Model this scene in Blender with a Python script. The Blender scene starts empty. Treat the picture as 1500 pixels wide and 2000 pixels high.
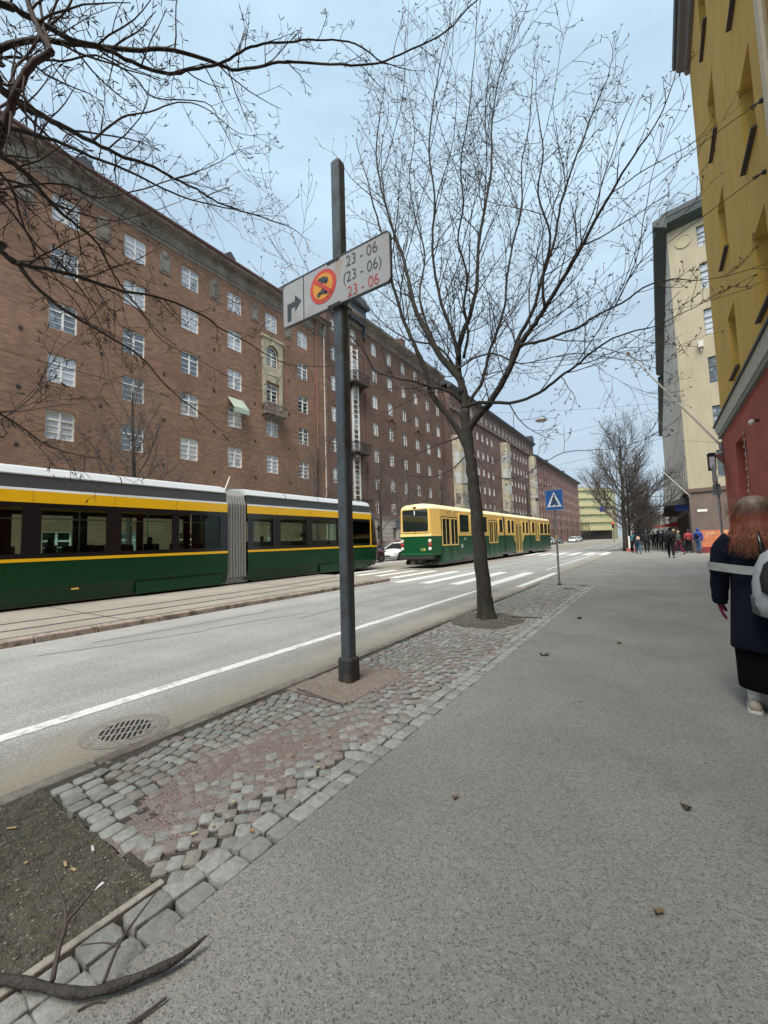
import bpy, bmesh, math, random
from math import sin, cos, pi, radians, hypot, atan2, sqrt
from mathutils import Vector, Matrix, noise
random.seed(7)
S = bpy.context.scene
COL = S.collection

# ------------------------------------------------------------------ camera
def add_camera():
    cd = bpy.data.cameras.new('camera'); co = bpy.data.objects.new('camera', cd); COL.objects.link(co)
    yaw, pitch, roll = radians(33.8), radians(4.2), radians(1.7)
    f = Vector((-sin(yaw) * cos(pitch), cos(yaw) * cos(pitch), sin(pitch)))
    r = Vector((cos(yaw), sin(yaw), 0)); u = r.cross(f)
    r2 = cos(roll) * r - sin(roll) * u; u2 = sin(roll) * r + cos(roll) * u
    m = Matrix((r2, u2, -f)).transposed().to_4x4()
    m.translation = Vector((0, 0, 1.45))
    co.matrix_world = m
    cd.sensor_fit = 'VERTICAL'; cd.sensor_height = 36; cd.sensor_width = 27
    cd.lens = 800 / 2000 * 36
    cd.clip_start = 0.05; cd.clip_end = 4000
    S.camera = co
add_camera()

# ------------------------------------------------------------------ sky, sun, exposure
SUN_EL, SUN_AZ = radians(60), radians(163)
w = bpy.data.worlds.new('World'); S.world = w; w.use_nodes = True
nt = w.node_tree; nt.nodes.clear()
N = nt.nodes.new; L = nt.links.new
out = N('ShaderNodeOutputWorld'); bg = N('ShaderNodeBackground'); L(bg.outputs[0], out.inputs[0])
sky = N('ShaderNodeTexSky'); sky.sky_type = 'NISHITA'; sky.sun_disc = False
sky.sun_elevation = SUN_EL; sky.sun_rotation = SUN_AZ; sky.air_density = 1.0; sky.dust_density = 2.0
tc = N('ShaderNodeTexCoord'); mp = N('ShaderNodeMapping'); mp.inputs['Scale'].default_value = (1.3, 1.3, 5.0)
L(tc.outputs['Generated'], mp.inputs[0])
cn = N('ShaderNodeTexNoise'); cn.inputs['Scale'].default_value = 1.6; cn.inputs['Detail'].default_value = 6; cn.inputs['Roughness'].default_value = .55
L(mp.outputs[0], cn.inputs['Vector'])
cr = N('ShaderNodeMapRange'); cr.inputs[1].default_value = .35; cr.inputs[2].default_value = .7; cr.inputs[3].default_value = .72; cr.inputs[4].default_value = .97
L(cn.outputs[0], cr.inputs[0])
cn2 = N('ShaderNodeTexNoise'); cn2.inputs['Scale'].default_value = 3.4; cn2.inputs['Detail'].default_value = 5
L(mp.outputs[0], cn2.inputs['Vector'])
sepz = N('ShaderNodeSeparateXYZ'); L(tc.outputs['Generated'], sepz.inputs[0])
el = N('ShaderNodeMapRange'); el.inputs[1].default_value = .02; el.inputs[2].default_value = .75
L(sepz.outputs[2], el.inputs[0])
hz = N('ShaderNodeMix'); hz.data_type = 'RGBA'                       # overcast: greyer low down, bluer overhead
hz.inputs[6].default_value = (3.1, 3.75, 4.4, 1); hz.inputs[7].default_value = (4.0, 5.35, 6.35, 1)
L(el.outputs[0], hz.inputs[0])
br0 = N('ShaderNodeMapRange'); br0.inputs[1].default_value = .32; br0.inputs[2].default_value = .68; br0.inputs[3].default_value = .95; br0.inputs[4].default_value = 1.07
L(cn2.outputs[0], br0.inputs[0])
cc = N('ShaderNodeVectorMath'); cc.operation = 'SCALE'; L(hz.outputs[2], cc.inputs[0]); L(br0.outputs[0], cc.inputs['Scale'])
mx = N('ShaderNodeMix'); mx.data_type = 'RGBA'
L(cr.outputs[0], mx.inputs[0]); L(sky.outputs[0], mx.inputs[6]); L(cc.outputs[0], mx.inputs[7])
L(mx.outputs[2], bg.inputs[0]); bg.inputs[1].default_value = 0.10
sl = bpy.data.lights.new('sun', 'SUN'); so = bpy.data.objects.new('sun', sl); COL.objects.link(so)
sl.energy = 3.7; sl.angle = radians(40); sl.color = (1, .95, .86)
# the sun stands to the left of the street behind the camera
sd = Vector((sin(SUN_AZ) * cos(SUN_EL), cos(SUN_AZ) * cos(SUN_EL), sin(SUN_EL)))
so.rotation_euler = sd.to_track_quat('Z', 'Y').to_euler()
S.view_settings.view_transform = 'Standard'; S.view_settings.look = 'None'
S.view_settings.exposure = 0.75; S.view_settings.gamma = 1; S.view_settings.use_curve_mapping = False
S.render.engine = 'CYCLES'

# ------------------------------------------------------------------ materials
MATS = {}
def mat(name, col, rough=.7, var=.12, scale=6, bump=0., bscale=40, metal=0., spec=.5, coat=0., stretch=None, col2=None, thr=(.4, .6), ior=None):
    """noise-varied principled; col2 mixes in as worn / dirty patches"""
    if name in MATS: return MATS[name]
    m = bpy.data.materials.new(name); m.use_nodes = True; t = m.node_tree
    p = t.nodes['Principled BSDF']
    p.inputs['Roughness'].default_value = rough; p.inputs['Metallic'].default_value = metal
    p.inputs['Specular IOR Level'].default_value = spec; p.inputs['Coat Weight'].default_value = coat
    if ior: p.inputs['IOR'].default_value = ior
    g = t.nodes.new('ShaderNodeNewGeometry' if stretch == 'world' else 'ShaderNodeTexCoord')
    mpn = t.nodes.new('ShaderNodeMapping')
    t.links.new(g.outputs['Position' if stretch == 'world' else 'Object'], mpn.inputs[0])
    if stretch and stretch != 'world': mpn.inputs['Scale'].default_value = stretch
    n = t.nodes.new('ShaderNodeTexNoise'); n.inputs['Scale'].default_value = scale; n.inputs['Detail'].default_value = 5
    n.inputs['Roughness'].default_value = .6
    t.links.new(mpn.outputs[0], n.inputs['Vector'])
    mr = t.nodes.new('ShaderNodeMapRange'); mr.inputs[1].default_value = .3; mr.inputs[2].default_value = .7
    mr.inputs[3].default_value = 1 - var; mr.inputs[4].default_value = 1 + var
    t.links.new(n.outputs[0], mr.inputs[0])
    mm = t.nodes.new('ShaderNodeVectorMath'); mm.operation = 'SCALE'
    mm.inputs[0].default_value = col[:3]
    if col2:
        n2 = t.nodes.new('ShaderNodeTexNoise'); n2.inputs['Scale'].default_value = scale * .37; n2.inputs['Detail'].default_value = 7; n2.inputs['Roughness'].default_value = .65
        t.links.new(mpn.outputs[0], n2.inputs['Vector'])
        r2 = t.nodes.new('ShaderNodeMapRange'); r2.inputs[1].default_value = thr[0]; r2.inputs[2].default_value = thr[1]
        t.links.new(n2.outputs[0], r2.inputs[0])
        mxx = t.nodes.new('ShaderNodeMix'); mxx.data_type = 'RGBA'
        mxx.inputs[6].default_value = (*col[:3], 1); mxx.inputs[7].default_value = (*col2[:3], 1)
        t.links.new(r2.outputs[0], mxx.inputs[0]); t.links.new(mxx.outputs[2], mm.inputs[0])
    t.links.new(mr.outputs[0], mm.inputs['Scale'])
    t.links.new(mm.outputs[0], p.inputs['Base Color'])
    if bump:
        nb = t.nodes.new('ShaderNodeTexNoise'); nb.inputs['Scale'].default_value = bscale; nb.inputs['Detail'].default_value = 4
        t.links.new(mpn.outputs[0], nb.inputs['Vector'])
        b = t.nodes.new('ShaderNodeBump'); b.inputs['Strength'].default_value = bump; b.inputs['Distance'].default_value = .02
        t.links.new(nb.outputs[0], b.inputs['Height']); t.links.new(b.outputs[0], p.inputs['Normal'])
    MATS[name] = m
    return m

def brick_mat(name, c1, c2, c3, mortar, scale=1.0, axis='YZ'):
    m = bpy.data.materials.new(name); m.use_nodes = True; t = m.node_tree; p = t.nodes['Principled BSDF']
    p.inputs['Roughness'].default_value = .9; p.inputs['Specular IOR Level'].default_value = .2
    g = t.nodes.new('ShaderNodeNewGeometry'); sp = t.nodes.new('ShaderNodeSeparateXYZ'); cb = t.nodes.new('ShaderNodeCombineXYZ')
    t.links.new(g.outputs['Position'], sp.inputs[0])
    ad = t.nodes.new('ShaderNodeMath'); ad.operation = 'ADD'
    t.links.new(sp.outputs[0], ad.inputs[0]); t.links.new(sp.outputs[1], ad.inputs[1])
    t.links.new(ad.outputs[0], cb.inputs[0]); t.links.new(sp.outputs[2], cb.inputs[1])
    br = t.nodes.new('ShaderNodeTexBrick'); br.inputs['Scale'].default_value = scale
    br.inputs['Brick Width'].default_value = .27; br.inputs['Row Height'].default_value = .082; br.inputs['Mortar Size'].default_value = .009
    br.inputs['Mortar Smooth'].default_value = .3; br.inputs['Bias'].default_value = 0
    br.inputs['Color1'].default_value = (*c1, 1); br.inputs['Color2'].default_value = (*c2, 1); br.inputs['Mortar'].default_value = (*mortar, 1)
    t.links.new(cb.outputs[0], br.inputs['Vector'])
    # courses of darker and paler bricks, and broad weathering
    mpn = t.nodes.new('ShaderNodeMapping'); mpn.inputs['Scale'].default_value = (1.3, 9.0, 1); t.links.new(cb.outputs[0], mpn.inputs[0])
    n = t.nodes.new('ShaderNodeTexNoise'); n.inputs['Scale'].default_value = 1.4; n.inputs['Detail'].default_value = 8; n.inputs['Roughness'].default_value = .75
    t.links.new(mpn.outputs[0], n.inputs['Vector'])
    r = t.nodes.new('ShaderNodeMapRange'); r.inputs[1].default_value = .38; r.inputs[2].default_value = .64
    t.links.new(n.outputs[0], r.inputs[0])
    m1 = t.nodes.new('ShaderNodeMix'); m1.data_type = 'RGBA'; m1.inputs[7].default_value = (*c3, 1)
    sc = t.nodes.new('ShaderNodeMath'); sc.operation = 'MULTIPLY'; sc.inputs[1].default_value = .75; t.links.new(r.outputs[0], sc.inputs[0])
    t.links.new(sc.outputs[0], m1.inputs[0]); t.links.new(br.outputs[0], m1.inputs[6])
    n2 = t.nodes.new('ShaderNodeTexNoise'); n2.inputs['Scale'].default_value = .35; n2.inputs['Detail'].default_value = 4
    t.links.new(cb.outputs[0], n2.inputs['Vector'])
    r2 = t.nodes.new('ShaderNodeMapRange'); r2.inputs[1].default_value = .3; r2.inputs[2].default_value = .7; r2.inputs[3].default_value = .8; r2.inputs[4].default_value = 1.2
    t.links.new(n2.outputs[0], r2.inputs[0])
    vm = t.nodes.new('ShaderNodeVectorMath'); vm.operation = 'SCALE'
    t.links.new(m1.outputs[2], vm.inputs[0]); t.links.new(r2.outputs[0], vm.inputs['Scale']); t.links.new(vm.outputs[0], p.inputs['Base Color'])
    b = t.nodes.new('ShaderNodeBump'); b.inputs['Strength'].default_value = .35; b.inputs['Distance'].default_value = .012
    t.links.new(br.outputs['Fac'], b.inputs['Height']); b.invert = True; t.links.new(b.outputs[0], p.inputs['Normal'])
    return m

def pane_mat(name, dark, light, thr):
    """window glass seen from outside: mirror-like sheet over either a dark room or pale curtains, chosen per window"""
    m = bpy.data.materials.new(name); m.use_nodes = True; t = m.node_tree; p = t.nodes['Principled BSDF']
    oi = t.nodes.new('ShaderNodeObjectInfo'); tcn = t.nodes.new('ShaderNodeTexCoord'); sp = t.nodes.new('ShaderNodeSeparateXYZ')
    t.links.new(tcn.outputs['Object'], sp.inputs[0])
    n = t.nodes.new('ShaderNodeTexNoise'); n.inputs['Scale'].default_value = 3; n.noise_dimensions = '4D'
    mu = t.nodes.new('ShaderNodeMath'); mu.operation = 'MULTIPLY'; mu.inputs[1].default_value = 37; t.links.new(oi.outputs['Random'], mu.inputs[0]); t.links.new(mu.outputs[0], n.inputs['W'])
    t.links.new(tcn.outputs['Object'], n.inputs['Vector'])
    a = t.nodes.new('ShaderNodeMath'); a.operation = 'ADD'; t.links.new(oi.outputs['Random'], a.inputs[0]); t.links.new(n.outputs[0], a.inputs[1])
    r = t.nodes.new('ShaderNodeMapRange'); r.inputs[1].default_value = thr; r.inputs[2].default_value = thr + .3
    t.links.new(a.outputs[0], r.inputs[0])
    mxx = t.nodes.new('ShaderNodeMix'); mxx.data_type = 'RGBA'; mxx.inputs[6].default_value = (*dark, 1); mxx.inputs[7].default_value = (*light, 1)
    t.links.new(r.outputs[0], mxx.inputs[0]); t.links.new(mxx.outputs[2], p.inputs['Base Color'])
    p.inputs['Roughness'].default_value = .04; p.inputs['IOR'].default_value = 2.5
    return m

def glass_mat(name, tint, gloss=.18):
    m = bpy.data.materials.new(name); m.use_nodes = True; t = m.node_tree
    for q in list(t.nodes): t.nodes.remove(q)
    o = t.nodes.new('ShaderNodeOutputMaterial'); tr = t.nodes.new('ShaderNodeBsdfTransparent'); tr.inputs[0].default_value = (*tint, 1)
    gl = t.nodes.new('ShaderNodeBsdfGlossy'); gl.inputs['Roughness'].default_value = .02; gl.inputs['Color'].default_value = (.9, .95, .95, 1)
    fr = t.nodes.new('ShaderNodeLayerWeight'); fr.inputs[0].default_value = gloss
    mx_ = t.nodes.new('ShaderNodeMixShader'); t.links.new(fr.outputs['Fresnel'], mx_.inputs[0])
    t.links.new(tr.outputs[0], mx_.inputs[1]); t.links.new(gl.outputs[0], mx_.inputs[2]); t.links.new(mx_.outputs[0], o.inputs[0])
    return m

def ground_mat(name, base, speck_dark, speck_light, sscale=90, patch=.12, bump=.5, dirt=None, dirt_x=None, lanes=False, gum=False):
    """asphalt: aggregate specks, broad wear, optional dirt band along the kerb (dirt_x = (x0, x1))"""
    m = bpy.data.materials.new(name); m.use_nodes = True; t = m.node_tree; p = t.nodes['Principled BSDF']
    p.inputs['Roughness'].default_value = .92; p.inputs['Specular IOR Level'].default_value = .25
    g = t.nodes.new('ShaderNodeNewGeometry')
    v = t.nodes.new('ShaderNodeTexVoronoi'); v.inputs['Scale'].default_value = sscale; t.links.new(g.outputs['Position'], v.inputs['Vector'])
    sx = t.nodes.new('ShaderNodeSeparateColor'); t.links.new(v.outputs['Color'], sx.inputs[0])
    ra = t.nodes.new('ShaderNodeValToRGB'); e = ra.color_ramp.elements
    e[0].position = 0.0; e[0].color = (*speck_dark, 1); e[1].position = 1.0; e[1].color = (*speck_light, 1)
    q = e.new(.28); q.color = (*base, 1); q = e.new(.78); q.color = (*base, 1)
    t.links.new(sx.outputs[0], ra.inputs[0])
    n = t.nodes.new('ShaderNodeTexNoise'); n.inputs['Scale'].default_value = .7; n.inputs['Detail'].default_value = 9; n.inputs['Roughness'].default_value = .62
    t.links.new(g.outputs['Position'], n.inputs['Vector'])
    r = t.nodes.new('ShaderNodeMapRange'); r.inputs[1].default_value = .3; r.inputs[2].default_value = .7; r.inputs[3].default_value = 1 - patch; r.inputs[4].default_value = 1 + patch
    t.links.new(n.outputs[0], r.inputs[0])
    n3 = t.nodes.new('ShaderNodeTexNoise'); n3.inputs['Scale'].default_value = 38; n3.inputs['Detail'].default_value = 4; t.links.new(g.outputs['Position'], n3.inputs['Vector'])
    r3 = t.nodes.new('ShaderNodeMapRange'); r3.inputs[1].default_value = .3; r3.inputs[2].default_value = .7; r3.inputs[3].default_value = .88; r3.inputs[4].default_value = 1.12
    t.links.new(n3.outputs[0], r3.inputs[0])
    mu = t.nodes.new('ShaderNodeMath'); mu.operation = 'MULTIPLY'; t.links.new(r.outputs[0], mu.inputs[0]); t.links.new(r3.outputs[0], mu.inputs[1])
    src = ra.outputs[0]
    if lanes:                                            # tyre-polished strips running along the road
        ml = t.nodes.new('ShaderNodeMapping'); ml.inputs['Scale'].default_value = (1.1, .035, 1); t.links.new(g.outputs['Position'], ml.inputs[0])
        nl = t.nodes.new('ShaderNodeTexNoise'); nl.inputs['Scale'].default_value = 1.5; nl.inputs['Detail'].default_value = 5; t.links.new(ml.outputs[0], nl.inputs['Vector'])
        rl = t.nodes.new('ShaderNodeMapRange'); rl.inputs[1].default_value = .35; rl.inputs[2].default_value = .65; rl.inputs[3].default_value = .84; rl.inputs[4].default_value = 1.08
        t.links.new(nl.outputs[0], rl.inputs[0]); m2 = t.nodes.new('ShaderNodeMath'); m2.operation = 'MULTIPLY'; t.links.new(mu.outputs[0], m2.inputs[0]); t.links.new(rl.outputs[0], m2.inputs[1]); mu = m2
    if gum:                                              # trodden-in spots and old spills
        vg = t.nodes.new('ShaderNodeTexVoronoi'); vg.inputs['Scale'].default_value = 2.3; t.links.new(g.outputs['Position'], vg.inputs['Vector'])
        rg_ = t.nodes.new('ShaderNodeMapRange'); rg_.inputs[1].default_value = .035; rg_.inputs[2].default_value = .06; rg_.inputs[3].default_value = .72; rg_.inputs[4].default_value = 1
        t.links.new(vg.outputs['Distance'], rg_.inputs[0])
        ns = t.nodes.new('ShaderNodeTexNoise'); ns.inputs['Scale'].default_value = 2.1; ns.inputs['Detail'].default_value = 8; ns.inputs['Roughness'].default_value = .7; t.links.new(g.outputs['Position'], ns.inputs['Vector'])
        rs_ = t.nodes.new('ShaderNodeMapRange'); rs_.inputs[1].default_value = .56; rs_.inputs[2].default_value = .70; rs_.inputs[3].default_value = 1; rs_.inputs[4].default_value = .86
        t.links.new(ns.outputs[0], rs_.inputs[0])
        for q_ in (rg_, rs_): m2 = t.nodes.new('ShaderNodeMath'); m2.operation = 'MULTIPLY'; t.links.new(mu.outputs[0], m2.inputs[0]); t.links.new(q_.outputs[0], m2.inputs[1]); mu = m2
    if dirt:
        sp = t.nodes.new('ShaderNodeSeparateXYZ'); t.links.new(g.outputs['Position'], sp.inputs[0])
        nd = t.nodes.new('ShaderNodeTexNoise'); nd.inputs['Scale'].default_value = 1.3; nd.inputs['Detail'].default_value = 8; nd.inputs['Roughness'].default_value = .7
        t.links.new(g.outputs['Position'], nd.inputs['Vector'])
        ax = t.nodes.new('ShaderNodeMath'); ax.operation = 'MULTIPLY_ADD'; ax.inputs[1].default_value = 1.6; t.links.new(nd.outputs[0], ax.inputs[0]); t.links.new(sp.outputs[0], ax.inputs[2])
        rd = t.nodes.new('ShaderNodeMapRange'); rd.inputs[1].default_value = dirt_x[0] + .8; rd.inputs[2].default_value = dirt_x[1] + .8; rd.inputs[4].default_value = .85
        t.links.new(ax.outputs[0], rd.inputs[0])
        md = t.nodes.new('ShaderNodeMix'); md.data_type = 'RGBA'; md.inputs[7].default_value = (*dirt, 1)
        t.links.new(rd.outputs[0], md.inputs[0]); t.links.new(src, md.inputs[6]); src = md.outputs[2]
    vm = t.nodes.new('ShaderNodeVectorMath'); vm.operation = 'SCALE'; t.links.new(src, vm.inputs[0]); t.links.new(mu.outputs[0], vm.inputs['Scale'])
    t.links.new(vm.outputs[0], p.inputs['Base Color'])
    b = t.nodes.new('ShaderNodeBump'); b.inputs['Strength'].default_value = bump; b.inputs['Distance'].default_value = .006
    t.links.new(v.outputs['Distance'], b.inputs['Height']); t.links.new(b.outputs[0], p.inputs['Normal'])
    return m

def wall_mat(name, col, stain, streak=.35):
    return mat(name, col, rough=.9, var=.09, scale=2.2, bump=.25, bscale=60, spec=.2, stretch=(1, 1, .25), col2=stain, thr=(.5, .8))

M_brick1 = brick_mat('brown_brick', (.37, .205, .135), (.225, .125, .083), (.14, .09, .063), (.26, .20, .16))
M_brick2 = brick_mat('dark_red_brick', (.22, .13, .092), (.15, .088, .066), (.105, .07, .056), (.16, .13, .105))
M_brick3 = brick_mat('violet_brick', (.21, .128, .108), (.155, .095, .083), (.165, .11, .095), (.16, .135, .12))
M_white = mat('white_paint', (.78, .78, .75), rough=.5, var=.06)
M_pane = pane_mat('window_glass', (.02, .025, .03), (.52, .55, .60), .78)
M_pane_far = pane_mat('far_window_glass', (.10, .10, .10), (.45, .45, .43), .55)
M_cornice = mat('grey_render', (.24, .215, .18), var=.15, scale=3, bump=.2, col2=(.15, .13, .11))
M_roof = mat('roof_sheet', (.05, .055, .065), rough=.55, var=.2, scale=2)
M_roofred = mat('red_brown_gutter', (.10, .045, .04), rough=.5)
M_cream = mat('cream_stone', (.42, .38, .28), var=.14, scale=2.5, bump=.2, col2=(.3, .26, .18), thr=(.45, .7))
M_stone = mat('rusticated_stone', (.52, .49, .44), var=.1, scale=2, bump=.2, col2=(.4, .36, .32))
M_black = mat('black_iron', (.02, .02, .022), rough=.5)
M_steel = mat('grey_painted_steel', (.075, .095, .11), rough=.42, var=.18, scale=9, bump=.12, bscale=30, col2=(.05, .052, .055), thr=(.48, .62), metal=.2)
M_galv = mat('galvanised_steel', (.30, .31, .31), rough=.45, var=.15, metal=.6)
M_walk = ground_mat('pavement_asphalt', (.215, .21, .192), (.09, .09, .085), (.275, .27, .25), 170, .17, .45, gum=True)
M_road = ground_mat('road_asphalt', (.262, .26, .25), (.16, .16, .155), (.40, .395, .385), 120, .14, .4, dirt=(.25, .228, .18), dirt_x=(-4.3, -3.6), lanes=True)
M_bed = ground_mat('tram_bed_concrete', (.235, .215, .185), (.17, .155, .135), (.32, .295, .26), 110, .16, .3)
M_paint = mat('road_paint', (.60, .60, .58), rough=.8, var=.15, scale=25, bump=.3, bscale=80, stretch='world', col2=(.34, .34, .33), thr=(.52, .66))
M_kerb = mat('kerb_granite', (.19, .175, .15), var=.25, scale=14, bump=.5, bscale=60, stretch='world', col2=(.13, .11, .09))
M_setts = [mat('sett_%s' % n, c, rough=.85, var=.22, scale=24, bump=.35, bscale=90, stretch='world', col2=(.16, .15, .13), thr=(.55, .75)) for n, c in
           (('pale_grey', (.27, .275, .26)), ('mid_grey', (.21, .212, .20)), ('red_grey', (.205, .175, .16)), ('brown_grey', (.22, .205, .18)))]
M_joint = mat('joint_sand', (.082, .075, .062), rough=1, var=.4, scale=60, bump=1, bscale=150, stretch='world')
M_gravel = mat('red_gravel', (.33, .265, .24), rough=1, var=.5, scale=110, bump=1, bscale=180, stretch='world', col2=(.24, .22, .19), thr=(.42, .6))
M_sandg = mat('sand_gravel', (.29, .26, .21), rough=1, var=.45, scale=110, bump=1, bscale=180, stretch='world')
M_soil = mat('trodden_soil', (.09, .082, .066), rough=1, var=.45, scale=40, bump=1, bscale=90, stretch='world', col2=(.085, .082, .052), thr=(.45, .6))
M_rail = mat('rail_groove', (.035, .032, .03), rough=.5, var=.3)
M_bark = mat('linden_bark', (.034, .030, .026), rough=.95, var=.35, scale=14, bump=1.0, bscale=26, stretch=(1, 1, .35), col2=(.05, .056, .036), thr=(.52, .68))
M_twig = mat('twig_bark', (.07, .055, .05), rough=.9, var=.25, scale=10)
M_twig_far = mat('far_twig_bark', (.10, .085, .075), rough=.9, var=.25, scale=3)

# ------------------------------------------------------------------ mesh builder and object helpers
class MB:
    def __init__(s): s.v = []; s.f = []; s.m = []
    def poly(s, pts, m=0):
        k = len(s.v); s.v += [tuple(p) for p in pts]; s.f.append(tuple(range(k, k + len(pts)))); s.m.append(m)
    def box(s, x0, x1, y0, y1, z0, z1, m=0):
        k = len(s.v)
        s.v += [(x0, y0, z0), (x1, y0, z0), (x1, y1, z0), (x0, y1, z0), (x0, y0, z1), (x1, y0, z1), (x1, y1, z1), (x0, y1, z1)]
        for q in ((0, 3, 2, 1), (4, 5, 6, 7), (0, 1, 5, 4), (1, 2, 6, 5), (2, 3, 7, 6), (3, 0, 4, 7)):
            s.f.append(tuple(k + i for i in q)); s.m.append(m)
    def prism(s, pts, d, m=0):
        """pts: 3D polygon, d: extrusion vector"""
        n = len(pts); k = len(s.v); d = Vector(d)
        s.v += [tuple(p) for p in pts] + [tuple(Vector(p) + d) for p in pts]
        s.f.append(tuple(range(k, k + n))); s.m.append(m)
        s.f.append(tuple(range(k + 2 * n - 1, k + n - 1, -1))); s.m.append(m)
        for i in range(n):
            j = (i + 1) % n; s.f.append((k + i, k + j, k + n + j, k + n + i)); s.m.append(m)
    def tube(s, pts, rad, n=8, m=0, cap=True):
        pts = [Vector(p) for p in pts]; N_ = len(pts)
        if not hasattr(rad, '__len__'): rad = [rad] * N_
        k = len(s.v); prev = None
        for i, p in enumerate(pts):
            d = (pts[min(i + 1, N_ - 1)] - pts[max(i - 1, 0)])
            if d.length < 1e-9: d = Vector((0, 0, 1))
            d.normalize()
            if prev is None:
                a = Vector((0, 0, 1)) if abs(d.z) < .9 else Vector((1, 0, 0)); u = d.cross(a).normalized()
            else:
                u = (prev - d * prev.dot(d))
                u = u.normalized() if u.length > 1e-6 else d.orthogonal().normalized()
            prev = u; w_ = d.cross(u)
            for j in range(n):
                a = 2 * pi * j / n; s.v.append(tuple(p + (u * cos(a) + w_ * sin(a)) * rad[i]))
        for i in range(N_ - 1):
            for j in range(n):
                j2 = (j + 1) % n
                s.f.append((k + i * n + j, k + i * n + j2, k + (i + 1) * n + j2, k + (i + 1) * n + j)); s.m.append(m)
        if cap:
            s.f.append(tuple(k + j for j in reversed(range(n)))); s.m.append(m)
            s.f.append(tuple(k + (N_ - 1) * n + j for j in range(n))); s.m.append(m)
    def loft(s, rings, m=0, closed=True, cap=True, mats=None):
        n = len(rings[0]); k = len(s.v)
        for r in rings: s.v += [tuple(p) for p in r]
        for i in range(len(rings) - 1):
            for j in range(n if closed else n - 1):
                j2 = (j + 1) % n
                s.f.append((k + i * n + j, k + i * n + j2, k + (i + 1) * n + j2, k + (i + 1) * n + j)); s.m.append(mats[j] if mats else m)
        if cap:
            s.f.append(tuple(k + j for j in reversed(range(n)))); s.m.append(m)
            s.f.append(tuple(k + (len(rings) - 1) * n + j for j in range(n))); s.m.append(m)
    def lathe(s, c, prof, n=24, m=0, axis='Z', cap=True):
        rings = []
        for r, h in prof:
            ring = []
            for j in range(n):
                a = 2 * pi * j / n
                if axis == 'Z': ring.append((c[0] + r * cos(a), c[1] + r * sin(a), c[2] + h))
                elif axis == 'X': ring.append((c[0] + h, c[1] + r * cos(a), c[2] + r * sin(a)))
                else: ring.append((c[0] + r * cos(a), c[1] + h, c[2] + r * sin(a)))
            rings.append(ring)
        s.loft(rings, m, cap=cap)
    def grid_wall(s, U0, U1, V0, V1, ops, fn, depth, m=0, mr=0):
        """wall with real openings; fn(u, v, d) -> xyz with d inward"""
        us = sorted(set([U0, U1] + [o[0] for o in ops] + [o[1] for o in ops])); vs = sorted(set([V0, V1] + [o[2] for o in ops] + [o[3] for o in ops]))
        us = [u for u in us if U0 <= u <= U1]; vs = [v for v in vs if V0 <= v <= V1]
        for i in range(len(us) - 1):
            um = (us[i] + us[i + 1]) / 2; run = None
            for j in range(len(vs) - 1):
                vm = (vs[j] + vs[j + 1]) / 2
                if not any(o[0] < um < o[1] and o[2] < vm < o[3] for o in ops):
                    s.poly([fn(us[i], vs[j], 0), fn(us[i + 1], vs[j], 0), fn(us[i + 1], vs[j + 1], 0), fn(us[i], vs[j + 1], 0)], m)
        for a, b, c, d in ops:
            s.poly([fn(a, c, 0), fn(b, c, 0), fn(b, c, depth), fn(a, c, depth)], mr)
            s.poly([fn(a, d, 0), fn(b, d, 0), fn(b, d, depth), fn(a, d, depth)], mr)
            s.poly([fn(a, c, 0), fn(a, d, 0), fn(a, d, depth), fn(a, c, depth)], mr)
            s.poly([fn(b, c, 0), fn(b, d, 0), fn(b, d, depth), fn(b, c, depth)], mr)
    def disc(s, r, z, n=48, m=0): s.poly([(r * cos(2 * pi * i / n), r * sin(2 * pi * i / n), z) for i in range(n)], m)
    def build(s, name, mats, parent=None, smooth=False, bevel=0, loc=None, rotz=None, autosmooth=None):
        me = bpy.data.meshes.new(name); me.from_pydata(s.v, [], s.f)
        if not isinstance(mats, (list, tuple)): mats = [mats]
        for q in mats: me.materials.append(q)
        if len(mats) > 1: me.polygons.foreach_set('material_index', s.m)
        if smooth: me.polygons.foreach_set('use_smooth', [True] * len(s.f))
        me.validate(); me.update()
        bm = bmesh.new(); bm.from_mesh(me); bmesh.ops.recalc_face_normals(bm, faces=bm.faces); bm.to_mesh(me); bm.free()
        if autosmooth:
            me.polygons.foreach_set('use_smooth', [True] * len(me.polygons)); me.set_sharp_from_angle(angle=radians(autosmooth))
        o = bpy.data.objects.new(name, me); COL.objects.link(o)
        if parent: o.parent = parent
        if loc: o.location = loc
        if rotz is not None: o.rotation_euler = (0, 0, rotz)
        if bevel:
            bv = o.modifiers.new('bevel', 'BEVEL'); bv.width = bevel; bv.segments = 2; bv.limit_method = 'ANGLE'
        return o

def tag(o, label=None, cat=None, group=None, kind=None):
    if label: o['label'] = label
    if cat: o['category'] = cat
    if group: o['group'] = group
    if kind: o['kind'] = kind
    return o
def thing(name, label, cat, loc=(0, 0, 0), rotz=0, group=None):
    o = bpy.data.objects.new(name, None); COL.objects.link(o); o.location = loc; o.rotation_euler = (0, 0, rotz); o.empty_display_size = .3
    return tag(o, label, cat, group)
KIDS = {}
def copy_tree(o, parent=None):
    c = o.copy(); COL.objects.link(c)
    if parent: c.parent = parent
    for ch in [q for q in ALL_CHILDREN(o)]: copy_tree(ch, c)
    return c
def ALL_CHILDREN(o): return [q for q in bpy.data.objects if q.parent == o]
def inst(src, parent, loc, kids=()):
    """a linked copy of a part (and its sub-parts)"""
    c = src.copy(); COL.objects.link(c); c.parent = parent; c.location = loc
    for k in kids:
        d = k.copy(); COL.objects.link(d); d.parent = c
    return c
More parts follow.
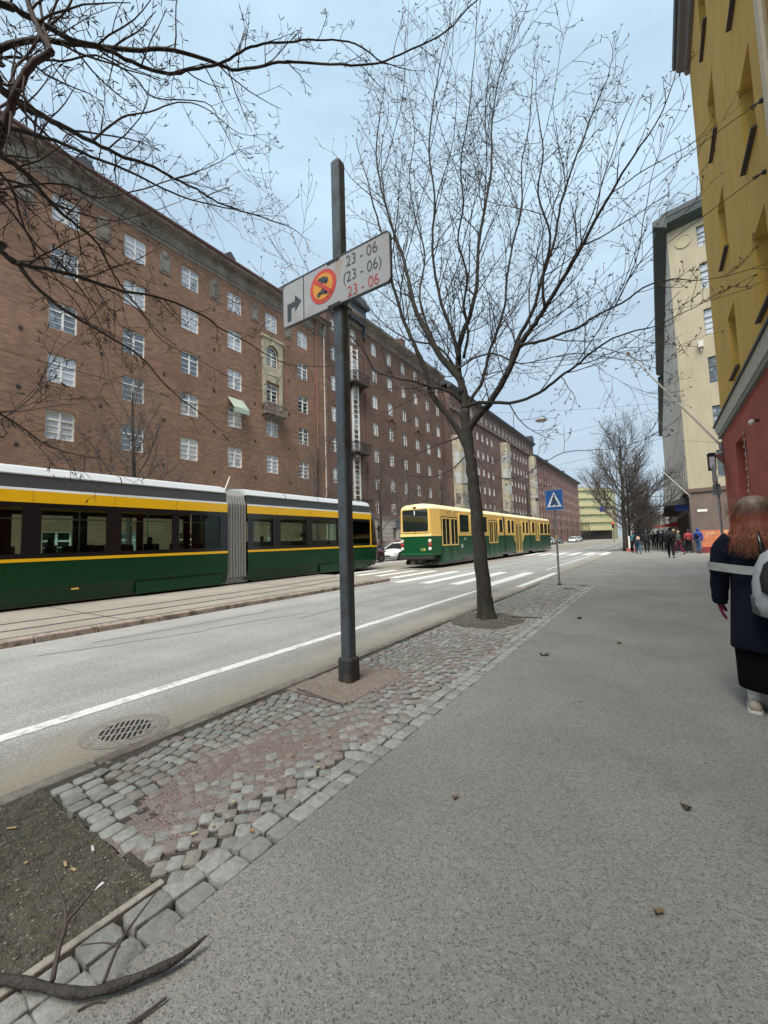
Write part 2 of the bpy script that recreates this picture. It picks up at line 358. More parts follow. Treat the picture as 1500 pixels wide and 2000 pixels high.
def text_mesh(name, txt, size, m, parent, loc, rot=(pi / 2, 0, 0), sx=1., extrude=.001, space=1., align='CENTER', bold=0.):
    cu = bpy.data.curves.new(name, 'FONT'); cu.body = txt; cu.size = size; cu.align_x = align; cu.align_y = 'CENTER'; cu.extrude = extrude; cu.space_character = space
    if bold: cu.offset = bold
    t_ = bpy.data.objects.new(name, cu); COL.objects.link(t_)
    bpy.context.view_layer.update()
    me = bpy.data.meshes.new_from_object(t_.evaluated_get(bpy.context.evaluated_depsgraph_get()))
    COL.objects.unlink(t_); bpy.data.objects.remove(t_); me.materials.clear(); me.materials.append(m)
    o = bpy.data.objects.new(name, me); COL.objects.link(o); o.parent = parent; o.location = loc; o.rotation_euler = rot; o.scale = (sx, 1, 1)
    return o
def skin(name, chains, m, parent=None, sub=2, smooth=True, loc=None):
    """chains: list of polylines [(x,y,z,r[,r2])...]; joints with the same coordinates are shared -> one continuous skinned surface"""
    vs, rs, es, idx = [], [], [], {}
    for ch in chains:
        last = None
        for p in ch:
            k = (round(p[0], 4), round(p[1], 4), round(p[2], 4))
            if k not in idx: idx[k] = len(vs); vs.append(p[:3]); rs.append((p[3], p[4] if len(p) > 4 else p[3]))
            if last is not None and last != idx[k]: es.append((last, idx[k]))
            last = idx[k]
    me = bpy.data.meshes.new(name + '_tmp'); me.from_pydata(vs, es, []); o = bpy.data.objects.new(name + '_tmp', me); COL.objects.link(o)
    sk = o.modifiers.new('skin', 'SKIN'); sk.use_smooth_shade = smooth
    for i, d in enumerate(me.skin_vertices[0].data): d.radius = rs[i]; d.use_root = (i == 0)
    sb = o.modifiers.new('sub', 'SUBSURF'); sb.levels = sub; sb.render_levels = sub
    bpy.context.view_layer.update()
    nm = bpy.data.meshes.new_from_object(o.evaluated_get(bpy.context.evaluated_depsgraph_get()))
    COL.objects.unlink(o); bpy.data.objects.remove(o); bpy.data.meshes.remove(me)
    nm.name = name; nm.materials.clear(); nm.materials.append(m)
    nm.polygons.foreach_set('use_smooth', [True] * len(nm.polygons))
    r = bpy.data.objects.new(name, nm); COL.objects.link(r)
    if parent: r.parent = parent
    if loc: r.location = loc
    return r
# ================================================================== THE SETTING: ground
def sheet(name, quads, m, z, kind='structure'):
    mb = MB()
    for x0, x1, y0, y1 in quads: mb.poly([(x0, y0, z), (x1, y0, z), (x1, y1, z), (x0, y1, z)])
    return tag(mb.build(name, m), kind=kind)
sheet('ground', [(-700, 700, -300, 1200)], M_walk, -.09)
sheet('road', [(-20, -3.30, -40, 260)], M_road, -.05)
KX = -3.28
def slab(name, rects, m, z0, z1):
    mb = MB()
    for r in rects: mb.box(*r, z0, z1)
    return tag(mb.build(name, m), kind='structure')
slab('pavement', [(-1.65, 2.6, -40, 13.55), (KX, 60, 13.55, 38.5), (KX, 2.6, 38.5, 260)], M_walk, -.3, 0)
slab('far_pavement', [(-24.2, -20, -60, 260)], M_walk, -.3, .04)
# kerb stones along the pavement
mb = MB(); y = -12.0
random.seed(3)
while y < 150:
    l = random.uniform(.8, 1.3); j = random.uniform(-.006, .006)
    mb.box(KX - .12 + j, KX - .002, y, y + l - .012, -.28, .002 + random.uniform(-.012, .004)); y += l
o = mb.build('kerb', M_kerb, bevel=.012); tag(o, kind='structure')
# raised tram bed, its kerb and the joints in it
mb = MB()
mb.box(-16.4, -8.82, -60, 13.3, -.2, .05)
mb.prism([(-16.4, 13.3, .05), (-8.82, 13.3, .05), (-9.1, 13.8, .05), (-9.8, 14.1, .05), (-16.4, 14.2, .05)], (0, 0, -.2))
tag(mb.build('tram_bed', M_bed), kind='structure')
mb = MB(); y = -14.0
while y < 13.2:
    l = min(random.uniform(.9, 1.2), 13.3 - y); mb.box(-8.93, -8.70, y, y + l - .01, -.2, .058 + random.uniform(-.006, .004)); y += l
tag(mb.build('tram_bed_kerb', mat('tram_kerb_stone', (.25, .2, .17), rough=.9, var=.25, scale=12, bump=.4, stretch='world', col2=(.09, .075, .06), thr=(.48, .62)), bevel=.02), kind='structure')
sheet('tram_lane', [(-16.4, -8.75, 14.25, 260)], M_bed, -.046)
def sm(a, b, x):
    t_ = max(0, min(1, (x - a) / (b - a))); return t_ * t_ * (3 - 2 * t_)
mb = MB()
def strip(xf, w_, y0, y1, z, step=1.0, m=0):
    y = y0
    while y < y1 - 1e-6:
        y2 = min(y + step, y1)
        mb.poly([(xf(y) - w_ / 2, y, z), (xf(y) + w_ / 2, y, z), (xf(y2) + w_ / 2, y2, z), (xf(y2) - w_ / 2, y2, z)], m); y = y2
near = lambda y: -10.35 - .95 * sm(7, 19, y)
for cx in (near, lambda y: -14.2):
    for s_ in (-.5, .5):
        for a, b, z in ((-60, 13.2, .054), (14.3, 60, -.042), (60, 255, -.042)):
            strip(lambda y: cx(y) + s_, .085, a, b, z)
            strip(lambda y: cx(y) + s_ - .03, .03, a, b, z + .003, m=1)
strip(lambda y: -9.02, .05, -60, 13.1, .054)
for a in range(-14, 14, 6): mb.poly([(-16.4, a, .054), (-9.05, a, .054), (-9.05, a + .02, .054), (-16.4, a + .02, .054)])
tag(mb.build('tram_rails', [M_rail, M_galv]), kind='structure')
# painted markings
mb = MB()
def paint(x0, x1, y0, y1, z=-.0455): mb.poly([(x0, y0, z), (x1, y0, z), (x1, y1, z), (x0, y1, z)])
mb2 = mb
for y in range(-12, 11, 1): paint(-4.62, -4.46, y, y + 1)
paint(-4.60, -4.48, 11, 11.6)
for k in range(20, 150, 1): paint(-4.52, -4.42, k, k + 1)
x = -3.42 - .38
for i in range(12):
    wd = .42 if i else .22
    z = -.0455 if x > -8.7 else -.038
    if not (-16.5 < x < -8.7): paint(x - .02, x + wd - .02, 12.9, 18.3, z)
    else: paint(x - .02, x + wd - .02, 14.35, 18.3, z)
    x -= 1.14
for i in range(14): paint(-4.1 - i * 1.15, -3.55 - i * 1.15, 35.5, 41, -.0385)
for x in (-16.5, ): 
    for k in range(-10, 120, 1): paint(x, x + .1, k, k + 1)
tag(mb.build('road_markings', M_paint), kind='structure')
# faint tar seams in the carriageway
mb = MB()
for (x0, y0, x1, y1) in ((-7.6, 2.2, -6.9, 4.4), (-7.0, 4.5, -6.6, 6.6), (-6.2, 6.0, -6.5, 11.8), (-7.8, 3.0, -7.5, 6.5)):
    n_ = 14; px, py = x0, y0
    for i in range(1, n_ + 1):
        t_ = i / n_; qx = x0 + (x1 - x0) * t_ + random.uniform(-.03, .03); qy = y0 + (y1 - y0) * t_
        mb.poly([(px - .012, py, -.0462), (px + .012, py, -.0462), (qx + .012, qy, -.0462), (qx - .012, qy, -.0462)]); px, py = qx, qy
tag(mb.build('tar_seams', mat('tar', (.1, .1, .1), var=.2)), kind='structure')

# ---- planting strip: setts, gravel, soil
random.seed(11)
def sett(mb, cx, cy, lx, ly, ang, z, m):
    """one worn stone: rounded top, slightly irregular outline"""
    c, s_ = cos(ang), sin(ang); base = []
    for sx, sy in ((-1, -1), (0, -1.04), (1, -1), (1.04, 0), (1, 1), (0, 1.04), (-1, 1), (-1.04, 0)):
        k = .93 if sx and sy and abs(sx) == 1 and abs(sy) == 1 else 1.0
        base.append((sx * lx / 2 * k * random.uniform(.96, 1.02), sy * ly / 2 * k * random.uniform(.96, 1.02)))
    tx, ty = random.uniform(-.03, .03), random.uniform(-.03, .03); rings = []
    for f_, h in ((1.0, -.05), (1.0, -.007), (.96, -.002), (.86, .0005)):
        rings.append([(cx + (bx * c - by * s_) * f_, cy + (bx * s_ + by * c) * f_, z + h + bx * f_ * tx + by * f_ * ty) for bx, by in base])
    k = len(mb.v)
    for r in rings: mb.v += r
    for i in range(3):
        for j in range(8):
            j2 = (j + 1) % 8; mb.f.append((k + i * 8 + j, k + i * 8 + j2, k + (i + 1) * 8 + j2, k + (i + 1) * 8 + j)); mb.m.append(m)
    mb.f.append(tuple(k + 24 + j for j in range(8))); mb.m.append(m)
PIT = (-2.70, 7.25)
def in_pit(x, y, r=.62): return hypot(x - PIT[0], (y - PIT[1]) * .8) < r
def gravel_h(x, y):
    """how far gravel and sand are heaped over the stones (metres above their tops)"""
    h = -.0185 + .011 * (noise.noise(Vector((x * 1.5, y * .9, 3.1))) )
    h += .0185 * math.exp(-((x + 2.35) / .45) ** 2 - ((y - 2.2) / .75) ** 2)
    if -3.24 < x < -2.42 + .3 * noise.noise(Vector((x * 2, y * 3, 1))) and 2.93 < y < 3.95 + .3 * noise.noise(Vector((x * 4, 3, 1))): h = max(h, .002)
    h += .005 * max(0, min(1, 2.2 - y))
    h += .010 * math.exp(-((x + 2.2) / .3) ** 2 - ((y - 3.4) / .9) ** 2)
    h += .010 * math.exp(-((x + 2.5) / .4) ** 2 - ((y - 5.9) / .6) ** 2)
    h += .05 * math.exp(-((x + 2.70) / .55) ** 2 - ((y - 7.25) / .65) ** 2)
    h -= .012 * math.exp(-((x + 1.76) / .12) ** 2)
    return h + .006 * noise.noise(Vector((x * 11, y * 11, 0))) + .007 * noise.noise(Vector((x * 4, y * 4, 8))) + .003 * noise.noise(Vector((x * 40, y * 40, 8))) + (.012 * noise.noise(Vector((x * 6, y * 6, 3))) if in_pit(x, y, .7) else 0)
mb = MB(); W = 0.0
row = 0; y = .80
while y < 13.6:                                          # arched rows across the strip
    x = KX + .06 + random.uniform(0, .05)
    while x < -1.90:
        lx = random.uniform(.078, .108); u = (x - KX) / 1.3
        yy = y + .30 * sin(pi * min(1, u)) - .42 * u + random.uniform(-.006, .006)
        slope = atan2(.30 * pi * cos(pi * min(1, u)) / 1.3 - .42 / 1.3, 1)
        cx = x + lx / 2
        if (1.25 if cx < -2.3 else 1.04) < yy < 13.45 and not in_pit(cx, yy) and not (-3.22 < cx < -2.45 + .25 * noise.noise(Vector((cx * 2, yy * 3, 1))) and 2.97 < yy < 3.85 + .5 * noise.noise(Vector((cx * 4, 3, 1))) and random.random() < .93):
            m = random.choices((0, 1, 2, 3), (3, 4, 4 if noise.noise(Vector((cx * .8, yy * .5, 7))) > -.05 else 1, 3))[0]
            sett(mb, cx, yy, lx * .925, .0785 * random.uniform(.9, 1.05), slope, random.uniform(-.006, .003), m)
        x += lx
    y += .088
y = -3.2                                                  # two edging rows along the footway
while y < 13.45:
    for cx in (-1.709, -1.824):
        big = y < 1.6
        l = random.uniform(.13, .175) if big else random.uniform(.11, .145)
        sett(mb, cx + random.uniform(-.006, .006), y + l / 2 + random.uniform(-.004, .004), .108, l * .94, random.uniform(-.05, .05), random.uniform(-.004, .004), random.choice((0, 0, 1)))
    y += .155 if y < 1.6 else .129
for k in range(10):                                        # end rows beside the tree pit
    for r_ in range(2 if k < 7 else 1):
        sett(mb, KX + .13 + k * .098, 1.06 + r_ * .115 + .015 * sin(k * 1.7), .090, .105, random.uniform(-.06, .06), random.uniform(-.004, .004), random.choice((0, 0, 1)))
o = mb.build('sett_paving', M_setts, autosmooth=50); tag(o, kind='structure')
# joint sand and gravel lying in and over the setts
mb = MB(); nx, ny = 54, 400; x0, x1, y0, y1 = KX, -1.66, 1.0, 13.55
for j in range(ny + 1):
    for i in range(nx + 1):
        x = x0 + (x1 - x0) * i / nx; y = y0 + (y1 - y0) * j / ny; mb.v.append((x, y, gravel_h(x, y) - .001))
for j in range(ny):
    for i in range(nx):
        k = j * (nx + 1) + i; x, y = mb.v[k][0], mb.v[k][1]
        if in_pit(x, y, .66 + .1 * noise.noise(Vector((x * 3, y * 3, 1)))): m = 3
        elif -3.22 < x < -2.45 and 2.95 < y < 3.9 + .5 * noise.noise(Vector((x * 4, y * 4, 5))): m = 2
        elif mb.v[k][2] > -.009: m = 1
        else: m = 0
        mb.f.append((k, k + 1, k + nx + 2, k + nx + 1)); mb.m.append(m)
tag(mb.build('gravel', [M_joint, M_gravel, M_sandg, M_soil], smooth=True), kind='stuff')
# loose grains
mb = MB(); random.seed(5)
octa = [(1, 0, 0), (0, 1, 0), (-1, 0, 0), (0, -1, 0), (0, 0, 1), (0, 0, -1)]
of = [(0, 1, 4), (1, 2, 4), (2, 3, 4), (3, 0, 4), (1, 0, 5), (2, 1, 5), (3, 2, 5), (0, 3, 5)]
def grain(mb, x, y, z, r, m):
    k = len(mb.v); a = random.uniform(0, 3)
    for p in octa:
        q = (p[0] * cos(a) - p[1] * sin(a), p[0] * sin(a) + p[1] * cos(a), p[2] * .7)
        s_ = r * random.uniform(.6, 1.1); mb.v.append((x + q[0] * s_, y + q[1] * s_, z + q[2] * s_))
    for f_ in of: mb.f.append(tuple(k + i for i in f_)); mb.m.append(m)
cnt = 0
while cnt < 14000:
    y = 1.2 + 5.2 * random.random() ** 1.4; x = random.uniform(KX + .03, -1.7)
    h = gravel_h(x, y)
    if random.random() > max(.06, min(1, (h + .010) / .014)): continue
    grain(mb, x, y, h, random.uniform(.0025, .007), random.choice((0, 0, 1, 2))); cnt += 1
cnt = 0
while cnt < 3600:
    if random.random() < .5: x = random.gauss(PIT[0], .38); y = random.gauss(PIT[1], .45); mm_ = random.choice((2, 2, 1, 3))
    else: x = random.uniform(-3.2, -2.44); y = random.uniform(2.95, 3.98); mm_ = random.choice((3, 3, 1, 0))
    if not KX + .03 < x < -1.95: continue
    grain(mb, x, y, gravel_h(x, y), random.uniform(.003, .010), mm_); cnt += 1
tag(mb.build('loose_gravel', [mat('red_grit', (.30, .19, .17), var=.4, scale=80), mat('grey_grit', (.30, .29, .27), var=.4, scale=80), mat('dark_grit', (.14, .12, .11), var=.4, scale=80), mat('tan_grit', (.36, .31, .24), var=.4, scale=80)]), kind='stuff')
# grit and hairline cracks on the footway
mb = MB(); random.seed(44)
for _ in range(1500):
    x = -1.64 + abs(random.gauss(0, .5)) if random.random() < .5 else random.uniform(-1.6, 1.8); y = .5 + 7 * random.random() ** 1.5
    grain(mb, x, y, .001, random.uniform(.0012, .0036), random.choice((0, 1, 2, 2)))
tag(mb.build('grit', [MATS['red_grit'], MATS['grey_grit'], MATS['dark_grit']]), kind='stuff')
mb = MB()
for pts_ in (((-1.2, 9.6), (-.6, 9.9), (.1, 9.8), (.9, 10.2), (1.9, 10.1)), ((-.9, 12.5), (-.2, 12.3), (.8, 12.8)), ((-2.9, 16), (-1.5, 16.6), (.2, 16.2), (1.8, 16.9))):
    prev = None
    for a, b in zip(pts_, pts_[1:]):
        for k in range(10):
            t_ = k / 9; q = (a[0] + (b[0] - a[0]) * t_ + random.uniform(-.02, .02), a[1] + (b[1] - a[1]) * t_ + random.uniform(-.02, .02))
            if prev and hypot(q[0] - prev[0], q[1] - prev[1]) > .004:
                w_ = random.uniform(.001, .0028) * (1 + q[1] / 8); dx, dy = q[0] - prev[0], q[1] - prev[1]; l_ = hypot(dx, dy); nx_, ny_ = -dy / l_ * w_, dx / l_ * w_
                mb.poly([(prev[0] - nx_, prev[1] - ny_, .0015), (prev[0] + nx_, prev[1] + ny_, .0015), (q[0] + nx_, q[1] + ny_, .0015), (q[0] - nx_, q[1] - ny_, .0015)])
            prev = q
tag(mb.build('pavement_cracks', mat('crack_dark', (.07, .068, .06))), kind='structure')
# bare soil of the near tree bed
def soil_h(x, y):
    return -.016 + .022 * noise.noise(Vector((x * 2.2, y * 2.2, 9))) + .022 * noise.noise(Vector((x * 9, y * 9, 2))) + .012 * noise.noise(Vector((x * 26, y * 26, 4)))
mb = MB(); nx, ny = 100, 240; x0, x1, y0, y1 = KX - .11, -1.91, -3.2, 1.0
for j in range(ny + 1):
    for i in range(nx + 1):
        x = x0 + (x1 - x0) * i / nx; y = y0 + (y1 - y0) * j / ny; mb.v.append((x, y, soil_h(x, y)))
for j in range(ny):
    for i in range(nx): k = j * (nx + 1) + i; mb.f.append((k, k + 1, k + nx + 2, k + nx + 1)); mb.m.append(0)
tag(mb.build('soil', M_soil, smooth=True), kind='structure')
mb = MB(); random.seed(8)
for _ in range(5200):
    x = random.uniform(KX, -1.93); y = 1.0 - 2.4 * random.random() ** 1.3
    grain(mb, x, y, soil_h(x, y) + .001, random.uniform(.0025, .009), random.choice((0, 0, 1)))
tag(mb.build('soil_crumbs', [mat('soil_crumb', (.08, .07, .055), var=.4, scale=60), mat('pale_crumb', (.2, .18, .14), var=.4, scale=60)]), kind='stuff')
mb = MB(); mb.box(-1.925, -1.888, -3.2, 1.02, -.2, .004)
tag(mb.build('bed_edging', mat('edging_concrete', (.30, .28, .24), var=.2, scale=20, bump=.4), bevel=.006), kind='structure')
mb = MB(); mb.box(KX, -1.655, -3.2, 13.55, -.3, -.055); tag(mb.build('strip_subbase', M_joint), kind='structure')

# ================================================================== BUILDINGS
def window_parts(w_, h, bars=True, arch=False, depth=.07, key=''):
    # slim casings
    """white timber window: casing, mullion, transom, glazing bars; centred on its bottom middle, facing +X"""
    fr = MB(); t = .058
    fr.box(-depth, 0, -w_ / 2, -w_ / 2 + t, 0, h); fr.box(-depth, 0, w_ / 2 - t, w_ / 2, 0, h)
    fr.box(-depth, -.001, -w_ / 2 + t, w_ / 2 - t, 0, t); fr.box(-depth, -.001, -w_ / 2 + t, w_ / 2 - t, h - t, h)
    fr.box(-depth, .012, -.042, .042, t, h - t)
    tz = h * .68
    fr.box(-depth, .004, -w_ / 2 + t, -.055, tz - .04, tz + .04); fr.box(-depth, .004, .055, w_ / 2 - t, tz - .04, tz + .04)
    if bars:
        for z in (h * .24, h * .46):
            fr.box(-depth * .7, -.02, -w_ / 2 + t, -.055, z - .014, z + .014); fr.box(-depth * .7, -.02, .055, w_ / 2 - t, z - .014, z + .014)
    gl = MB(); gl.box(-depth - .015, -depth * .8, -w_ / 2 + t * .5, w_ / 2 - t * .5, t * .5, h - t * .5)
    return fr, gl

def facade(root, y0, y1, zt, zb, cols, rows, ww, wh, brick, depth=.13, wallname='wall', thick=13, face=1, pane=None, sill=None, skip=(), wm=None, bars=True, extra_ops=(), win_cap=100):
    """front wall with openings plus the block behind it; local coordinates, facing +X (face=1) or -X (face=-1)"""
    ops = []
    wins = []
    for ri, z in enumerate(rows):
        for ci, u in enumerate(cols):
            if (ci, ri) in skip: continue
            ops.append((u - ww / 2, u + ww / 2, z, z + wh)); wins.append((u, z))
    mb = MB()
    fn = lambda u, v, d: (-face * d, u, v)
    mb.grid_wall(y0, y1, zb, zt, ops + list(extra_ops), fn, depth, 0, 0)
    X1 = -face * thick
    mb.poly([(0, y0, zb), (X1, y0, zb), (X1, y0, zt), (0, y0, zt)]); mb.poly([(0, y1, zb), (X1, y1, zb), (X1, y1, zt), (0, y1, zt)])
    mb.poly([(X1, y0, zb), (X1, y1, zb), (X1, y1, zt), (X1, y0, zt)]); mb.poly([(0, y0, zt), (X1, y0, zt), (X1, y1, zt), (0, y1, zt)])
    mb.build(wallname, brick, root)
    if not wins: return
    fr, gl = window_parts(ww, wh, bars)
    rz = 0 if face == 1 else pi
    f0 = fr.build('window', wm or M_white, root, loc=(-face * (depth - .03), wins[0][0], wins[0][1]), rotz=rz); g0 = gl.build('pane', pane or M_pane, f0)
    kids = [g0]
    if sill:
        s_ = MB(); s_.box(-.02, depth + .06, -ww / 2 - .05, ww / 2 + .05, -.05, -.002); kids.append(s_.build('sill', sill, f0))
    for u, z in wins[1:win_cap]: inst(f0, root, (-face * (depth - .03), u, z), kids)
    rest = wins[win_cap:]
    if rest:
        a, b = MB(), MB()
        for u, z in rest:
            for src, dst in ((fr, a), (gl, b)):
                k = len(dst.v); dst.v += [(face * vx - face * (depth - .03), face * vy + u, vz + z) for vx, vy, vz in src.v]; dst.f += [tuple(k + i for i in f_) for f_ in src.f]; dst.m += src.m
        tag(a.build('window_rows', wm or M_white, root), kind='stuff'); tag(b.build('pane_rows', pane or M_pane, root), kind='stuff')
    return f0, g0

def cornice(root, y0, y1, z, prof, m, face=1, name='cornice'):
    """prof: (out, dz) outline swept along the facade"""
    mb = MB(); pts = [(face * a, y0, z + b) for a, b in prof]; mb.prism(pts, (0, y1 - y0, 0)); return mb.build(name, m, root)

XL = -24.0
# --- building 1, brown brick, nearest
Y0 = -13.0
b1 = thing('apartment_building', 'nearest brown brick block behind the low-floor tram, with a stone-framed arched window', 'building', (XL, Y0, 0))
cols1 = [7.6 + 3.325 * k - Y0 for k in range(-6, 6)]
rows1 = [18.0, 15.25, 12.4, 9.7, 6.9, 4.05, 1.0]
arch_col = 10
facade(b1, 0, 27.2 - Y0, 20.2, 0, cols1, rows1, 1.19, 1.42, M_brick1, skip={(arch_col, 1)}, extra_ops=[(cols1[arch_col] - .62, cols1[arch_col] + .62, 15.2, 16.9)])
mb = MB(); mb.box(-.02, .10, 0, 27.2 - Y0, 20.2, 20.75); mb.box(.0, .04, 0, 27.2 - Y0, 19.95, 20.2 - .002); mb.box(-.02, .17, 0, 27.2 - Y0, 20.752, 20.88); mb.build('frieze', M_cornice, b1)
cornice(b1, -.1, 27.2 - Y0, 20.88, [(-.2, 0), (.55, .1), (.62, .24), (-.2, .3)], M_cornice)
cornice(b1, -.1, 27.2 - Y0, 21.12, [(-.2, .07), (.64, .01), (.74, .05), (.74, .17), (-.2, .22)], M_roofred, name='gutter')
mb = MB(); mb.prism([(.62, 0, 21.34), (-6.5, 0, 24.0), (-13, 0, 21.34)], (0, 27.2 - Y0, 0)); rf = mb.build('roof', M_roof, b1)
for k, u in enumerate((13.2, 21.5, 30.5)):
    mb = MB(); mb.prism([(-.35, u - .55, 21.7), (-.35, u - .4, 22.35), (-.35, u, 22.7), (-.35, u + .4, 22.35), (-.35, u + .55, 21.7)], (-2.2, 0, 0)); mb.build('dormer', M_roof, rf)
for u in (10.0,):
    mb = MB(); mb.box(-2.6, -1.6, u, u + 1.0, 21.9, 23.3); mb.build('chimney', M_brick1, rf)
# cream relief panels between the top windows
for k in range(5, 11):
    u = (cols1[k] + cols1[k + 1]) / 2 if k + 1 < len(cols1) else cols1[k] + 1.7
    mb = MB(); mb.box(0, .05, u - .33, u + .33, 18.15, 19.3); mb.box(.052, .1, u - .2, u + .2, 18.3, 18.95); mb.lathe((.05, u, 19.35), [(.22, 0), (.2, .05), (.1, .08), (.01, .085)], 10, axis='X')
    mb.build('relief_panel', M_cornice, b1)
mb = MB()
for k in range(4, 11):
    for z in (17.4, 14.6, 11.8, 9.0, 6.3): mb.box(.002, .03, cols1[k] + 1.62, cols1[k] + 1.76, z, z + .16)
mb.build('air_vents', M_black, b1)
# stone surround with arched window, panel, lower window and little balcony
ua = cols1[arch_col]
mb = MB()
mb.box(.002, .12, ua - .95, ua - .64, 11.9, 15.6); mb.box(.002, .12, ua + .64, ua + .95, 11.9, 15.6)
mb.box(.002, .10, ua - .64, ua + .64, 13.9, 15.15)
arc = [(ua + .64 * cos(a), 16.2 + .64 * sin(a)) for a in [pi * i / 12 for i in range(13)]]
poly = [(.002, u, z) for u, z in arc] + [(.002, ua - .64, 15.6), (.002, ua - 1.0, 15.6), (.002, ua - 1.0, 17.25), (.002, ua + 1.0, 17.25), (.002, ua + 1.0, 15.6), (.002, ua + .64, 15.6)]
mb.prism(poly[::1], (.12, 0, 0)); mb.box(.002, .22, ua - 1.1, ua + 1.1, 17.252, 17.42); mb.box(.002, .18, ua - .13, ua + .13, 16.84, 17.2)
for i in range(6): mb.lathe((.10, ua - .45 + i * .18, 14.5), [(.10, 0), (.09, .03), (.01, .05)], 8, axis='X')
mb.build('window_surround', M_cream, b1)
fr, gl = window_parts(1.24, 1.0)
wa = fr.build('arched_window', M_white, b1, loc=(-.10, ua, 15.2)); gl.build('pane', M_pane, wa)
mb = MB(); ring = []
for i in range(13):
    a = pi * i / 12; ring.append([(x_, .62 * k_ * cos(a), 1.0 + .62 * k_ * sin(a)) for x_, k_ in ((-.05, 1), (.01, 1), (.01, .86), (-.05, .86))])
mb.loft(ring); 
for a in (pi * .25, pi * .5, pi * .75): mb.tube([(-.02, 0, 1.0), (-.02, .56 * cos(a), 1.0 + .56 * sin(a))], .022, 4)
mb.build('fanlight_frame', M_white, wa)
mb = MB(); mb.prism([(-.06, .6 * cos(pi * i / 12), 1.0 + .6 * sin(pi * i / 12)) for i in range(13)], (.02, 0, 0)); mb.build('fanlight_pane', M_pane, wa)
mb = MB(); mb.box(0.002, .6, ua - 1.0, ua + 1.0, 11.25, 11.45); mb.prism([(.002, ua - .85, 11.24), (.5, ua - .85, 11.24), (.002, ua - .85, 10.95)], (0, 1.7, 0)); mb.box(.5, .6, ua - 1.0, ua + 1.0, 12.0, 12.1)
mb.box(.03, .5, ua - 1.0, ua - .9, 12.0, 12.1); mb.box(.03, .5, ua + .9, ua + 1.0, 12.0, 12.1)
for i in range(9): mb.lathe((.55, ua - .92 + i * .23, 11.45), [(.035, 0), (.06, .15), (.03, .35), (.05, .55)], 6)
for s_ in (-.95, .95): mb.lathe((.28, ua + s_, 11.45), [(.035, 0), (.06, .15), (.03, .35), (.05, .55)], 6)
mb.build('balcony', M_cornice, b1)
mb = MB()
ub = cols1[9]
mb.prism([(.03, ub - .62, 11.75), (.75, ub - .62, 10.9), (.75, ub - .62, 10.85), (.03, ub - .62, 11.7)], (0, 1.24, 0)); mb.box(.74, .76, ub - .62, ub + .62, 10.55, 10.9)
mb.build('awning', mat('pale_green_canvas', (.36, .42, .34), var=.1), b1)
for u, m_ in ((25.75 - Y0, mat('copper_pipe', (.26, .12, .08), rough=.5)), (26.75 - Y0, mat('pale_pipe', (.5, .45, .42), rough=.5))):
    mb = MB(); mb.tube([(.12, u, .3), (.12, u, 20.3), (.35, u, 20.9)], .065, 8)
    for z in range(2, 20, 3): mb.box(.0, .14, u - .09, u + .09, z, z + .05)
    mb.build('downpipe', m_, b1)

# --- building 2, dark brick with white ground floor, bay strip with balconies, hoist dormer
Y0 = 27.2
b2 = thing('apartment_building', 'dark brown brick block with narrow balconies and a white rusticated ground floor', 'building', (XL, Y0, 0))
cols2 = [28.3 - Y0] + [34.82 + 2.98 * k - Y0 for k in range(6)]
rows2 = [21.2, 18.35, 15.5, 12.6, 9.75, 6.92]
L2 = 50.6 - Y0
facade(b2, 0, L2, 23.0, 4.2, cols2 + [31.3 - Y0], rows2, .98, 1.42, M_brick2, pane=M_pane)
sub = [(u - .4, u + .4, 4.45, 5.6) for u in cols2]
mb = MB()
ops = [(u - .42, u + .42, 1.7, 3.0) for u in cols2[1:]] + [(3.4, 4.8, 0.0, 3.1)]
mb.grid_wall(0, L2, 0, 4.0, ops, lambda u, v, d: (.12 - d, u, v), .3); 
mb.poly([(.12, 0, 0), (-.1, 0, 0), (-.1, 0, 4.0), (.12, 0, 4.0)]); mb.box(-.1, .22, 0, L2, 4.0, 4.18)
gz = .55
while gz < 3.9: mb.box(.12, .145, .0, 3.3, gz, gz + .40); mb.box(.12, .145, 4.9, L2, gz, gz + .40) if gz < 1.2 or gz > 3.0 else [mb.box(.12, .145, a, b, gz, gz + .40) for a, b in zip([4.9] + [u + .5 for u in cols2[1:]], [u - .5 for u in cols2[1:]] + [L2])]; gz += .46
mb.build('ground_floor_wall', M_stone, b2)
mb = MB(); mb.box(-.1, .27, 0, L2, 4.182, 4.26); mb.build('string_course', mat('pink_string_course', (.36, .16, .13)), b2)
mb = MB()
for u in cols2[1:]: mb.box(-.16, -.12, u - .42, u + .42, 1.7, 3.0)
mb.box(-.16, -.12, 3.4, 4.8, 0, 3.1); mb.build('ground_floor_panes', M_pane, b2)
for u in cols2[1:]:
    mb = MB(); mb.box(.145, .5, u - .5, u + .5, 1.25, 1.5)
    for i in range(9): mb.lathe((.32 + random.uniform(-.08, .08), u - .42 + i * .105, 1.5), [(.03, 0), (.09, .08), (.07, .16), (.01, .2)], 6)
    mb.build('flower_box', mat('faded_planting', (.28, .17, .13), var=.4, scale=9), b2)
fr, gl = window_parts(.8, 1.15, False)
f0 = fr.build('mezzanine_window', M_white, b2, loc=(.03, cols2[1], 4.4)); g0 = gl.build('pane', M_pane, f0)
for u in cols2[2:]: inst(f0, b2, (.03, u, 4.4), [g0])
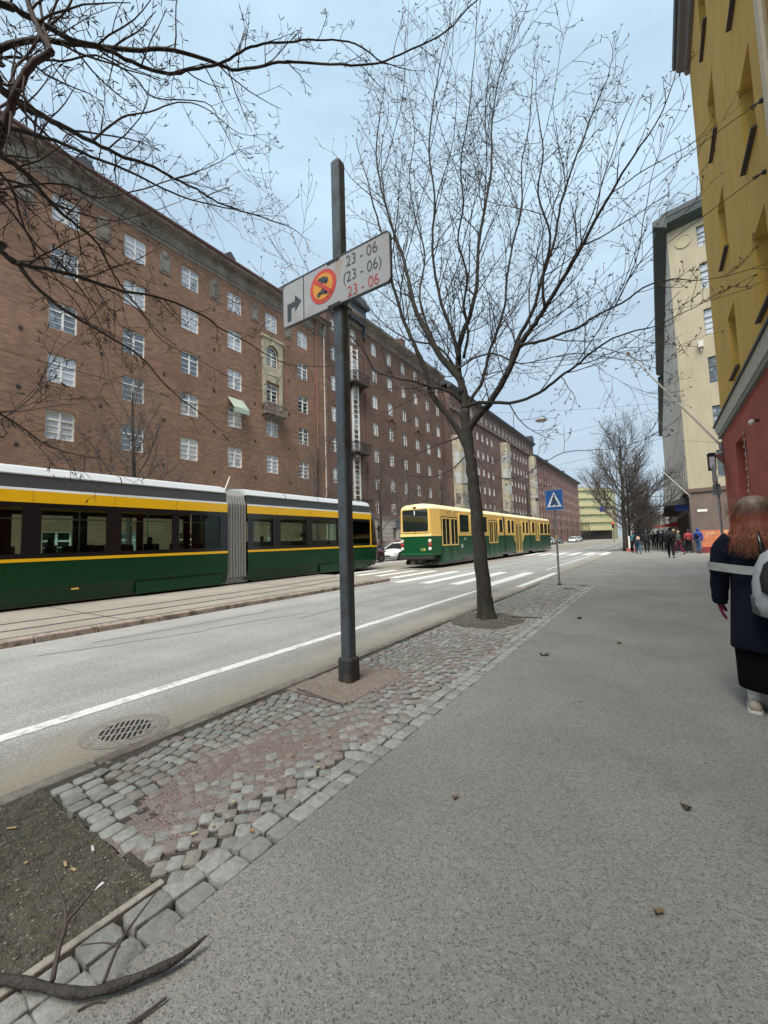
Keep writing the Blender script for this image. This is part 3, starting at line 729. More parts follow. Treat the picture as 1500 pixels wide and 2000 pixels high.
# bay strip: full-height glazed strip at Y 31.3 with iron balconies
mb = MB(); mb.box(.0, .06, 3.55, 3.82, 4.3, 20.8); mb.box(.0, .06, 4.5, 4.7, 4.3, 20.8)
for z in [5 + .5 * i for i in range(32)]: mb.box(.0, .05, 3.82, 4.5, z, z + .07)
mb.build('stair_window_frame', M_white, b2)
for z in (16.9, 10.0, 3.5 + 1.0):
    mb = MB(); mb.box(.0, .95, 3.0, 5.4, z, z + .16); mb.prism([(0, 3.4, z), (.7, 3.4, z), (0, 3.4, z - .6)], (0, .15, 0)); mb.prism([(0, 4.9, z), (.7, 4.9, z), (0, 4.9, z - .6)], (0, .15, 0))
    bal = mb.build('balcony', mat('dark_stone', (.06, .05, .045)), b2)
    rr = MB(); rr.box(.9, .94, 3.0, 5.4, z + 1.02, z + 1.07); rr.box(.02, .9, 3.0, 3.04, z + 1.02, z + 1.07); rr.box(.02, .9, 5.36, 5.4, z + 1.02, z + 1.07)
    for i in range(25): rr.box(.91, .93, 3.0 + i * .099, 3.02 + i * .099, z + .16, z + 1.02)
    for i in range(9): rr.box(.05 + i * .1, .07 + i * .1, 3.01, 3.03, z + .16, z + 1.02); rr.box(.05 + i * .1, .07 + i * .1, 5.37, 5.39, z + .16, z + 1.02)
    rr.build('railing', M_black, bal)
for u in (5.9, 3.0):
    mb = MB(); mb.tube([(.1, u, .3), (.1, u, 23)], .06, 6); mb.build('downpipe', mat('rust_pipe', (.18, .08, .06)), b2)
for z in (2.8 + 17.5, 14.75):
    for u in (cols2[2], cols2[4]):
        mb = MB(); mb.prism([(.0, u - .75, z), (.0, u, z + .55), (.0, u + .75, z), (.0, u + .6, z), (.0, u, z + .4), (.0, u - .6, z)], (.12, 0, 0)); mb.build('pediment', M_brick2, b2)
cornice(b2, -.05, L2 + .3, 23.0, [(0, 0), (.1, 0), (.1, .5), (.75, .9), (.8, 1.15), (0, 1.3)], M_cornice)
mb = MB(); mb.prism([(.7, -.05, 24.1), (-3.5, -.05, 27.2), (-9, -.05, 27.2), (-13, -.05, 24.1)], (0, L2 + .3, 0)); mb.build('roof', M_roof, b2)
mb = MB(); mb.box(-2.5, .55, 3.1, 5.6, 23.4, 25.1); mb.prism([(.9, 2.8, 25.1), (.9, 5.9, 25.1), (.9, 5.9, 25.25), (.9, 4.35, 25.9), (.9, 2.8, 25.25)], (-3.4, 0, 0)); mb.box(.0, .3, 2.9, 3.1, 22.2, 23.4); mb.box(.0, .3, 5.6, 5.8, 22.2, 23.4); mb.build('dormer', mat('dark_dormer_sheet', (.045, .055, .065), rough=.5), b2)
for u in (15,):
    mb = MB(); mb.box(-1.9, -.9, u, u + .9, 25.2, 26.6); mb.build('chimney', M_brick2, b2)
# --- building 3, red-violet, across the side street
Y0 = 53.5
b3 = thing('apartment_building', 'red-violet block with cream glazed bays, beyond the gap in the brick row', 'building', (XL, Y0, 0))
L3 = 101 - Y0
cols3 = [6.2 + 2.35 * k for k in range(6)] + [27.0 + 2.3 * k for k in range(8)]
rows3 = [17.9, 14.9, 12.0, 9.0, 6.1]
facade(b3, 0, L3, 20.6, 0, cols3, rows3, .95, 1.45, M_brick3, pane=M_pane_far, bars=False)
mb = MB()
def block(mb, x0, x1, y0, y1, z0, z1): mb.box(x0, x1, y0, y1, z0, z1)
ac = [8.5 + 2.3 * k for k in range(16)]
mb.grid_wall(0, L3, 20.6, 23.3, [(u - .55, u + .55, 21.2, 22.6) for u in ac], lambda u, v, d: (.06 - d, u, v), .15)
mb.box(-12.9, -.3, 0, L3, 20.61, 23.29); mb.poly([(.06, 0, 20.6), (-.3, 0, 20.6), (-.3, 0, 23.3), (.06, 0, 23.3)]); mb.build('attic_wall', M_brick3, b3)
fr, gl = window_parts(1.1, 1.4, False); f0 = fr.build('attic_window', mat('grey_white_paint', (.5, .5, .46)), b3, loc=(-.03, ac[0], 21.2)); g0 = gl.build('pane', M_pane_far, f0)
for u in ac[1:]: inst(f0, b3, (-.03, u, 21.2), [g0])
mb = MB(); mb.box(-.02, .3, 0, L3, 20.5, 20.75); mb.build('string_course', M_cornice, b3)
def bay(root, u, wb, zb, zt, out_=1.1):
    mb = MB(); h = zb
    P = lambda a: [(0, u - wb / 2, a), (out_, u - wb / 2 + .45, a), (out_, u + wb / 2 - .45, a), (0, u + wb / 2, a)]
    mb.prism(P(zb), (0, 0, zt - zb)); o = mb.build('bay', M_cream, root)
    z = zb + 1.0
    while z + 1.6 < zt:
        mw = MB(); mw.box(out_ - .03, out_ + .004, u - wb / 2 + .5, u + wb / 2 - .5, z - .08, z)
        for k in range(3):
            a = u - wb / 2 + .6 + k * (wb - 1.2) / 3; mw.box(out_ - .02, out_ + .012, a + .06, a + (wb - 1.2) / 3 - .06, z, z + 1.6)
        for s_ in (-1, 1):
            A = Vector((.25, u + s_ * (wb / 2 - .1), 0)); B = Vector((.9, u + s_ * (wb / 2 - .37), 0)); nrm = Vector((.38, s_ * 1, 0)).normalized() * .015
            mw.prism([tuple(A + nrm + Vector((0, 0, z))), tuple(B + nrm + Vector((0, 0, z))), tuple(B + nrm + Vector((0, 0, z + 1.6))), tuple(A + nrm + Vector((0, 0, z + 1.6)))], -nrm * 1.5)
        mw.build('bay_window', M_pane_far, o); z += 2.95
bay(b3, 2.2, 3.4, 2.6, 16.6); bay(b3, 24.0, 2.8, 3.0, 19.6); bay(b3, 44.5, 3.0, 3.0, 20.2)
cornice(b3, -.4, L3 + .2, 23.3, [(0, 0), (.6, .35), (.7, .6), (0, .8)], M_roof)
mb = MB(); mb.prism([(.6, -.4, 24.0), (-3, -.4, 26.6), (-9, -.4, 26.6), (-13, -.4, 24.0)], (0, L3 + .4, 0)); mb.build('roof', M_roof, b3)
mb = MB(); mb.box(-3.5, .3, L3 - 1.8, L3 + .2, 23.9, 25.6); mb.build('dormer', M_roof, b3)
# --- building 4, long red brick terrace
Y0 = 101.0
b4 = thing('apartment_building', 'long dull red brick block with plain rows of small windows, farthest of the brick row', 'building', (XL, Y0, 0))
L4 = 64.5
cols4 = [2.6 + 3.05 * k for k in range(21)]; rows4 = [17.9, 15.0, 12.2, 9.3, 6.5, 3.7]
facade(b4, 0, L4, 20.3, 0, cols4, rows4, 1.05, 1.5, brick_mat('dull_red_brick', (.30, .16, .135), (.24, .13, .11), (.26, .155, .13), (.21, .14, .12)), pane=M_pane_far, bars=False, wm=mat('dim_white_paint', (.55, .53, .5)))
cornice(b4, 0, L4 + .2, 20.3, [(0, 0), (.15, .2), (.9, .5), (.95, .8), (0, 1.0)], M_roof)
mb = MB(); mb.prism([(.8, 0, 21.2), (-6, 0, 23.5), (-13, 0, 21.2)], (0, L4, 0)); mb.build('roof', M_roof, b4)
for u in (22, 47):
    mb = MB(); mb.box(-2.5, -1.5, u, u + 1.2, 21.6, 23.8); mb.build('chimney', M_roofred, b4)
mb = MB(); mb.tube([(.15, .3, 0), (.15, .3, 20.5)], .14, 6); mb.build('downpipe', mat('dark_red_pipe', (.08, .03, .03)), b4)
# --- far end
be = thing('office_building', 'pale yellow curved office block with ribbon windows closing the far end of the street', 'building', (-26, 172, 0))
mb = MB(); mg = MB()
def arcpt(t_, r=0, z=0):
    a = radians(-5 + 80 * t_); return (-6 + (15 + r) * sin(a) * .9, -2 + 26 * (1 - cos(a)) , z) if 0 else (-9 + 19.5 * t_, 2 + 16 * t_ * t_, z)
zz = 3.6
pts = [arcpt(i / 10) for i in range(11)]
def ribbon(mb, z0, z1, off):
    for a, b in zip(pts, pts[1:]):
        mb.poly([(a[0], a[1] + off, z0), (b[0], b[1] + off, z0), (b[0], b[1] + off, z1), (a[0], a[1] + off, z1)])
        if off == 0:
            mb.poly([(a[0], a[1], z0), (b[0], b[1], z0), (b[0], b[1] + 1, z0), (a[0], a[1] + 1, z0)]); mb.poly([(a[0], a[1], z1), (b[0], b[1], z1), (b[0], b[1] + 1, z1), (a[0], a[1] + 1, z1)])
while zz < 19:
    ribbon(mb, zz, zz + 1.8, 0); mg = MB(); ribbon(mg, zz + 1.8, zz + 3.2, .5); mg.build('window_band', mat('green_grey_glass', (.30, .33, .20), rough=.15, var=.25, scale=.8), be); zz += 3.2
mb.prism([(x_, y_, 19.6) for x_, y_, _ in pts] + [(10.5, 40, 19.6), (-9, 40, 19.6)], (0, 0, 1.2)); mb.box(-9, 10.4, 20, 40, 0, 19.6)
mb.build('wall', mat('pale_yellow_render', (.45, .42, .24), var=.08), be)
mb = MB(); ribbon(mb, 0, 3.6, 3.0); mb.build('shop_front', mat('shop_dark', (.04, .04, .045), rough=.3), be)
mb = MB(); mb.box(7.8, 10.2, 1.5, 1.8, 10.4, 12.4); sgn = mb.build('sign_board', mat('sign_blue_far', (.02, .04, .22)), be)
bp = thing('office_building', 'pinkish rendered block between the red brick row and the yellow office', 'building', (-30, 168.5, 0))
facade(bp, 0, 3, 17.5, 0, [1.5], [4, 7, 10, 13], 1, 1.5, mat('pink_render', (.36, .25, .2)), pane=M_pane_far, thick=12)
facade(bp, -1.2, -.01, 17.5, 0, [], [], 1, 1.5, mat('pink_render', (.36, .25, .2)), thick=-4)
mb = MB(); mb.prism([(-10, -1.3, 17.5), (5, -1.3, 17.5), (3, -1.3, 19.3), (-8, -1.3, 19.3)], (0, 6, 0)); mb.build('roof', M_roofred, bp)
bx = thing('office_building', 'low grey block seen between bare trunks at the very end of the street', 'building', (-16, 262, 0), rotz=-pi / 2)
facade(bx, 0, 34, 13, 0, [2 + 3 * k for k in range(11)], [1, 4, 7, 10], 1.3, 1.6, mat('grey_far_render', (.30, .28, .26)), pane=M_pane_far, bars=False, face=1, thick=12)

# --- yellow and red building on the right
XR = 2.0
YE = 17.85
M_yel = wall_mat('ochre_render', (.54, .345, .085), (.42, .285, .09))
M_red = mat('red_render', (.42, .115, .085), rough=.9, var=.16, scale=2.5, bump=.5, bscale=45, spec=.2, col2=(.34, .095, .075), thr=(.4, .7))
br_ = thing('corner_building', 'ochre rendered corner building on a rough red ground floor with a pale stone band', 'building', (XR, YE, 0))
# local: u runs toward the camera (negative y); build with real coordinates relative to the root
yr = [-(17.85 - c) for c in (14.3, 10.48, 6.66, 2.84, -.98, -4.8)]
rows_r = [5.75, 9.0, 12.35, 15.6]
facade(br_, -30, 0, 18.1, 5.0, yr, rows_r, 1.15, 1.72, M_yel, depth=.34, wallname='upper_wall', thick=14, face=-1, pane=M_pane, sill=mat('dark_sill', (.05, .04, .038)), wm=mat('grey_window_paint', (.42, .43, .42)))
mb = MB()
dops = [(13.62 - YE, 15.2 - YE, .02, 3.95), (8.4 - YE, 10.9 - YE, .02, 4.0), (3.0 - YE, 5.6 - YE, .02, 4.0)]
mb.grid_wall(-30, 0, 0, 4.62, dops, lambda u, v, d: (-.04 + d, u, v), .5)
mb.poly([(-.04, 0, 0), (14, 0, 0), (14, 0, 4.62), (-.04, 0, 4.62)]); mb.build('ground_floor_wall', M_red, br_)
mb = MB()
mb.prism([(.0, -30, 4.62), (-.12, -30, 4.62), (-.12, -30, 4.72), (-.06, -30, 4.76), (.0, -30, 4.76)], (0, 30.1, 0)); mb.build('lower_moulding', mat('moulding_green', (.2, .21, .18)), br_)
mb = MB(); mb.prism([(.0, -30, 4.762), (-.14, -30, 4.762), (-.2, -30, 5.02), (.0, -30, 5.02)], (0, 30.12, 0)); mb.build('stone_band', mat('pale_band', (.50, .51, .47), var=.06), br_)
mb = MB(); mb.prism([(.0, -30, 5.022), (-.24, -30, 5.022), (-.24, -30, 5.08), (-.0, -30, 5.16)], (0, 30.14, 0)); mb.build('band_flashing', mat('dark_flashing', (.04, .045, .045)), br_)
mb = MB()
for o_, a, b in ((.0, 18.1, 18.35),): mb.prism([(.3, -30, 18.1), (-.12, -30, 18.1), (-.18, -30, 18.3), (-.34, -30, 18.36), (-.4, -30, 18.5), (.3, -30, 18.6)], (0, 30.0, 0))
mb.build('eaves_moulding', mat('grey_eaves', (.14, .13, .125)), br_)
mb = MB(); mb.prism([(.3, -30, 18.6), (-.46, -30, 18.52), (-.50, -30, 18.66), (6, -30, 21.5), (14, -30, 18.6)], (0, 30.0, 0)); mb.build('roof', M_roof, br_)
mb = MB(); mb.tube([(-.13, 8.35 - YE, 5.2), (-.13, 8.35 - YE, 17.9), (-.3, 8.35 - YE, 18.3)], .075, 10); mb.build('downpipe', mat('beige_pipe', (.42, .36, .25), rough=.5), br_)
for a, b, c, d in dops:
    mb = MB(); mb.box(.42, .47, a, b, .02, 3.95); dr = mb.build('door', mat('brown_door', (.07, .035, .028), rough=.5), br_)
    mb = MB(); mb.box(.36, .42, a, b, 2.5, 2.62); mb.box(.38, .42, (a + b) / 2 - .04, (a + b) / 2 + .04, .02, 2.5); mb.build('door_rail', mat('grey_rail_paint', (.25, .24, .23)), dr)
    mb = MB(); mb.box(.405, .418, a + .12, b - .12, 2.68, 3.8); mb.build('door_pane', M_pane, dr)
random.seed(4)
sl_ = MB(); y_ = 13.60 - YE; zc = 3.95
pts = []
while zc > .4: pts.append((-.07 + random.uniform(-.012, .012), y_ + random.uniform(-.03, .03), zc)); zc -= random.uniform(.06, .13)
sl_.tube(pts, .006, 4)
tag_o = sl_.build('light_string', mat('pale_cable', (.5, .48, .42)), None); tag_o.location = (XR, YE, 0)
tag(tag_o, 'string of small pale bulbs hanging down the edge of the red doorway', 'light string')
bl = MB()
for p in pts[::2]: bl.lathe((p[0] - .012, p[1], p[2] - .018), [(.001, 0), (.016, .012), (.014, .03), (.001, .036)], 7)
b_ = bl.build('bulb', mat('bulb_glass', (.75, .72, .62), rough=.2), tag_o)

# --- cream corner building across the side street
bc = thing('corner_building', 'cream rendered corner building with a dark green overhanging eaves and brown stone ground floor', 'building', (2.0, 38.0, 0))
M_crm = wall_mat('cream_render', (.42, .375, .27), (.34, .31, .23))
M_crm2 = wall_mat('brightened_cream_render', (.62, .58, .50), (.5, .46, .4))  # paler than the side wall: colour brightened to offset the street face's weak sun
LC = 78
cc_ = [2.2 + 3.0 * k for k in range(25)]; rc_ = [5.6, 9.1, 12.6, 16.1, 19.6]
M_gwin = mat('greenish_window_paint', (.17, .19, .15))
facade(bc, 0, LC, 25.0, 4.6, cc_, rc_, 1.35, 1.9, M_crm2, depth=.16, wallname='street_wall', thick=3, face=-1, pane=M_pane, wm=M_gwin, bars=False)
ang = radians(-12)
sideroot_fn = lambda u, v, d: (u * cos(ang) - (-d) * sin(ang) * 1.0 - 0, u * sin(ang) + d * cos(ang), v)
rows_s = [5.4, 8.65, 12.3, 15.95, 19.5, 22.75]
ops = [(1.8 + 4.2 * k, 3.4 + 4.2 * k, z, z + (1.95 if z < 22 else 1.6)) for z in rows_s for k in range(3)]
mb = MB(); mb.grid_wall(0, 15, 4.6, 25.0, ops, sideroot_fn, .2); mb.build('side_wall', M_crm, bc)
f_ = MB()
for (a, b, c, d) in [(1.6, 1.95, 0, 0)]: pass
fr, gl = window_parts(1.6, 1.95, True); first = None
for u0, u1, z0, z1 in ops:
    uc = (u0 + u1) / 2; p = sideroot_fn(uc, z0, .14)
    if first is None:
        first = fr.build('window', M_gwin, bc, loc=p, rotz=ang - pi / 2); g0 = gl.build('pane', M_pane, first)
    else:
        q = inst(first, bc, p, [g0]); q.scale = (1, 1, (z1 - z0) / 1.95)
mb = MB(); mb.grid_wall(0, 15, 0, 4.45, [(8, 10, .0, 3)], sideroot_fn, .3)
def side_box(mb, u0, u1, d0, d1, z0, z1):
    P = [sideroot_fn(u0, z0, d0), sideroot_fn(u1, z0, d0), sideroot_fn(u1, z0, d1), sideroot_fn(u0, z0, d1)]; mb.prism(P, (0, 0, z1 - z0))
mb.build('side_base_wall', mat('brown_stone', (.135, .105, .09), var=.15, scale=1.5, bump=.2, col2=(.17, .13, .11)), bc)
mb = MB()
shops = [(3.0 + 5.5 * k, 7.6 + 5.5 * k, .5, 3.1) for k in range(13)]
mb.grid_wall(0, LC, 0, 4.45, shops, lambda u, v, d: (d, u, v), .35); mb.build('shop_wall', MATS['brown_stone'], bc)
mb = MB()
for a, b, c, d in shops: mb.box(.3, .34, a, b, c, d)
mb.build('shop_panes', mat('shop_glass', (.03, .03, .035), rough=.08, ior=2.0), bc)
mb = MB(); side_box(mb, -.12, 15, -.12, .3, 4.45, 4.72); mb.box(-.22, .3, -.05, LC, 4.45, 4.72); mb.build('ledge', mat('brown_ledge', (.12, .085, .07)), bc)
mb = MB(); mb.prism([(.0, 1.0, 4.25), (-1.5, 1.0, 3.85), (-1.5, 1.0, 3.65), (.0, 1.0, 3.65)], (0, 26, 0)); mb.build('canopy', mat('dark_canopy', (.03, .03, .032)), bc)
mb = MB(); mb.prism([(-.02, 1.4, 4.2), (-.85, 1.4, 3.9), (-.85, 1.4, 3.2), (-.02, 1.4, 3.2)], (0, .25, 0)); mb.build('shop_sign', mat('blue_sign', (.04, .06, .3)), bc)
M_eav = mat('dark_green_eaves', (.035, .055, .05), rough=.6, var=.15)
mb = MB()
mb.prism([(.0, -.75, 24.9), (-.85, -.75, 25.35), (-.9, -.75, 25.75), (-.2, -.75, 26.0), (.0, -.75, 26.0)], (0, 36, 0))
mb.prism([(.0, 35.3, 24.4), (-.7, 35.3, 24.6), (-.7, 35.3, 25.0), (.0, 35.3, 25.2)], (0, LC - 35, 0))
P = []
for d_, z_ in ((.0, 24.9), (-.72, 25.3), (-.75, 25.72), (-.1, 26.0), (.3, 26.0)): P.append(sideroot_fn(-.85, z_, d_))
mb.prism(P, Vector(sideroot_fn(15.8, 0, 0)) - Vector(sideroot_fn(0, 0, 0))); mb.build('eaves', M_eav, bc)
mb = MB(); mb.prism([(-.3, -.3, 26.0), (13, -3.2, 26.0), (13, 30, 26.0), (-.3, 30, 26.0)], (0, 0, .4)); mb.prism([(-.3, 30, 25.2), (13, 30, 25.2), (13, LC, 25.2), (-.3, LC, 25.2)], (0, 0, .4)); mb.build('roof', M_roof, bc)
mb = MB()
for k in range(22): mb.tube([(-.35, -.2 + k * 1.6, 26.35), (-.35, -.2 + k * 1.6, 26.95)], .02, 4)
mb.tube([(-.35, -.2, 26.95), (-.35, 33.6, 26.95)], .02, 4); mb.tube([(-.35, -.2, 26.65), (-.35, 33.6, 26.65)], .015, 4)
p0, p1 = Vector(sideroot_fn(-.3, 26.95, -.3)), Vector(sideroot_fn(13, 26.95, -.3)); mb.tube([p0, p1], .02, 4); mb.tube([p0 - Vector((0, 0, .3)), p1 - Vector((0, 0, .3))], .015, 4)
for k in range(10): q = p0.lerp(p1, k / 9); mb.tube([q, q - Vector((0, 0, .65))], .02, 4)
mb.build('roof_railing', M_galv, bc)
mb = MB(); c_ = sideroot_fn(.95, 23.7, 0); ring = []
for r_, d_ in ((.52, .0), (.52, -.06), (.44, -.06), (.44, -.03), (.02, -.03)):
    ring.append([sideroot_fn(.95 + r_ * cos(2 * pi * i / 24), 23.7 + r_ * sin(2 * pi * i / 24), d_ - .001) for i in range(24)])
mb.loft(ring); mb.build('medallion', mat('medallion_render', (.40, .36, .22)), bc)
mb = MB(); c_ = Vector(sideroot_fn(1.41, 15.2, -.2)); mb.box(c_.x - .15, c_.x + .15, c_.y - .1, c_.y + .15, c_.z - .1, c_.z + .35); mb.tube([c_ + Vector((0, .05, -.1)), c_ + Vector((0, .05, -.4))], .04, 6); mb.build('alarm_box', mat('pale_grey_box', (.55, .55, .53)), bc)
mb = MB(); side_box(mb, .42, 1.0, -.02, .02, 2.98, 3.16); mb.build('street_name_plate', mat('white_plate', (.75, .75, .73)), bc)
mb = MB(); mb.box(.0, 13, 0.1, LC, 25.0, 26.0 - .01); mb.box(3, 14, .3, LC, 0, 25.9); mb.build('core', M_crm, bc)
# buildings beyond on the right
bd = thing('apartment_building', 'grey beige block on the right, far beyond the cream corner building', 'building', (2.2, 117, 0))
facade(bd, 0, 60, 19, 0, [2 + 3 * k for k in range(19)], [1.5, 5, 8.4, 11.8, 15.2], 1.2, 1.7, M_crm2, face=-1, pane=M_pane_far, bars=False)
bd2 = thing('apartment_building', 'grey block farthest on the right, mostly behind the avenue trees', 'building', (2.4, 179, 0))
facade(bd2, 0, 80, 17, 0, [2 + 3 * k for k in range(25)], [1.5, 5, 8.4, 11.8], 1.2, 1.7, MATS['grey_far_render'], face=-1, pane=M_pane_far, bars=False)
MAIN_LIMBS=[
 (0.142,0.088,[(-2.7,7.25,-0.02),(-2.73,7.26,0.73),(-2.78,7.27,1.48),(-2.82,7.28,2.15),(-2.86,7.29,2.74),(-2.91,7.29,3.33),(-2.95,7.3,3.94)]),
 (0.07,0.014,[(-2.92,7.3,3.14),(-3.09,7.21,3.57),(-3.27,7.15,3.89),(-3.55,7.05,4.35),(-3.58,6.98,4.73),(-3.77,6.87,5.34),(-3.96,6.76,5.92),(-4.07,6.66,6.51),(-4.11,6.54,7.1),(-4.22,6.43,7.72),(-4.33,6.3,8.44)]),
 (0.085,0.012,[(-2.95,7.3,3.94),(-2.98,7.33,4.36),(-3.1,7.36,4.67),(-3.44,7.39,5.14),(-3.78,7.44,5.82),(-4.04,7.48,6.43),(-4.18,7.52,7.0),(-4.37,7.57,7.82),(-4.65,7.62,8.71),(-4.94,7.68,9.79),(-5.09,7.73,10.84),(-4.99,7.8,11.91)]),
 (0.07,0.012,[(-2.98,7.3,4.25),(-3.08,7.39,4.82),(-3.08,7.46,5.26),(-2.99,7.52,5.63),(-2.87,7.57,5.89),(-2.74,7.68,6.53),(-2.7,7.82,7.46),(-2.56,7.96,8.39),(-2.43,8.08,9.21),(-2.41,8.24,10.38),(-2.26,8.4,11.51)]),
 (0.045,0.01,[(-3.03,7.3,4.98),(-3.09,7.28,5.35),(-3.18,7.27,5.66),(-3.29,7.25,6.06),(-3.42,7.22,6.76),(-3.43,7.18,7.51),(-3.31,7.13,8.4),(-3.39,7.09,9.3),(-3.24,7.05,10.18),(-3.01,7.0,10.98)]),
 (0.075,0.012,[(-2.93,7.3,3.44),(-2.72,7.28,3.74),(-2.46,7.27,3.94),(-2.13,7.24,4.34),(-1.83,7.21,4.86),(-1.6,7.19,5.09),(-1.38,7.17,5.34),(-1.05,7.14,5.73),(-0.75,7.11,6.15),(-0.43,7.07,6.58),(-0.12,7.04,6.99),(0.22,7.0,7.34)]),
 (0.03,0.008,[(-1.81,7.15,4.83),(-1.46,7.06,4.74),(-1.11,6.97,4.73),(-0.84,6.89,4.71),(-0.61,6.81,4.77),(-0.23,6.67,4.79),(0.12,6.52,4.85),(0.42,6.4,4.74)]),
 (0.045,0.01,[(-2.09,7.2,4.34),(-2.0,7.26,4.67),(-1.88,7.33,5.04),(-1.63,7.43,5.52),(-1.45,7.54,6.15),(-1.24,7.66,6.81),(-1.11,7.78,7.52),(-0.87,7.92,8.29),(-0.59,8.06,9.05),(-0.27,8.2,9.79)]),
 (0.028,0.008,[(-1.36,7.1,5.3),(-1.35,7.02,5.82),(-1.17,6.91,6.4),(-1.31,6.81,7.11),(-1.17,6.7,7.67),(-1.19,6.6,8.31)]),
 (0.038,0.008,[(-2.93,7.3,3.99),(-2.62,7.2,3.98),(-2.21,7.07,3.85),(-1.81,6.92,3.75),(-1.37,6.74,3.8),(-1.09,6.6,3.89),(-0.84,6.46,3.96),(-0.6,6.32,4.04),(-0.27,6.11,4.08),(0.07,5.9,3.98)]),
 (0.042,0.008,[(-2.97,7.3,4.05),(-3.06,7.21,4.19),(-3.22,7.1,4.32),(-3.5,6.95,4.42),(-3.72,6.83,4.52),(-4.06,6.65,4.64),(-4.41,6.45,4.8),(-4.52,6.28,5.1),(-4.68,6.1,5.4),(-5.01,5.89,5.64),(-5.41,5.6,6.05)]),
 (0.04,0.009,[(-2.91,7.3,3.93),(-2.87,7.34,4.09),(-2.67,7.45,4.39),(-2.58,7.57,4.79),(-2.51,7.67,5.17),(-2.4,7.76,5.49),(-2.27,7.91,6.04),(-2.23,8.08,6.76),(-2.11,8.28,7.6),(-1.95,8.49,8.44),(-1.97,8.71,9.56),(-1.79,8.94,10.62),(-1.73,9.2,11.94)]),
 (0.016,0.005,[(-2.9,7.3,3.14),(-2.73,7.21,2.95),(-2.56,7.12,2.75),(-2.42,7.04,2.62),(-2.24,6.96,2.5),(-1.99,6.85,2.45),(-1.7,6.72,2.48),(-1.5,6.61,2.56),(-1.09,6.37,2.67),(-0.8,6.2,2.63)]),
 (0.016,0.005,[(-2.97,7.3,3.05),(-3.16,7.1,2.8),(-3.43,6.89,2.66),(-3.73,6.68,2.67),(-3.98,6.5,2.72),(-4.25,6.3,2.83)]),
 (0.02,0.006,[(-2.99,7.3,3.45),(-3.36,7.51,3.45),(-3.82,7.74,3.46),(-4.33,7.99,3.41),(-5.07,8.3,3.38),(-5.87,8.6,3.47)]),
 (0.03,0.008,[(-3.0,7.3,4.56),(-3.44,7.61,5.32),(-3.88,7.79,5.72),(-4.5,8.0,6.08),(-5.21,8.25,6.72),(-6.02,8.55,7.68),(-6.77,8.9,9.03)]),
 (0.022,0.006,[(-3.05,7.3,4.78),(-2.8,7.49,4.98),(-2.5,7.69,5.07),(-2.26,7.86,4.96),(-2.01,8.02,4.85),(-1.59,8.3,4.94),(-1.09,8.62,5.02),(-0.51,9.0,4.89)]),
 (0.03,0.008,[(-2.93,7.3,4.95),(-2.77,7.2,5.37),(-2.81,7.11,5.85),(-2.66,6.99,6.34),(-2.75,6.85,6.99),(-2.57,6.72,7.51),(-2.52,6.57,8.16),(-2.28,6.39,8.73),(-2.08,6.2,9.36)]),
 (0.03,0.008,[(-3.38,7.4,5.06),(-3.75,7.56,5.83),(-4.06,7.74,6.83),(-4.0,7.95,7.88),(-4.33,8.16,9.17),(-4.54,8.36,10.49),(-4.46,8.57,11.71),(-4.76,8.8,13.4)])]
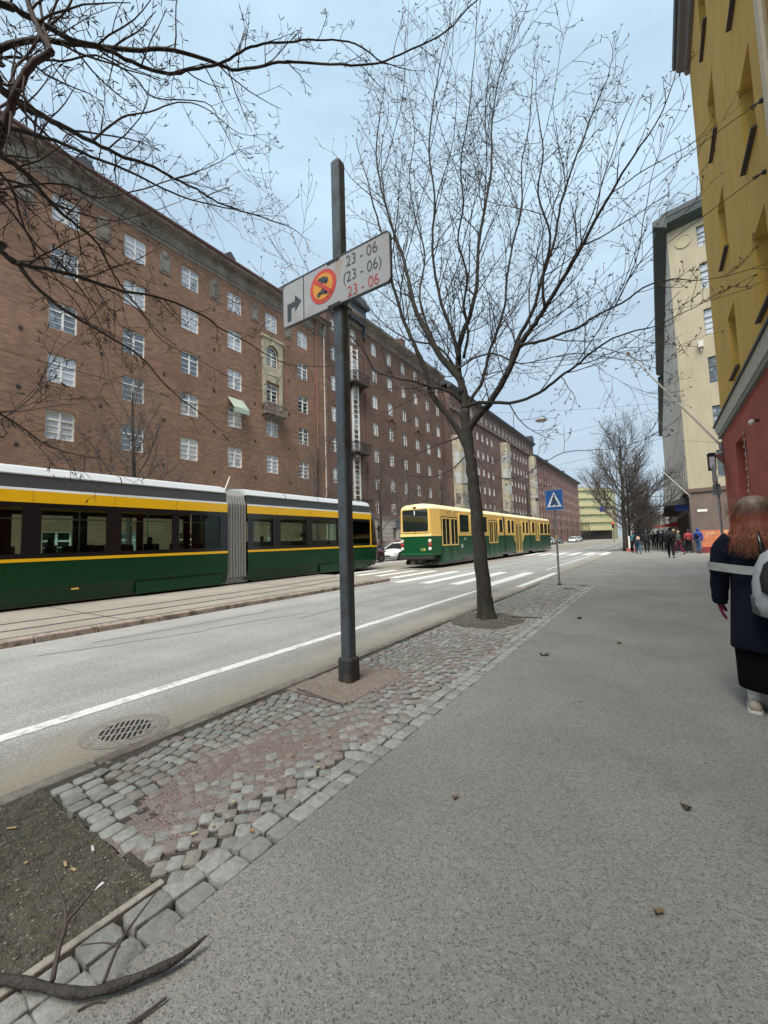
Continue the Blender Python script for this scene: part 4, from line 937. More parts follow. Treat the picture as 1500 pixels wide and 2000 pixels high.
LEFT_LIMBS=[
 (0.0211,0.0064,[(-3.0,-0.6,3.9),(-3.07,0.5,4.27),(-3.06,0.62,4.44),(-3.03,0.81,4.68),(-3.02,1.0,4.84),(-2.94,1.36,5.13),(-2.87,1.56,5.28),(-2.78,1.88,5.44),(-2.73,2.03,5.5),(-2.55,2.27,5.68),(-2.44,2.42,5.77),(-2.19,2.78,5.93),(-1.96,3.04,6.05),(-1.7,3.23,6.2),(-1.4,3.42,6.37),(-1.17,3.5,6.55)]),
 (0.0185,0.0056,[(-3.0,-0.6,3.9),(-2.6,0.45,4.19),(-2.64,0.56,4.3),(-2.69,0.67,4.39),(-2.75,0.85,4.52),(-2.76,1.05,4.67),(-2.78,1.22,4.77),(-2.76,1.47,4.92),(-2.69,1.59,5.03),(-2.6,1.76,5.18),(-2.49,1.88,5.33),(-2.38,2.01,5.46),(-2.24,2.22,5.6),(-2.09,2.43,5.73),(-1.94,2.66,5.82),(-1.84,2.93,5.86)]),
 (0.0238,0.0064,[(-2.95,-0.6,3.2),(-2.45,0.37,3.64),(-2.73,0.56,3.89),(-2.86,0.66,3.99),(-3.01,0.82,4.15),(-3.15,1.01,4.31),(-3.26,1.18,4.44),(-3.39,1.44,4.61),(-3.47,1.71,4.79),(-3.54,1.94,4.89),(-3.59,2.19,5.0),(-3.65,2.47,5.09),(-3.64,2.88,5.24),(-3.58,3.37,5.39)]),
 (0.0158,0.0056,[(-2.95,-0.6,3.2),(-2.55,0.42,3.5),(-2.74,0.57,3.7),(-2.87,0.7,3.86),(-3.03,0.89,4.06),(-3.22,1.15,4.28),(-3.37,1.43,4.49),(-3.5,1.73,4.66),(-3.61,2.15,4.87),(-3.64,2.63,5.12),(-3.62,2.91,5.24)]),
 (0.0145,0.024,[(-2.43,0.69,4.01),(-2.5,0.62,3.91),(-2.58,0.59,3.78),(-2.64,0.57,3.65),(-2.67,0.56,3.57),(-2.75,0.5,3.38)]),
 (0.0145,0.0128,[(-2.36,0.67,3.94),(-2.41,0.64,4.04),(-2.47,0.61,4.19),(-2.52,0.59,4.37)]),
 (0.0079,0.0064,[(-2.36,0.67,3.94),(-2.42,0.65,4.1),(-2.49,0.64,4.39)]),
 (0.0158,0.0056,[(-2.95,-0.6,3.2),(-2.38,0.38,3.24),(-2.55,0.53,3.38),(-2.64,0.62,3.45),(-2.81,0.77,3.51),(-2.97,0.91,3.56),(-3.09,1.06,3.61),(-3.2,1.21,3.63),(-3.37,1.36,3.6),(-3.51,1.52,3.57),(-3.7,1.8,3.51)]),
 (0.0172,0.0032,[(-2.9,-0.6,2.6),(-2.53,0.44,2.9),(-2.7,0.58,2.99),(-2.82,0.68,3.03),(-2.97,0.89,3.17),(-3.07,1.07,3.26),(-3.21,1.38,3.38),(-3.29,1.72,3.52),(-3.38,2.15,3.59),(-3.43,2.35,3.58),(-3.45,2.66,3.58),(-3.46,2.95,3.54),(-3.42,3.29,3.53),(-3.26,3.72,3.63)]),
 (0.0125,0.004,[(-2.6,0.63,2.91),(-2.76,0.74,2.91),(-2.96,0.96,2.93),(-3.11,1.21,2.95),(-3.27,1.53,2.95),(-3.4,1.76,2.87),(-3.48,1.95,2.8),(-3.56,2.26,2.71)]),
 (0.0066,0.0032,[(-2.98,0.89,3.26),(-3.13,1.05,3.28),(-3.24,1.26,3.36),(-3.41,1.59,3.39),(-3.6,1.87,3.32),(-3.71,2.36,3.31),(-3.76,2.76,3.26)]),
 (0.0086,0.0032,[(-2.9,-0.6,2.6),(-2.85,0.52,2.23),(-3.03,0.68,2.23),(-3.17,0.81,2.21),(-3.3,0.94,2.17),(-3.41,1.09,2.15),(-3.5,1.26,2.15),(-3.57,1.4,2.16)]),
 (0.0053,0.0024,[(-2.9,-0.6,2.6),(-3.07,0.61,2.13),(-3.14,0.71,2.23),(-3.2,0.79,2.32),(-3.26,0.89,2.46),(-3.29,0.93,2.56),(-3.32,0.96,2.66),(-3.33,0.99,2.71)]),
 (0.0079,0.0032,[(-2.63,0.55,3.36),(-2.74,0.63,3.38),(-2.94,0.72,3.36),(-3.05,0.79,3.34),(-3.21,0.92,3.31),(-3.44,1.16,3.27),(-3.59,1.31,3.19)]),
 (0.0092,0.0032,[(-2.9,-0.6,2.6),(-2.63,0.48,3.21),(-2.73,0.58,3.28),(-2.91,0.71,3.32),(-3.08,0.85,3.33),(-3.26,1.05,3.36),(-3.46,1.25,3.33),(-3.64,1.41,3.25)]),
 (0.0092,0.004,[(-2.95,-0.6,3.2),(-2.97,0.55,3.41),(-2.99,0.63,3.51),(-3.02,0.77,3.67),(-3.04,0.96,3.82),(-3.1,1.15,3.9),(-3.07,1.37,4.09),(-2.99,1.6,4.31),(-2.89,1.83,4.53)]),
 (0.0092,0.0032,[(-3.0,-0.6,3.9),(-3.05,0.54,4.29),(-3.06,0.62,4.38),(-3.07,0.76,4.53),(-3.06,0.92,4.67),(-3.01,1.1,4.86),(-3.04,1.35,4.98),(-3.1,1.53,5.02),(-2.98,1.89,5.24),(-3.03,2.07,5.25),(-3.12,2.27,5.22)]),
 (0.0079,0.0032,[(-2.78,1.0,4.0),(-2.78,1.06,4.12),(-2.77,1.17,4.31),(-2.76,1.33,4.49),(-2.73,1.52,4.72),(-2.72,1.72,4.86),(-2.77,1.99,4.96)]),
 (0.0079,0.0056,[(-3.0,-0.6,3.9),(-2.81,0.5,3.96),(-2.82,0.64,4.16),(-2.76,0.75,4.47),(-2.72,0.83,4.65),(-2.68,0.87,4.83)]),
 (0.0092,0.0032,[(-2.95,-0.6,3.2),(-2.7,0.46,3.3),(-2.79,0.59,3.44),(-2.89,0.74,3.56),(-3.02,0.9,3.63),(-3.13,1.17,3.78),(-3.16,1.31,3.87),(-3.14,1.56,4.11)])]
# ================================================================== TREES
def spline(pts, n):
    """Catmull-Rom through pts"""
    P = [Vector(p) for p in pts]; out = []
    for i in range(len(P) - 1):
        p0 = P[max(i - 1, 0)]; p1 = P[i]; p2 = P[i + 1]; p3 = P[min(i + 2, len(P) - 1)]
        for k in range(n):
            t_ = k / n
            out.append(.5 * ((2 * p1) + (-p0 + p2) * t_ + (2 * p0 - 5 * p1 + 4 * p2 - p3) * t_ ** 2 + (-p0 + 3 * p1 - 3 * p2 + p3) * t_ ** 3))
    out.append(P[-1]); return out
def rv(): return Vector((random.gauss(0, 1), random.gauss(0, 1), random.gauss(0, 1))).normalized()
def grow(mb, p, d, length, r, level, maxl, up=.12, seg=5, spread=(30, 60), dens=1.0, minr=.002, avoid=None):
    """one branch that bends towards the light and bears side branches"""
    pts = [p.copy()]; n = max(3, int(seg)); dd = d.copy(); step = length / n
    for i in range(n):
        dd = (dd + rv() * .17 + Vector((0, 0, up))).normalized(); pts.append(pts[-1] + dd * step)
    r1 = max(minr * .7, r * .35); rad = [r + (r1 - r) * i / n for i in range(n + 1)]
    mb.tube(pts, rad, 3 if r < .012 else 5, cap=False)
    if level >= maxl:
        if level >= 2:                                   # buds at the tip
            e = pts[-1]
            for _ in range(2):
                q = (dd + rv() * .9).normalized(); mb.tube([e, e + q * .022, e + q * .045], [minr * .8, minr * 1.9, minr * .4], 3, cap=False)
        return
    k = max(2, int(length * dens * (3.2 if level == 0 else 5.5)))
    for j in range(k):
        t_ = .18 + .8 * (j + random.random() * .8) / k
        if t_ > .98: continue
        i = min(int(t_ * n), n - 1); q = pts[i].lerp(pts[i + 1], t_ * n - i); dl = (pts[i + 1] - pts[i]).normalized()
        a = radians(random.uniform(*spread)); s_ = dl.cross(rv())
        if s_.length < .05: continue
        nd = (dl * cos(a) + s_.normalized() * sin(a)).normalized()
        L_ = length * random.uniform(.30, .62) * (1 - .45 * t_)
        grow(mb, q, nd, L_, max(minr, (r + (r1 - r) * t_) * .62), level + 1, maxl, up * .9, max(3, seg - 1), spread, dens, minr)
def limb_tree(name_limbs, root, base, seedv, thick_limit, dens, child_len, maxl, minr, up, spread=(30, 62), shoots=0, slen=(1.5, 3.0)):
    random.seed(seedv); tr = MB(); cr_ = MB(); bx_ = Vector(base)
    for r0, r1, pts in name_limbs:
        sp = spline([Vector(p) - bx_ for p in pts], 4); n = len(sp) - 1
        sp = [p + rv() * min(.012, r0 * .25) if 0 < i < n else p for i, p in enumerate(sp)]
        rad = [r0 + (r1 - r0) * (i / n) ** .85 for i in range(n + 1)]
        big = r0 > thick_limit
        (tr if big else cr_).tube(sp, rad, 14 if r0 > .12 else 8 if r0 > .03 else 5)
        tot = sum((b - a).length for a, b in zip(sp, sp[1:]))
        if r0 > .12: continue
        k = int(tot * dens)
        for j in range(k):
            t_ = .12 + .88 * (j + random.random()) / k
            if t_ > .99: t_ = .99
            i = min(int(t_ * n), n - 1); q = sp[i]; dl = (sp[i + 1] - sp[i]).normalized(); s_ = dl.cross(rv())
            if s_.length < .1: continue
            a = radians(random.uniform(*spread)); nd = (dl * cos(a) + s_.normalized() * sin(a)).normalized()
            L_ = child_len * random.uniform(.45, 1.15) * (1 - .35 * t_) * (.6 + .4 * min(1, r0 / .04))
            grow(cr_, q, nd, L_, max(minr, min(rad[i] * .5, .012)), 1, maxl, up, 6, spread, 1.0, minr)
        for j in range(int(shoots * tot) if r0 > .02 else 0):
            t_ = random.uniform(.3, .95); i = min(int(t_ * n), n - 1); dl = (sp[i + 1] - sp[i]).normalized(); s_ = dl.cross(rv())
            if s_.length < .1: continue
            a = radians(random.uniform(22, 42)); nd = (dl * cos(a) + s_.normalized() * sin(a)).normalized()
            grow(cr_, sp[i], nd, random.uniform(*slen), min(.013, rad[i] * .6), 0, 2, .035, 10, (28, 55), .95, minr)
        grow(cr_, sp[-1], (sp[-1] - sp[-2]).normalized(), child_len * .7, r1, 1, maxl, up, 6, spread, 1.0, minr)
    tr.build('trunk', M_bark, root, smooth=True); cr_.build('crown', M_twig, root, smooth=True)
t_main = thing('bare_tree', 'bare tree with a leaning trunk rising from the cobbled strip in front of the trams', 'tree', (-2.7, 7.25, 0))
limb_tree(MAIN_LIMBS, t_main, (-2.7, 7.25, 0), 21, .025, 2.6, 1.5, 3, .0037, .07, (30, 60), .85, (1.5, 2.9))
# swollen base of the trunk
mb = MB(); rings = []
for z, r in ((-.05, .22), (.02, .19), (.10, .165), (.22, .15), (.4, .142)):
    rings.append([(r * (1 + .10 * sin(3 * a + 1) * max(0, (.3 - z)) * 3) * cos(a) - .03 * z, r * (1 + .12 * sin(4 * a) * max(0, .3 - z) * 3) * sin(a), z) for a in [2 * pi * i / 20 for i in range(20)]])
mb.loft(rings, cap=False); mb.build('root_flare', M_bark, t_main, smooth=True)
t_left = thing('bare_tree', 'bare tree whose dark twisting branches reach across the upper left of the view', 'tree', (-2.75, -.4, 0))
LEFT_LIMBS += [(.17, .12, [(-2.75, -.4, -.05), (-2.78, -.42, .9), (-2.8, -.38, 1.8), (-2.9, -.6, 2.6)]), (.119, .07, [(-2.9, -.6, 2.6), (-2.95, -.6, 3.2), (-3.0, -.6, 3.9), (-3.05, -1.1, 5.2), (-3.1, -1.6, 6.8)]),
               (.06, .02, [(-2.95, -.6, 3.2), (-2.2, -1.2, 4.2), (-1.7, -2.2, 5.4)]), (.06, .02, [(-2.9, -.6, 2.6), (-3.6, -1.0, 3.6), (-4.6, -1.6, 5.0)])]
limb_tree(LEFT_LIMBS, t_left, (-2.75, -.4, 0), 5, .015, 4.4, .82, 3, .0019, .03, (32, 70))

def generic_tree(seedv, h, r, nl, spreadr, maxl, minr, tm, cm, up=.22, clear=.28, lean=0):
    """own skeleton: trunk, leader and nl limbs, twigs by recursion; returns root"""
    random.seed(seedv); tr = MB(); cr_ = MB()
    pts = [Vector((0, 0, -.1))]; z = 0; x = y = 0
    for i in range(9):
        z = h * .82 * (i + 1) / 9; x += random.gauss(0, .045) + lean / 9; y += random.gauss(0, .045); pts.append(Vector((x, y, z)))
    n = 9; rad = [r * (1 - .82 * i / n) + .01 for i in range(n + 1)]; rad[0] *= 1.25
    sp = spline(pts, 2); rr = [rad[min(n, i // 2)] if i % 2 == 0 else (rad[i // 2] + rad[min(n, i // 2 + 1)]) / 2 for i in range(len(sp))]
    tr.tube(sp, rr, 9)
    for j in range(nl):
        t_ = clear + (1 - clear) * (j + .5 * random.random()) / nl; i = min(int(t_ * (len(sp) - 1)), len(sp) - 2); q = sp[i]
        a = j * 2.4 + random.uniform(-.4, .4); el = radians(18 + 45 * t_ + random.uniform(-8, 8))
        d = Vector((cos(a) * cos(el), sin(a) * cos(el), sin(el)))
        grow(cr_, q, d, h * spreadr * (1.05 - .55 * t_) * random.uniform(.85, 1.15), max(.02, rr[i] * .42), 0, maxl, up, 7, (28, 55), 1.0 if maxl > 1 else 1.0, minr)
    return tr, cr_
def place_tree_kind(name, seedv, spots, args, group, tm, cm):
    kinds = []
    for s_ in seedv:
        tr, cr_ = generic_tree(s_, *args)
        root = bpy.data.objects.new(name, None); COL.objects.link(root)
        tr.build('trunk', tm, root, smooth=True); cr_.build('crown', cm, root, smooth=True)
        kinds.append((root, ALL_CHILDREN(root)))
    used = set()
    for i, (x, y, rz, sc_, label) in enumerate(spots):
        k = i % len(kinds)
        if k in used:
            r_ = kinds[k][0].copy(); COL.objects.link(r_)
            for ch in kinds[k][1]: c = ch.copy(); COL.objects.link(c); c.parent = r_
        else: r_ = kinds[k][0]; used.add(k)
        r_.location = (x, y, 0); r_.rotation_euler = (0, 0, rz); r_.scale = (sc_,) * 3
        tag(r_, label, 'tree', group)
G1 = 'slim trees along the far pavement'
place_tree_kind('bare_tree', (31, 32), [
    (-20.5, 9.2, .3, 1.0, 'slim bare tree standing behind the middle of the low-floor tram, against the nearest brick block'),
    (-20.5, 22.1, 1.9, .95, 'slim bare tree behind the low-floor tram, just left of the square pole'),
    (-20.5, 30.0, 4.0, .95, 'slim bare tree left of the old tram, before the balconies of the dark brick block'),
    (-20.5, 35.0, 5.1, .95, 'slim bare tree directly behind the rear end of the old tram'),
    (-20.5, 43.0, 2.2, .95, 'slim bare tree behind the front doors of the old tram, second from its rear end'),
    (-20.5, -2.5, 2.2, 1.0, 'slim bare tree at the left edge of the view behind the low-floor tram')],
    (11.0, .15, 24, .40, 2, .005, None, None, .09), G1, M_bark, M_twig_far)
far_spots = []
for i in range(14):
    far_spots.append((-20.3, 52 + 8.2 * i, i * 1.3, .8, 'small bare tree farther along the far pavement before the red brick rows'))
random.seed(2)
place_tree_kind('bare_tree', (41,), far_spots, (9, .14, 16, .36, 1, .014, None, None), 'distant trees along the far pavement', M_bark, M_twig_far)
G2 = 'avenue trees on the right-hand pavement'
place_tree_kind('bare_tree', (51,), [(-2.6, 43.0, .5, 1.0, 'tall bare tree with pale-ringed stake, foremost of the avenue row on the right pavement')], (12.4, .22, 30, .50, 2, .008, None, None, .09, .24), G2, M_bark, M_twig_far)
sp_ = []
words = ['second', 'third', 'fourth', 'fifth', 'sixth', 'seventh', 'eighth']
for i in range(16):
    lb = ('bare tree with dark trunk, %s from the front in the avenue row' % words[i]) if i < 7 else 'thin dark trunk among the crowded far end of the avenue row'
    sp_.append((-2.5 + (.3 if i % 2 else -.1), 49 + i * 6.6, i * 2.1, .92, lb))
place_tree_kind('bare_tree', (52, 53), sp_, (11.0, .17, 26, .42, 1, .014, None, None, .1, .24), G2, M_bark, M_twig_far)
sp_ = [(-13 + 3.2 * i, 205 + (i * 37 % 17), i, 1.15, 'distant bare tree at the end of the street in front of the grey block') for i in range(7)]
place_tree_kind('bare_tree', (61,), sp_, (11.0, .2, 18, .36, 1, .03, None, None), 'distant trees closing the street', M_bark, M_twig_far)

# ================================================================== TRAM 1 (low-floor articulated)
M_grn = mat('tram_green_paint', (.001, .034, .010), rough=.32, var=.05, spec=.3, coat=.15)
M_ylw = mat('tram_yellow_paint', (.76, .43, .008), rough=.3, var=.04, coat=.4)
M_blk = mat('tram_black_band', (.008, .008, .009), rough=.2, coat=.3)
M_rfs = mat('tram_roof_side', (.035, .038, .042), rough=.5, var=.25, scale=2, stretch=(1, .1, 1))
M_rfw = mat('tram_roof_white', (.46, .48, .50), rough=.45, var=.05)
M_gut = mat('tram_gutter_grey', (.28, .29, .29), rough=.5, var=.2, stretch=(1, .1, 1))
M_bel = mat('bellows_rubber', (.15, .15, .145), rough=.6, var=.15)
M_tgl = glass_mat('tram_window_glass', (.80, .90, .84), .22)
M_seat = mat('seat_fabric', (.07, .03, .025), rough=.9)
M_int = mat('tram_interior_panel', (.12, .12, .115), rough=.7)
tram1 = thing('tram', 'modern green and yellow low-floor tram with grey bellows, passing on the left', 'tram', (-14.2, 0, 0))
HW = 1.2
def tram1_section(ya, yb, wins, part, nose=None):
    root = tram1
    # lower green shell, profile across
    for s_ in (1, -1):
        mb = MB()
        prof = [(HW - .10, .16), (HW - .02, .50), (HW - .018, .50), (HW, .56), (HW, 1.22)]
        for (a, b), (c, d) in zip(prof, prof[1:]): mb.poly([(s_ * a, ya, b), (s_ * a, yb, b), (s_ * c, yb, d), (s_ * c, ya, d)])
        mb.build('lower_panel', M_grn, root, autosmooth=20)
        mb = MB(); mb.box(min(s_ * HW, s_ * (HW + .006)), max(s_ * HW, s_ * (HW + .006)), ya, yb, 1.22, 1.30); mb.box(min(s_ * (HW - .02), s_ * (HW + .004)), max(s_ * (HW - .02), s_ * (HW + .004)), ya, yb, 2.70, 3.0); mb.build('yellow_band', M_ylw, root)
        mb = MB(); mb.grid_wall(ya, yb, 1.30, 2.70, [(a, b, 1.42, 2.56) for a, b in wins], lambda u, v, d: (s_ * (HW - d), u, v), .06); mb.build('window_band', M_blk, root)
        for a, b in wins:
            mb = MB(); mb.box(min(s_ * (HW - .03), s_ * (HW - .02)), max(s_ * (HW - .03), s_ * (HW - .02)), a, b, 1.42, 2.56); p_ = mb.build('pane', M_tgl, root)
        mb = MB(); mb.poly([(s_ * HW, ya, 3.0), (s_ * HW, yb, 3.0), (s_ * (HW - .07), yb, 3.07), (s_ * (HW - .07), ya, 3.07)]); mb.poly([(s_ * HW, ya, 3.0), (s_ * HW, yb, 3.0), (s_ * (HW - .02), yb, 2.98), (s_ * (HW - .02), ya, 2.98)]); mb.build('gutter', M_gut, root)
        mb = MB(); mb.poly([(s_ * (HW - .07), ya, 3.07), (s_ * (HW - .07), yb, 3.07), (s_ * (HW - .13), yb, 3.40), (s_ * (HW - .13), ya, 3.40)])
        for k in range(int((yb - ya) / 1.0)): 
            y_ = ya + .35 + k * 1.0; mb.poly([(s_ * (HW - .055), y_, 3.12), (s_ * (HW - .055), y_ + .02, 3.12), (s_ * (HW - .12), y_ + .02, 3.38), (s_ * (HW - .12), y_, 3.38)])
        mb.build('roof_side', M_rfs, root)
    mb = MB(); pr = [(-HW + .12, 3.40), (-HW + .10, 3.43), (-HW + .2, 3.60), (-HW + .45, 3.68), (0, 3.72), (HW - .45, 3.68), (HW - .2, 3.60), (HW - .10, 3.43), (HW - .12, 3.40)]
    mb.prism([(a, ya, b) for a, b in pr], (0, yb - ya, 0)); mb.build('roof', M_rfw, root, autosmooth=40)
    mb = MB()
    for k in range(1, 4): y_ = ya + (yb - ya) * k / 4; mb.prism([(a * 1.004, y_, b + .004) for a, b in pr], (0, .03, 0))
    mb.build('roof_seam', M_rfs, root)
    mb = MB(); mb.box(-HW + .08, HW - .08, ya, yb, .32, .38); mb.box(-HW + .05, HW - .05, ya, yb, 2.9, 2.96); mb.build('floor', M_int, root)
    # seats inside
    mb = MB(); y_ = ya + .5
    while y_ < yb - .7:
        for s_ in (-1, 1):
            mb.box(min(s_ * .4, s_ * 1.05), max(s_ * .4, s_ * 1.05), y_, y_ + .42, .75, .85); mb.box(min(s_ * .4, s_ * 1.05), max(s_ * .4, s_ * 1.05), y_, y_ + .07, .85, 1.62)
        y_ += .85
    mb.build('seats', M_seat, root)
    mb = MB()
    y_ = ya + .3
    while y_ < yb - .3: mb.tube([(.35, y_, .4), (.35, y_, 2.9)], .018, 6); y_ += 1.9
    mb.tube([(.35, ya, 2.35), (.35, yb, 2.35)], .016, 6); mb.build('grab_rails', mat('yellow_rail', (.5, .48, .4), rough=.4), root)
    mb = MB(); mb.box(-HW + .2, HW - .2, ya + .3, yb - .2, .10, .315); mb.build('underframe', M_blk, root)
tram1_section(-4.9, 9.18, [(-4.4, -2.9), (-2.5, -1.0), (-.6, .9), (1.3, 3.40), (3.78, 5.26), (5.65, 7.16), (7.38, 8.88)], 'rear')
tram1_section(10.06, 18.15, [(10.33, 11.30), (11.70, 13.2), (13.56, 15.3), (15.72, 17.96)], 'front')
# bellows
mb = MB(); rings = []
for i in range(15):
    k = 1.0 if i % 2 else .955; y_ = 9.2 + .84 * i / 14
    sh = [(-HW + .02, .3), (-HW + .02, 3.05), (-HW + .12, 3.38), (-HW + .35, 3.56), (HW - .35, 3.56), (HW - .12, 3.38), (HW - .02, 3.05), (HW - .02, .3)]
    rings.append([(a * k, y_, 1.8 + (b - 1.8) * (k + .01)) for a, b in sh])
mb.loft(rings); mb.build('bellows', M_bel, tram1)
mb = MB(); mb.tube([(.9, 9.25, 3.5), (.75, 9.6, 4.1)], .02, 6); mb.build('aerial', mat('pale_rod', (.6, .6, .58)), tram1)
mb = MB(); mb.box(-1, 1.0, 9.0, 10.2, .1, .3); mb.build('coupling_plate', M_galv, tram1)
for a, b in ((6.08, 8.95), (14.03, 16.6)):
    mb = MB(); mb.box(HW - .06, HW + .03, a, b, .13, .50); fl = mb.build('bogie_cover', M_grn, tram1, bevel=.02)
    mb = MB(); mb.box(HW + .0305, HW + .036, a, b, .492, .505); mb.box(HW + .0305, HW + .036, a, a + .02, .13, .49); mb.build('cover_trim', M_blk, fl)
    for yy in (a + .5, b - .5):
        for s_ in (-1, 1):
            mb = MB(); mb.lathe((s_ * .5, yy, .36), [(.02, -.06), (.30, -.06), (.30, .06), (.02, .06)], 20, axis='X'); mb.build('wheel', mat('wheel_steel', (.12, .115, .11), rough=.5, metal=.6), tram1)
mb = MB(); mb.box(HW, HW + .01, 4.45, 4.62, .44, .48); mb.build('marker_light', mat('amber_marker', (.7, .4, .1)), tram1)
# nose
def nose_ring(z, inset):
    pts = []
    for i in range(15):
        a = -pi / 2 + pi * i / 14
        x_ = (HW - inset) * sin(a); yy = 18.15 + (1.15 - inset * 1.4) * (max(0, cos(a)) ** .62); pts.append((x_, yy, z))
    return pts
zs = [(.22, .14, M_grn), (.5, .03, M_grn), (.96, .0, M_grn), (1.2, .0, M_ylw), (1.3, .0, M_blk), (2.7, .10, M_blk), (3.05, .16, M_rfs), (3.35, .30, M_rfw), (3.52, .50, M_rfw), (3.66, .9, M_rfw), (3.70, 1.1, M_rfw)]
for k in range(len(zs) - 1):
    (z0, i0, m0), (z1, i1, _) = zs[k], zs[k + 1]
    mb = MB(); mb.loft([nose_ring(z0, i0), nose_ring(z1, i1)], closed=False, cap=False)
    nm = {M_grn: 'nose_panel', M_ylw: 'nose_stripe', M_blk: 'windscreen', M_rfs: 'nose_roof_side', M_rfw: 'nose_roof'}[m0]
    mb.build(nm, m0, tram1, smooth=True)
mb = MB(); mb.poly(nose_ring(.22, .14)); mb.build('nose_underside', M_blk, tram1)
mb = MB(); mb.box(HW + .001, HW + .008, 18.02, 18.10, 1.3, 2.95); mb.build('pillar_stripe', M_ylw, tram1)
mb = MB(); mb.tube([(HW, 18.2, 2.75), (HW + .22, 18.5, 2.8), (HW + .22, 18.5, 2.2)], .015, 6); mb.box(HW + .17, HW + .27, 18.46, 18.54, 2.05, 2.35); mb.build('mirror', M_blk, tram1)
for z in (.75,):
    for a in (.5, -.5):
        mb = MB(); mb.lathe((a * 1.1, 19.17, z), [(.01, 0), (.1, 0), (.09, .04), (.01, .05)], 12, axis='Y'); mb.build('headlight', mat('lamp_glass', (.7, .7, .65), rough=.1), tram1)
# driver silhouettes are passengers
def seated(name, label, loc, coat, rot=0):
    r_ = thing(name, label, 'person', loc, rot)
    skin('body', [[(0, 0, .95, .11), (0, 0, 1.15, .14, .1), (0, .01, 1.38, .17, .1), (0, .01, 1.48, .055), (0, .02, 1.56, .075), (0, .03, 1.67, .095), (0, .03, 1.75, .06)],
                  [(0, .01, 1.38, .17, .1), (-.2, .01, 1.36, .065), (-.24, .06, 1.12, .05), (-.16, .28, 1.02, .04)], [(0, .01, 1.38, .17, .1), (.2, .01, 1.36, .065), (.24, .06, 1.12, .05), (.16, .28, 1.02, .04)],
                  [(0, 0, .95, .11), (-.1, .05, .92, .09), (-.12, .42, .9, .075), (-.12, .45, .5, .05), (-.12, .55, .42, .045)], [(0, 0, .95, .11), (.1, .05, .92, .09), (.12, .42, .9, .075), (.12, .45, .5, .05), (.12, .55, .42, .045)]], coat, r_, 1)
    return r_
for k_, (y_, x_, lb) in enumerate(((11.2, -13.6, 'seated passenger in the first window after the bellows of the low-floor tram'), (13.9, -13.65, 'seated passenger in the third window after the bellows of the low-floor tram'), (4.2, -13.8, 'seated passenger in the big window at the left of the low-floor tram'))):
    seated('person', lb, (x_, y_, .1), mat('passenger_cloth', (.03, .03, .035)))
for y_ in (-2.7, -.8, 1.1, 3.59, 5.45, 7.27, 11.5, 13.38, 15.5):
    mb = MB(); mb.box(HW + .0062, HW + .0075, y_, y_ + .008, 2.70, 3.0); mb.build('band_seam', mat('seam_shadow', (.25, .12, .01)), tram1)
for y_ in (-1.8, 2.6, 5.9, 9.0, 10.5, 13.9, 16.8):
    mb = MB(); mb.box(HW - .001, HW + .0012, y_, y_ + .008, .56, 1.22); mb.build('panel_seam', M_blk, tram1)
seated('person', 'dark silhouette of a seated passenger in the third full tram window before the bellows', (-13.65, 6.75, .1), M_blk)
# ================================================================== TRAM 2 (old three-section)
M_crmy = mat('tram_cream_paint', (.66, .42, .11), rough=.35, var=.05, coat=.3)
M_crmr = mat('tram_cream_roof', (.68, .58, .34), rough=.5, var=.1)
M_g2 = mat('old_tram_green', (.003, .062, .022), rough=.35, var=.08, coat=.25)
M_dgl = mat('dark_tram_glass', (.015, .022, .02), rough=.06, ior=1.9, var=.3, scale=2)
M_trim = mat('yellow_door_trim', (.72, .50, .16), rough=.4)
tram2 = thing('tram', 'older green and cream three-section tram seen from behind, number 1 in its rear window', 'tram', (-11.08, 19.6, 0))
tram2.scale = (1, .98, 1)
H2 = 1.13
def t2_sec(a, b, taper0=0., taper1=0.):
    """body shell: outline in plan (half widths at both ends), green below, cream above"""
    plan = [(H2 - taper0, a), (H2, a + (.85 if taper0 else 0)), (H2, b - (.9 if taper1 else 0)), (H2 - taper1, b)]
    out = [(x_, y_) for x_, y_ in plan] + [(-x_, y_) for x_, y_ in reversed(plan)]
    def shell(name, z0, z1, m, g=0.0, g1=None):
        nonlocal out
        g1 = g if g1 is None else g1
        mb = MB(); mb.loft([[(x_ + (g if x_ > 0 else -g), y_, z0) for x_, y_ in out], [(x_ + (g1 if x_ > 0 else -g1), y_, z1) for x_, y_ in out]]); return mb.build(name, m, tram2)
    if taper0:
        full = out; out = [(H2, .85), (H2, b), (-H2, b), (-H2, .85)]; shell('lower_body', .28, 1.72, M_g2, 0)
        out = [(H2 - taper0, a), (H2 - .001, .86), (-H2 + .001, .86), (-H2 + taper0, a)]; shell('rear_lower_body', .66, 1.72, M_g2, 0); out = full
    else: shell('lower_body', .28, 1.72, M_g2, 0)
    shell('upper_body', 1.722, 3.18, M_crmy, -.002, -.05); shell('waist_strip', 1.70, 1.78, M_trim, .008)
    mb = MB(); rings = []
    for z, k in ((3.182, -.045), (3.34, -.10), (3.44, -.28), (3.50, -.60), (3.52, -.9)):
        rings.append([((abs(x_) + k) * (1 if x_ > 0 else -1), y_ + (-k * .5 if y_ < a + .01 and taper0 else k * .5 if y_ > b - .01 and taper1 else 0), z) for x_, y_ in out])
    mb.loft(rings); mb.build('roof', M_crmr, tram2, autosmooth=50)
    mb = MB(); mb.box(-H2 + .1, H2 - .1, a + .6, b - .3, .12, .30); mb.build('underframe', M_blk, tram2)
t2_sec(0, 12.05, .17, 0); t2_sec(12.45, 19.75); t2_sec(20.15, 29.4, 0, .28)
